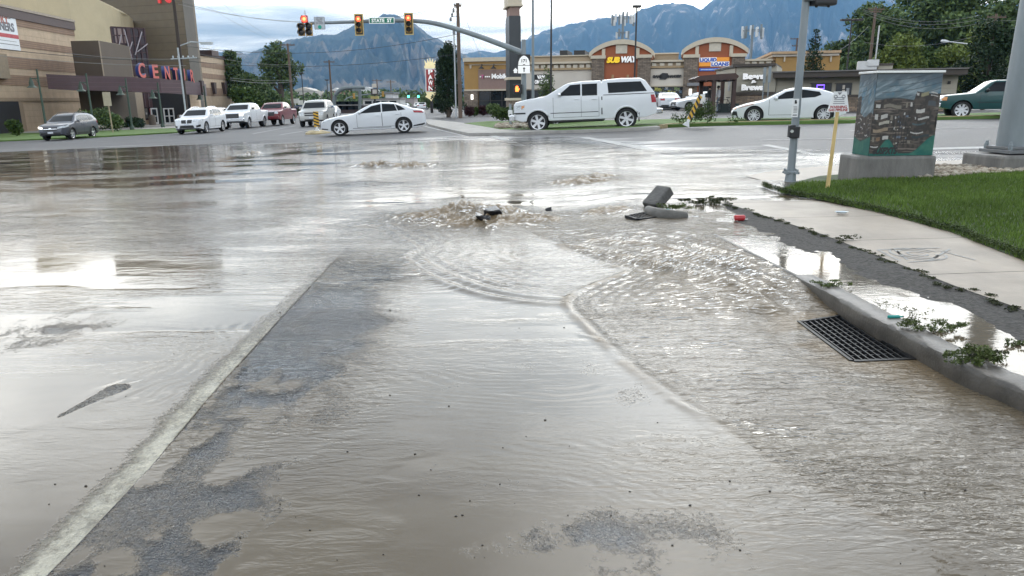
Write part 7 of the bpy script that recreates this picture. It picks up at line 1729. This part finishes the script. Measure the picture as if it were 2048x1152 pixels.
        if h:
            mb = MB(); c = h[0] + Vector((0, s * .12, .05)); mb.lathe([(.0, -.05), (.07, -.045), (.1, 0), (.09, .05), (0, .06)], 12, axis='y', c=(0, 0, 0)); mb.v = [(c.x + v[1] * 1.0, c.y + v[0] * 1.05, c.z + v[2] * .8) for v in mb.v]; mb.tube([h[0], c], .02, 6); mb.build('mirror', P.get('mirror_m', pt), t, smooth=True, world=False)
        for xw in (xf, xr):
            wheel(t, (X(xw), s * (W / 2 - P['tw'] / 2 - .015), r), r, P['tw'], s, P['spokes'], P['rim'], P.get('twin', False))
            if P['arch']:
                pts = []
                for k in range(15):
                    a = math.radians(-8 + 196 * k / 14); x, z = xw - math.cos(a) * (r + .075), r + math.sin(a) * (r + .075); h = hit('side', x, max(z, P['bot'] + .03), s)
                    if h: pts.append(h[0])
                if len(pts) > 4: mb = MB(); mb.tube(pts, .04, 6); mb.build('wheel_arch', P['arch'], t, smooth=True, world=False)
    wz0, wz1, wy0, wy1 = P['ws']; decal('windscreen', 'front', ((-wy0, wz0), (wy0, wz0), (wy1, wz1), (-wy1, wz1)), GLASS, .006, (10, 6))
    if P.get('rw'): wz0, wz1, wy0, wy1 = P['rw']; decal('rear_window', 'rear', ((-wy0, wz0), (wy0, wz0), (wy1, wz1), (-wy1, wz1)), GLASS, .006, (10, 6))
    for q in P.get('fr', ()): decal(q[0], 'front', q[1], q[2], q[3] if len(q) > 3 else .008, (10, 4))
    for q in P.get('rr', ()): decal(q[0], 'rear', q[1], q[2], q[3] if len(q) > 3 else .008, (10, 4))
    for x0, x1, y in P.get('rails', ()):
        for s in (-1, 1):
            pts = [hit('top', x, s * y)[0] + Vector((0, 0, .06 if 0 < k < 5 else .0)) for k, x in enumerate(np.linspace(x0, x1, 6))]; mb = MB(); mb.tube(pts, .018, 6); mb.build('roof_rail', P.get('rail_m', BLACK), t, smooth=True, world=False)
    for f in P.get('extra', ()): f(t, X, hit)
    return t, X, hit, decal
WP = paint('pearl white paint', (.66, .68, .70)); SILV = paint('silver paint', (.42, .42, .40), .3); GREYP = paint('graphite paint', (.075, .08, .095), .4); REDP = paint('deep red paint', (.16, .012, .018)); TEALP = paint('dark teal paint', (.001, .050, .050)); BLKP = paint('black paint', (.012, .012, .014))
HL = mat('headlamp glass', (.55, .58, .6), rough=.08, var=.5, scale=14, spec=.8); HLON = mat('lit headlamp', (.9, .88, .8), rough=.2, emit=(1, .93, .78), estr=2.2); TL = mat('tail lamp red', (.32, .012, .02), rough=.15, var=.3, scale=8); AMB = mat('amber lamp', (.65, .28, .10), rough=.2); PLATE = mat('number plate', (.55, .58, .62), rough=.4, var=.2, scale=9); GRILL = mat('dark grille', (.02, .02, .022), rough=.4, var=.6, scale=22)
R_ = lambda a0, a1, z0, z1: ((a0, z0), (a1, z0), (a1, z1), (a0, z1))
def fl(y0, y1, z0, z1, m=HL, dz=.0): return [('headlight', ((s * y0, z0), (s * y1, z0 + dz), (s * y1, z1 + dz), (s * y0, z1)), m) for s in (-1, 1)]
def tl_(y0, y1, z0, z1): return [('tail_light', ((s * y0, z0), (s * y1, z0), (s * y1, z1), (s * y0, z1)), TL) for s in (-1, 1)]
SED = dict(L=4.95, W=1.88, top=((0, .56), (.06, .70), (.22, .78), (.8, .90), (1.55, .99), (2.05, 1.25), (2.4, 1.39), (2.8, 1.46), (3.15, 1.47), (3.6, 1.41), (4.0, 1.28), (4.4, 1.13), (4.8, 1.06), (4.91, .98), (4.95, .70)), wheels=(.88, 3.88),
    windows=(((1.83, .985), (2.86, 1.02), (2.86, 1.385), (2.42, 1.30)), ((2.92, 1.022), (3.62, 1.05), (3.50, 1.355), (2.92, 1.39)), ((3.66, 1.05), (4.02, 1.09), (3.80, 1.24), (3.54, 1.345))),
    belt=((0, .86), (1.5, .94), (4.2, 1.03), (5, 1.03)), ws=(1.02, 1.36, .70, .56), rw=(1.12, 1.38, .66, .55), doors=((1.72, 2.87, .36, .95), (2.9, 3.78, .36, .98)), mirror=(1.86, 1.04), nose=.30, tail=.2, nl=.8)
front_sedan = fl(.42, .74, .60, .72) + [('grille', R_(-.36, .36, .42, .70), GRILL), ('lower_grille', R_(-.55, .55, .28, .38), BLACK), ('number_plate', R_(-.16, .16, .42, .52), PLATE, .014)]
g_f, g_r = G(673, 271), G(797, 267.5)
hd = (g_f - g_r).normalized(); mid = (g_f + g_r) / 2 + Vector((.25, .85, 0))
car('white_sedan', 'gleaming white fastback saloon crossing in the middle of the picture', 'car', mid, (-.985, -.13), WP, r=.355, rim=ALLOY, spokes=5, fr=front_sedan, rr=tl_(.4, .78, .82, .98) + [('number_plate', R_(-.2, .2, .7, .82), PLATE)], side_lights=(('headlight', ((.10, .62), (.62, .77), (.60, .83), (.16, .72)), HL), ('tail_light', ((4.40, .93), (4.84, .90), (4.86, 1.0), (4.35, 1.03)), TL), ('bumper_vent', ((.03, .33), (.34, .30), (.34, .34), (.03, .38)), BLACK), ('bumper_trim', ((4.2, .28), (4.85, .34), (4.9, .44), (4.25, .33)), BLACK)), side_trim=((R_(1.5, 3.5, .30, .325), CHROME),), **SED)
# white pickup with a bed cap
TOP_T = ((0, .72), (.03, 1.13), (.10, 1.22), (.5, 1.30), (1.2, 1.39), (1.34, 1.43), (2.05, 1.81), (2.25, 1.88), (2.8, 1.93), (3.5, 1.93), (3.52, 1.88), (3.56, 1.88), (3.58, 1.94), (4.3, 1.98), (5.05, 1.96), (5.25, 1.86), (5.58, 1.42), (5.64, 1.25), (5.68, .9), (5.7, .7))
tf, tr_ = G(1086, 265), G(1254, 258.5); hd = (tf - tr_).normalized(); mid = (tf + tr_) / 2 + Vector((.1, 1.0, 0))
def titan_extra(t, X, hit):
    mb = MB(); mb.box((X(-.06), 0, .60), (.22, 1.86, .24)); mb.build('front_bumper', CHROME, t, bevel=.05, world=False)
    mb = MB(); mb.box((X(5.80), 0, .66), (.26, 1.86, .2)); mb.build('rear_bumper', CHROME, t, bevel=.04, world=False)
    for s in (-1, 1):
        mb = MB(); mb.tube([(X(1.55), s * .93, .40), (X(3.6), s * .93, .40)], .045, 8); mb.build('running_board', BLACK, t, smooth=True, world=False)
        mb = MB(); mb.box((X(5.0), s * .86, .46), (.03, .24, .34)); mb.build('mud_flap', BLACK, t, world=False)
        mb = MB(); mb.box((X(3.54), s * .90, 1.36), (.05, .16, .95), Matrix.Rotation(-s * .22, 3, 'X')); 
        h = hit('side', 3.54, 1.0, s)
        mb = MB(); mb.prism([Vector((X(3.52), h[0].y + s * .004, .62)), Vector((X(3.56), h[0].y + s * .004, .62)), Vector((X(3.56), h[0].y * .99 + s * .004, 1.3)), Vector((X(3.52), h[0].y * .99 + s * .004, 1.3))], (0, -s * .03, 0)); mb.build('body_gap', BLACK, t, world=False)
car('white_pickup', 'white pickup with a matching bed cap, right of the crossing', 'pickup truck', mid, (hd.x, hd.y + .02), WP, 5.7, 1.98, TOP_T, (.98, 4.5), (((1.80, 1.39), (2.70, 1.38), (2.70, 1.81), (2.30, 1.79)), ((2.76, 1.36), (3.36, 1.36), (3.36, 1.81), (2.76, 1.81)), ((3.80, 1.42), (5.30, 1.44), (5.06, 1.82), (3.76, 1.82))),
    belt=((0, 1.12), (1.0, 1.33), (6, 1.35)), crown=.03, bot=.44, r=.41, tw=.27, tum=.34, ws=(1.38, 1.82, .78, .66), rw=(1.45, 1.8, .7, .6), doors=((1.62, 2.72, .56, 1.33), (2.73, 3.42, .56, 1.31)), mirror=(1.88, 1.44), mirror_m=CHROME, nose=.16, tail=.06, spokes=6, arch=WP, front='truck', fr=fl(.52, .86, .86, 1.10) + [('grille', R_(-.5, .5, .78, 1.06), GRILL)], rr=tl_(.74, .9, .95, 1.28) + [('number_plate', R_(-.2, .2, .8, .92), PLATE)],
    side_lights=(('headlight', ((.06, .90), (.45, .92), (.50, 1.10), (.12, 1.08)), HL), ('indicator', ((.33, .95), (.45, .95), (.47, 1.07), (.35, 1.07)), AMB), ('tail_light', ((5.48, 1.0), (5.66, 1.0), (5.62, 1.30), (5.44, 1.30)), TL), ('bumper_corner', ((.0, .74), (.5, .74), (.5, .80), (.02, .80)), BLACK)), side_trim=((R_(1.5, 3.4, .72, .745), BLACK), (R_(3.6, 5.56, 1.345, 1.37), BLACK)), extra=(titan_extra,))
# white hatchback coupe on the right
SC_T = ((0, .46), (.06, .60), (.2, .68), (.6, .80), (1.25, .93), (1.7, 1.17), (2.05, 1.33), (2.5, 1.41), (2.8, 1.41), (3.3, 1.36), (3.8, 1.21), (4.15, 1.07), (4.34, 1.03), (4.39, .92), (4.42, .6))
sf, sr = G(1522, 247), G(1641, 243); hd = (sf - sr).normalized(); mid = at(1571, 246, 31.2); hd = Vector((-.95, .26, 0))
car('white_hatchback', 'white three door hatchback with dark spoked wheels before the coffee kiosk', 'car', mid, (hd.x, hd.y), WP, 4.42, 1.80, SC_T, (.88, 3.56), (((1.60, .955), (2.58, .985), (2.58, 1.325), (2.08, 1.24)), ((2.68, .985), (3.18, 1.01), (3.30, 1.12), (2.68, 1.325)), ((3.18, 1.01), (3.42, 1.10), (3.34, 1.22), (2.72, 1.322))),
    belt=((0, .80), (1.3, .92), (3.4, 1.03), (5, 1.03)), bot=.2, r=.335, tw=.22, ws=(.97, 1.32, .68, .55), rw=(1.08, 1.32, .6, .5), doors=((1.46, 2.66, .34, .94),), mirror=(1.72, 1.0), spokes=7, twin=True, rim=ALLOY, nose=.32, nl=.8, tail=.2,
    fr=fl(.42, .72, .58, .68, AMB) + [('lower_grille', ((-.6, .26), (.6, .26), (.48, .50), (-.48, .50)), BLACK), ('grille', R_(-.4, .4, .56, .60), BLACK)], rr=tl_(.5, .76, .75, .95), side_lights=(('headlight', ((.16, .60), (.86, .76), (.82, .81), (.2, .68)), mat('amber grey lamp', (.42, .30, .26), rough=.15, var=.5, scale=9)), ('lower_grille', ((.0, .26), (.26, .26), (.20, .5), (.04, .5)), BLACK), ('fog_vent', ((.46, .30), (.52, .30), (.56, .52), (.52, .52)), BLACK), ('tail_light', ((4.15, .78), (4.38, .78), (4.36, .94), (4.12, .94)), TL)))
# teal compact pickup
RG_T = ((0, .62), (.04, .90), (.16, 1.0), (1.1, 1.09), (1.3, 1.12), (1.85, 1.55), (2.05, 1.62), (2.75, 1.62), (2.85, 1.55), (2.97, 1.12), (4.75, 1.10), (4.8, .7))
mid = at(1992, 236, 32.6)
car('teal_pickup', 'dark teal compact pickup half hidden by the big right mast', 'pickup truck', mid, (-.94, .33), TEALP, 4.8, 1.76, RG_T, (.86, 3.72), (((1.62, 1.14), (2.62, 1.14), (2.62, 1.54), (1.98, 1.52)),), belt=((0, .95), (1.2, 1.06), (5, 1.12)), bot=.40, r=.37, tw=.24, tum=.36, ws=(1.16, 1.54, .72, .6), rw=(1.2, 1.52, .66, .58), doors=((1.5, 2.74, .5, 1.1),), mirror=(1.72, 1.2), mirror_m=BLACK, nose=.14, tail=.04, spokes=8, twin=False, rim=ALLOY,
    fr=fl(.5, .8, .76, .94) + [('grille', R_(-.46, .46, .74, .92), GRILL)], rr=tl_(.7, .84, .7, 1.0), side_lights=(('headlight', ((.03, .78), (.24, .78), (.26, .93), (.06, .93)), AMB),), side_trim=((R_(1.4, 3.2, .68, .70), BLACK),), extra=(lambda t, X, hit: (MB().box((X(-.07), 0, .58), (.2, 1.74, .2)).build('front_bumper', CHROME, t, bevel=.04, world=False)),))
# SUVs and trucks waiting at the lights, nose on
SUV_T = ((0, .62), (.05, .85), (.18, .95), (.6, 1.03), (1.15, 1.10), (1.3, 1.14), (1.9, 1.54), (2.15, 1.63), (2.8, 1.68), (3.6, 1.66), (4.1, 1.56), (4.48, 1.14), (4.56, 1.0), (4.62, .6))
SUV_W = (((1.66, 1.10), (2.42, 1.11), (2.42, 1.53), (2.05, 1.47)), ((2.48, 1.11), (3.22, 1.13), (3.22, 1.54), (2.48, 1.54)), ((3.28, 1.14), (3.95, 1.20), (3.75, 1.50), (3.28, 1.54)))
SUVP = dict(belt=((0, .95), (1.2, 1.04), (4.6, 1.14)), bot=.27, r=.36, tw=.23, tum=.36, ws=(1.16, 1.58, .74, .60), rw=(1.2, 1.52, .66, .56), doors=((1.5, 2.44, .42, 1.06), (2.47, 3.3, .42, 1.08)), mirror=(1.72, 1.16), nose=.26, nl=.6)
b = G(122, 279.5); b += Vector((.2, .8, 0))
car('grey_estate_car', 'dark grey sport utility car with black sills at the far left', 'car', b, (.06, -1), GREYP, 4.62, 1.80, SUV_T, (.92, 3.6), SUV_W, clad=True, arch=BLACK, rails=((1.9, 4.0, .55),), spokes=5, fr=[('headlight', ((.46, .72), (.80, .78), (.80, .90), (.46, .83)), HL), ('headlight', ((-.46, .72), (-.80, .78), (-.80, .90), (-.46, .83)), HLON), ('grille', ((-.42, .60), (.42, .60), (.46, .82), (-.46, .82)), GRILL), ('grille_bar', R_(-.42, .42, .70, .73), CHROME, .014), ('lower_grille', R_(-.75, .75, .36, .50), BLACK), ('number_plate', R_(-.17, .17, .44, .55), PLATE, .016), ('badge', R_(-.07, .07, .735, .785), CHROME, .018)], side_lights=(('headlight', ((.12, .76), (.6, .84), (.6, .94), (.16, .86)), HL), ('tail_light', ((4.3, .95), (4.54, .95), (4.5, 1.12), (4.24, 1.12)), TL)), rr=tl_(.5, .8, .95, 1.12), **SUVP)
b = G(384, 267.5) + Vector((.1, 1.5, 0))
car('white_crossover', 'white crossover with twin dark grilles waiting nose on at the left lights', 'car', b, (.0, -1), WP, 4.7, 1.89, tuple((x * 1.017, z) for x, z in SUV_T), (.9, 3.76), SUV_W, spokes=5, rails=((2.0, 4.0, .56),), rail_m=CHROME, rim=ALLOY, fr=fl(.44, .78, .80, .93, HL, .02) + [('grille', ((s * .03, .68), (s * .33, .69), (s * .36, .90), (s * .05, .91)), GRILL) for s in (-1, 1)] + [('lower_grille', ((-.5, .38), (.5, .38), (.42, .56), (-.42, .56)), BLACK)] + [('bumper_vent', ((s * .62, .40), (s * .84, .46), (s * .84, .60), (s * .60, .52)), BLACK) for s in (-1, 1)] + [('number_plate', R_(-.17, .17, .56, .66), PLATE, .016)], side_lights=(('headlight', ((.14, .80), (.55, .86), (.55, .95), (.16, .92)), HL),), **dict(SUVP, r=.37))
b = at(428, 250, 62); car('white_wagon', 'white estate car mostly hidden behind the twin grille crossover', 'car', b, (.02, -1), WP, 4.62, 1.8, SUV_T, (.9, 3.6), SUV_W, fr=fl(.44, .78, .78, .9) + [('grille', R_(-.4, .4, .6, .8), GRILL)], rr=tl_(.5, .8, .95, 1.12), **SUVP)
TRK_T = ((0, .80), (.04, 1.08), (.14, 1.20), (.6, 1.29), (1.25, 1.36), (1.4, 1.40), (2.05, 1.83), (2.35, 1.92), (3.0, 1.94), (3.6, 1.90), (3.82, 1.78), (3.98, 1.36), (5.84, 1.34), (5.9, .8))
TRK_W = (((1.82, 1.40), (2.72, 1.40), (2.72, 1.83), (2.24, 1.80)), ((2.8, 1.40), (3.62, 1.42), (3.56, 1.80), (2.8, 1.83)))
TRKP = dict(belt=((0, 1.1), (1.3, 1.32), (6, 1.37)), bot=.46, r=.42, tw=.28, tum=.33, ws=(1.43, 1.86, .82, .70), rw=(1.45, 1.8, .7, .62), doors=((1.56, 2.76, .58, 1.37), (2.79, 3.74, .58, 1.37)), mirror=(1.9, 1.5), mirror_m=BLACK, nose=.14, nl=.4, tail=.05, tl=.2, spokes=6)
def truck_fr(hl): return fl(.62, .92, .98, 1.18, hl) + [('grille', ((-.58, .80), (.58, .80), (.60, 1.16), (-.60, 1.16)), GRILL), ('grille_frame', R_(-.60, .60, 1.14, 1.18), CHROME, .014), ('lower_grille', R_(-.7, .7, .56, .66), BLACK, .02), ('number_plate', R_(-.17, .17, .66, .78), PLATE, .02)]
def bump(m): return (lambda t, X, hit: MB().box((X(-.06), 0, .68), (.2, 1.98, .26)).build('front_bumper', m, t, bevel=.05, world=False),)
b = G(472, 257.5) + Vector((.1, 2.0, 0)); car('white_crew_pickup', 'tall white crew cab pickup with lit headlamps in the waiting line', 'pickup truck', b, (.0, -1), WP, 5.9, 2.05, TRK_T, (1.02, 4.6), TRK_W, fr=truck_fr(HLON), rr=tl_(.8, .95, 1.0, 1.3), extra=bump(CHROME), arch=WP, **TRKP)
b = G(540, 251.5) + Vector((.1, 2.0, 0)); car('red_pickup', 'dark red crew cab pickup last in the waiting line', 'pickup truck', b, (.02, -1), REDP, 5.8, 2.02, TRK_T[:-2] + ((5.75, 1.34), (5.8, .8)), (1.02, 4.55), TRK_W, fr=truck_fr(HL), rr=tl_(.8, .95, 1.0, 1.3), extra=bump(REDP), **TRKP)
EX_T = ((0, .72), (.05, 1.02), (.16, 1.12), (.6, 1.18), (1.2, 1.23), (1.35, 1.28), (2.0, 1.77), (2.3, 1.87), (3.2, 1.92), (4.6, 1.88), (4.95, 1.74), (5.14, 1.2), (5.2, .7))
b = G(626, 253) + Vector((-.1, 2.0, 0)); car('silver_utility_car', 'big silver sport utility car facing us behind the striped marker', 'car', b, (.08, -1), SILV, 5.2, 2.0, EX_T, (.95, 4.0), (((1.76, 1.26), (2.6, 1.27), (2.6, 1.76), (2.2, 1.72)), ((2.68, 1.27), (3.5, 1.28), (3.5, 1.77), (2.68, 1.77)), ((3.58, 1.28), (4.7, 1.3), (4.6, 1.73), (3.58, 1.77))), belt=((0, 1.0), (1.2, 1.2), (6, 1.26)), bot=.36, r=.4, tw=.26, tum=.33, ws=(1.31, 1.80, .80, .68), rw=(1.3, 1.75, .7, .6), doors=((1.5, 2.64, .5, 1.22), (2.67, 3.54, .5, 1.22)), mirror=(1.84, 1.34), nose=.18, fr=fl(.54, .88, .82, 1.02) + [('grille', R_(-.48, .48, .76, 1.02), GRILL), ('grille_bar', R_(-.48, .48, .87, .91), SILV, .014), ('lower_grille', R_(-.5, .5, .44, .54), BLACK), ('number_plate', R_(-.17, .17, .58, .7), PLATE, .014)])
b = at(661, 240, 82); b2 = dict(SED); car('far_white_car', 'small white car coming on between the silver one and the gantry', 'car', b, (.1, -1), WP, r=.33, fr=front_sedan, **SED)
b = at(1131, 252, 37.5); car('dark_sedan', 'dark saloon showing a bright wheel under the white capped pickup', 'car', b, (.80, .60), BLKP, r=.34, fr=front_sedan, rr=tl_(.4, .78, .82, .98), **SED)
b = at(1331, 235, 66); car('parked_white_car', 'white saloon parked tail on before the game shop', 'car', b, (.08, 1), WP, r=.33, fr=front_sedan, rr=tl_(.42, .80, .80, .98) + [('number_plate', R_(-.2, .2, .72, .86), PLATE), ('rear_bumper', R_(-.7, .7, .36, .44), BLACK)], group='cars in the shop car park', **SED)
b = at(1398, 237, 61); car('parked_white_car', 'white car standing side on behind the leaning striped marker', 'car', b, (-1, -.35), WP, r=.33, fr=front_sedan, rr=tl_(.42, .80, .80, .98), side_lights=(('headlight', ((.10, .62), (.62, .77), (.60, .83), (.16, .72)), HL),), group='cars in the shop car park', **SED)
for k, (px, Y, hd, pt, lab) in enumerate(((846, 150, (0, 1), WP, 'far white car driving off right of the crossing saloon'), (836, 190, (.1, -1), SILV, 'far silver car in the street below the pawn sign'), (812, 230, (0, -1), WP, 'farthest tiny white car in the street'), (700, 200, (0, -1), BLKP, 'far black car under the gantry'))):
    b = at(px, 225, Y); car('far_car', lab, 'car', b, hd, pt, r=.33, fr=front_sedan, rr=tl_(.42, .80, .80, .98), **SED)

# ------------------------------------------------------------------ people by the pergola
SKIN = mat('skin', (.40, .25, .18), rough=.6)
def person(label, b, hgt, face, top_m, leg_m, hair_m, pose):
    t = thing('person', label, 'person', b); s = hgt / 1.75; c, sn = math.cos(face), math.sin(face)
    def W_(x, y, z): return Vector((x * c - y * sn, x * sn + y * c, z)) * s
    J = {'pel': (0, 0, .96), 'wa': (0, 0, 1.1), 'ch': (.0, .0, 1.32), 'ne': (.01, 0, 1.47), 'nk': (.02, 0, 1.54), 'hd': (.03, 0, 1.64), 'ht': (.03, 0, 1.72)}
    for sd, k in ((1, 'l'), (-1, 'r')):
        J['sh' + k] = (0, sd * .19, 1.42); J['el' + k] = (.02 + pose.get('el' + k, 0), sd * .24, 1.15); J['wr' + k] = (.10 + pose.get('wr' + k, 0), sd * .22, .92 + pose.get('wz' + k, 0)); J['ha' + k] = (.15 + pose.get('wr' + k, 0), sd * .21, .84 + pose.get('wz' + k, 0))
        J['hp' + k] = (0, sd * .09, .92); J['kn' + k] = (.04 + pose.get('kn' + k, 0), sd * .11, .5); J['an' + k] = (pose.get('an' + k, 0), sd * .12, .09); J['to' + k] = (.17 + pose.get('an' + k, 0), sd * .14, .04)
    E = [('pel', 'wa'), ('wa', 'ch'), ('ch', 'ne'), ('ne', 'nk'), ('nk', 'hd'), ('hd', 'ht')]
    for k in 'lr': E += [('ne', 'sh' + k), ('sh' + k, 'el' + k), ('el' + k, 'wr' + k), ('wr' + k, 'ha' + k), ('pel', 'hp' + k), ('hp' + k, 'kn' + k), ('kn' + k, 'an' + k), ('an' + k, 'to' + k)]
    Rr = {'pel': .15, 'wa': .14, 'ch': .16, 'ne': .09, 'nk': .055, 'hd': .095, 'ht': .07, 'sh': .075, 'el': .05, 'wr': .035, 'ha': .04, 'hp': .095, 'kn': .065, 'an': .045, 'to': .04}
    ks = list(J); me = bpy.data.meshes.new('person'); me.from_pydata([W_(*J[k]) for k in ks], [(ks.index(a), ks.index(q)) for a, q in E], [])
    o = bpy.data.objects.new('body', me); COL.objects.link(o); md = o.modifiers.new('skin', 'SKIN'); md.use_smooth_shade = True; o.modifiers.new('sub', 'SUBSURF').levels = 1
    for i, k in enumerate(ks): rr = Rr.get(k, Rr.get(k[:2], .05)) * s; me.skin_vertices[0].data[i].radius = (rr, rr); me.skin_vertices[0].data[i].use_root = (k == 'pel')
    dg = bpy.context.evaluated_depsgraph_get(); dg.update(); m2 = bpy.data.meshes.new_from_object(o.evaluated_get(dg)); bpy.data.objects.remove(o)
    m2.materials.clear()
    for m in (SKIN, top_m, leg_m, BLACK): m2.materials.append(m)
    for p in m2.polygons:
        z = p.center.z / s; r_ = math.hypot(p.center.x, p.center.y) / s
        p.material_index = 3 if z < .1 else 2 if z < .98 and r_ < .19 + .0 * z else 0 if (z > 1.49 or (z < 1.0 and r_ > .17)) else 1
        p.use_smooth = True
    o = bpy.data.objects.new('body', m2); COL.objects.link(o); o.parent = t
    mb = MB(); mb.lathe([(.0, .09), (.06, .08), (.1, .03), (.105, -.03), (.095, -.06)], 12, c=(0, 0, 0)); mb.v = [tuple(W_(.02, 0, 1.665) + Vector(v) * s) for v in mb.v]; mb.build('hair', hair_m, t, smooth=True, world=False)
    mb = MB(); mb.lathe([(0, -.02), (.018, -.01), (.02, .01), (0, .02)], 8, c=(0, 0, 0)); mb.v = [tuple(W_(.125, 0, 1.635) + Vector(v) * s) for v in mb.v]; mb.build('nose', SKIN, t, smooth=True, world=False)
b = at(1417, 236, 49.6); b.z = Z(b.x, b.y) + .02
person('person in a black jacket and grey trousers standing under the pergola', b, 1.74, math.pi * 1.1, mat('black jacket', (.015, .014, .016), rough=.8), mat('grey trousers', (.13, .12, .11), rough=.8), mat('dark hair', (.03, .02, .015), rough=.7), {'ell': .08, 'wrl': .18, 'wzl': .2})
b = at(1434, 236, 50.6); b.z = Z(b.x, b.y) + .02
person('person in a white shirt, blue jeans and dark cap beside a bicycle', b, 1.76, math.pi * .95, mat('white shirt', (.68, .69, .71), rough=.8), mat('pale jeans', (.25, .31, .38), rough=.8), mat('dark cap', (.03, .03, .035), rough=.7), {'elr': .1, 'wrr': .25, 'wzr': .12, 'knl': .06})
b = at(1447, 238, 50.2); b.z = Z(b.x, b.y) + .02
t = thing('bicycle', 'bicycle held beside the person in the white shirt', 'bicycle', b)
for dx in (-.52, .52):
    mb = MB(); n = 22; mb.tube([b + Vector((dx + .33 * math.cos(a), 0, .34 + .33 * math.sin(a))) for a in np.linspace(0, 6.283, n)], .018, 6, cap=False); w = mb.build('wheel', RUBBER, t, smooth=True)
    mb = MB()
    for k in range(8): a = k * math.pi / 8; mb.tube([b + Vector((dx + .32 * math.cos(a), 0, .34 + .32 * math.sin(a))), b + Vector((dx - .32 * math.cos(a), 0, .34 - .32 * math.sin(a)))], .003, 4)
    mb.build('spokes_hub', ALLOY, w)
q = {k: b + Vector(v) for k, v in dict(r=(.52, 0, .34), f=(-.52, 0, .34), bb=(.08, 0, .32), st=(.2, 0, .84), hd=(-.40, 0, .82), sd=(.22, 0, .95), hb=(-.38, 0, .98)).items()}
mb = MB()
for a, c in (('r', 'bb'), ('bb', 'st'), ('st', 'r'), ('st', 'hd'), ('bb', 'hd'), ('hd', 'f'), ('hd', 'hb'), ('st', 'sd')): mb.tube([q[a], q[c]], .018, 6)
mb.build('frame', BLKP, t, smooth=True)
mb = MB(); mb.box(q['sd'] + Vector((0, 0, .02)), (.26, .12, .05)); mb.build('saddle', BLACK, t, bevel=.02); mb = MB(); mb.tube([q['hb'] + Vector((0, -.28, .02)), q['hb'], q['hb'] + Vector((0, .28, .02))], .014, 6); mb.build('handlebar', BLACK, t)

# ------------------------------------------------------------------ overhead lines
WIRE = mat('overhead cable', (.05, .052, .055), rough=.6); WIREL = mat('pale overhead cable', (.25, .25, .25), rough=.5)
def wire(a, b, sag, r, lab, m=WIRE, n=22):
    a, b = Vector(a), Vector(b); mb = MB(); mb.tube([a.lerp(b, k / n) - Vector((0, 0, sag * 4 * (k / n) * (1 - k / n))) for k in range(n + 1)], r, 5)
    c = (a + b) / 2; tag(mb.build('overhead_wire', m, None, smooth=True), lab, 'cable', 'overhead wires')
p1, p2, p4 = T1[2], T2[2], T4[2]
wire(at(353, 2, 68), at(912, 8, 62), 1.6, .014, 'uppermost thin wire from the tower pole to the pole by the evergreen')
wire(at(356, 8, 68), at(914, 14, 62), 1.3, .012, 'second thin wire below the uppermost one over the street', WIREL)
wire(at(300, 118, 120), at(588, 90.5, 110), .6, .018, 'wire running left from the leaning pole top to the cinema')
wire(at(372, 92, 68), at(915, 68, 62), 1.0, .018, 'long dark wire crossing the mountain just below its summit')
wire(at(372, 122, 68), at(915, 108, 62), .7, .018, 'long dark wire crossing the mountain at half height')
wire(at(-30, 94, 60), at(362, 122, 68), .25, .025, 'dark cable sweeping in front of the cinema bands', WIRE)
wire(at(130, 106, 70), at(372, 118, 68), .2, .018, 'pale upper cable passing the brown block', WIREL); wire(at(-30, 108, 60), at(372, 131, 68), .25, .018, 'pale lower cable passing the brown block', WIREL)
wire(at(400, 108, 68), at(588, 128, 110), .4, .016, 'wire from the tower pole down to the leaning pole'); wire(at(460, 160, 100), at(588, 163, 110), .3, .03, 'low pale cable by the cottonwood crown', WIREL); wire(at(460, 156, 100), at(588, 160, 110), .2, .02, 'thin low cable just above the pale one', WIREL)
wire(at(395, 0, 90), at(560, 85, 140), .5, .014, 'wire slanting down from the cinema tower towards the mountain', WIREL); wire(at(430, -5, 90), at(560, 82, 140), .5, .014, 'second slanting wire right of the first above the mountain shoulder', WIREL)
wire(at(925, 18, 62), at(965, 120, 80), .2, .012, 'thin guy wire falling right from the pole by the evergreen', WIREL)
for k, (a, b_, sg) in enumerate(((19, 22, 1.0), (22, 30, 1.0), (26, 38, 1.1))): wire(at(1727, a, 92), at(1961, b_ + 8, 85), sg, .016, ('highest', 'middle', 'lowest')[k] + ' wire strung before the large trees at the right', WIREL)
wire(at(1961, 37, 85), at(2120, 20, 85), .6, .016, 'wire from the right tree pole running out of the picture', WIREL); wire(at(1737, 52, 92), at(1680, 100, 80), .2, .014, 'short service wire from the brown pole to the left tree', WIREL); wire(at(1727, 84, 92), at(1990, 60, 85), 1.0, .016, 'low slack wire across the dark trees', WIREL)

# ------------------------------------------------------------------ haze between here and the mountains
hm = bpy.data.materials.new('valley haze'); hm.use_nodes = True; N = hm.node_tree.nodes; N.clear()
out = N.new('ShaderNodeOutputMaterial'); pv_ = N.new('ShaderNodeVolumePrincipled'); hm.node_tree.links.new(pv_.outputs[0], out.inputs['Volume'])
pv_.inputs['Color'].default_value = (.26, .55, 1.0, 1); pv_.inputs['Absorption Color'].default_value = (.3, .3, .3, 1); pv_.inputs['Density'].default_value = 7.0e-5; pv_.inputs['Anisotropy'].default_value = .15
mb = MB(); mb.box((0, 5200, 1000), (21600, 11600, 2010)); o = mb.build('haze', hm); tag(o, 'pale blue valley haze between the street and the mountains', kind='stuff')
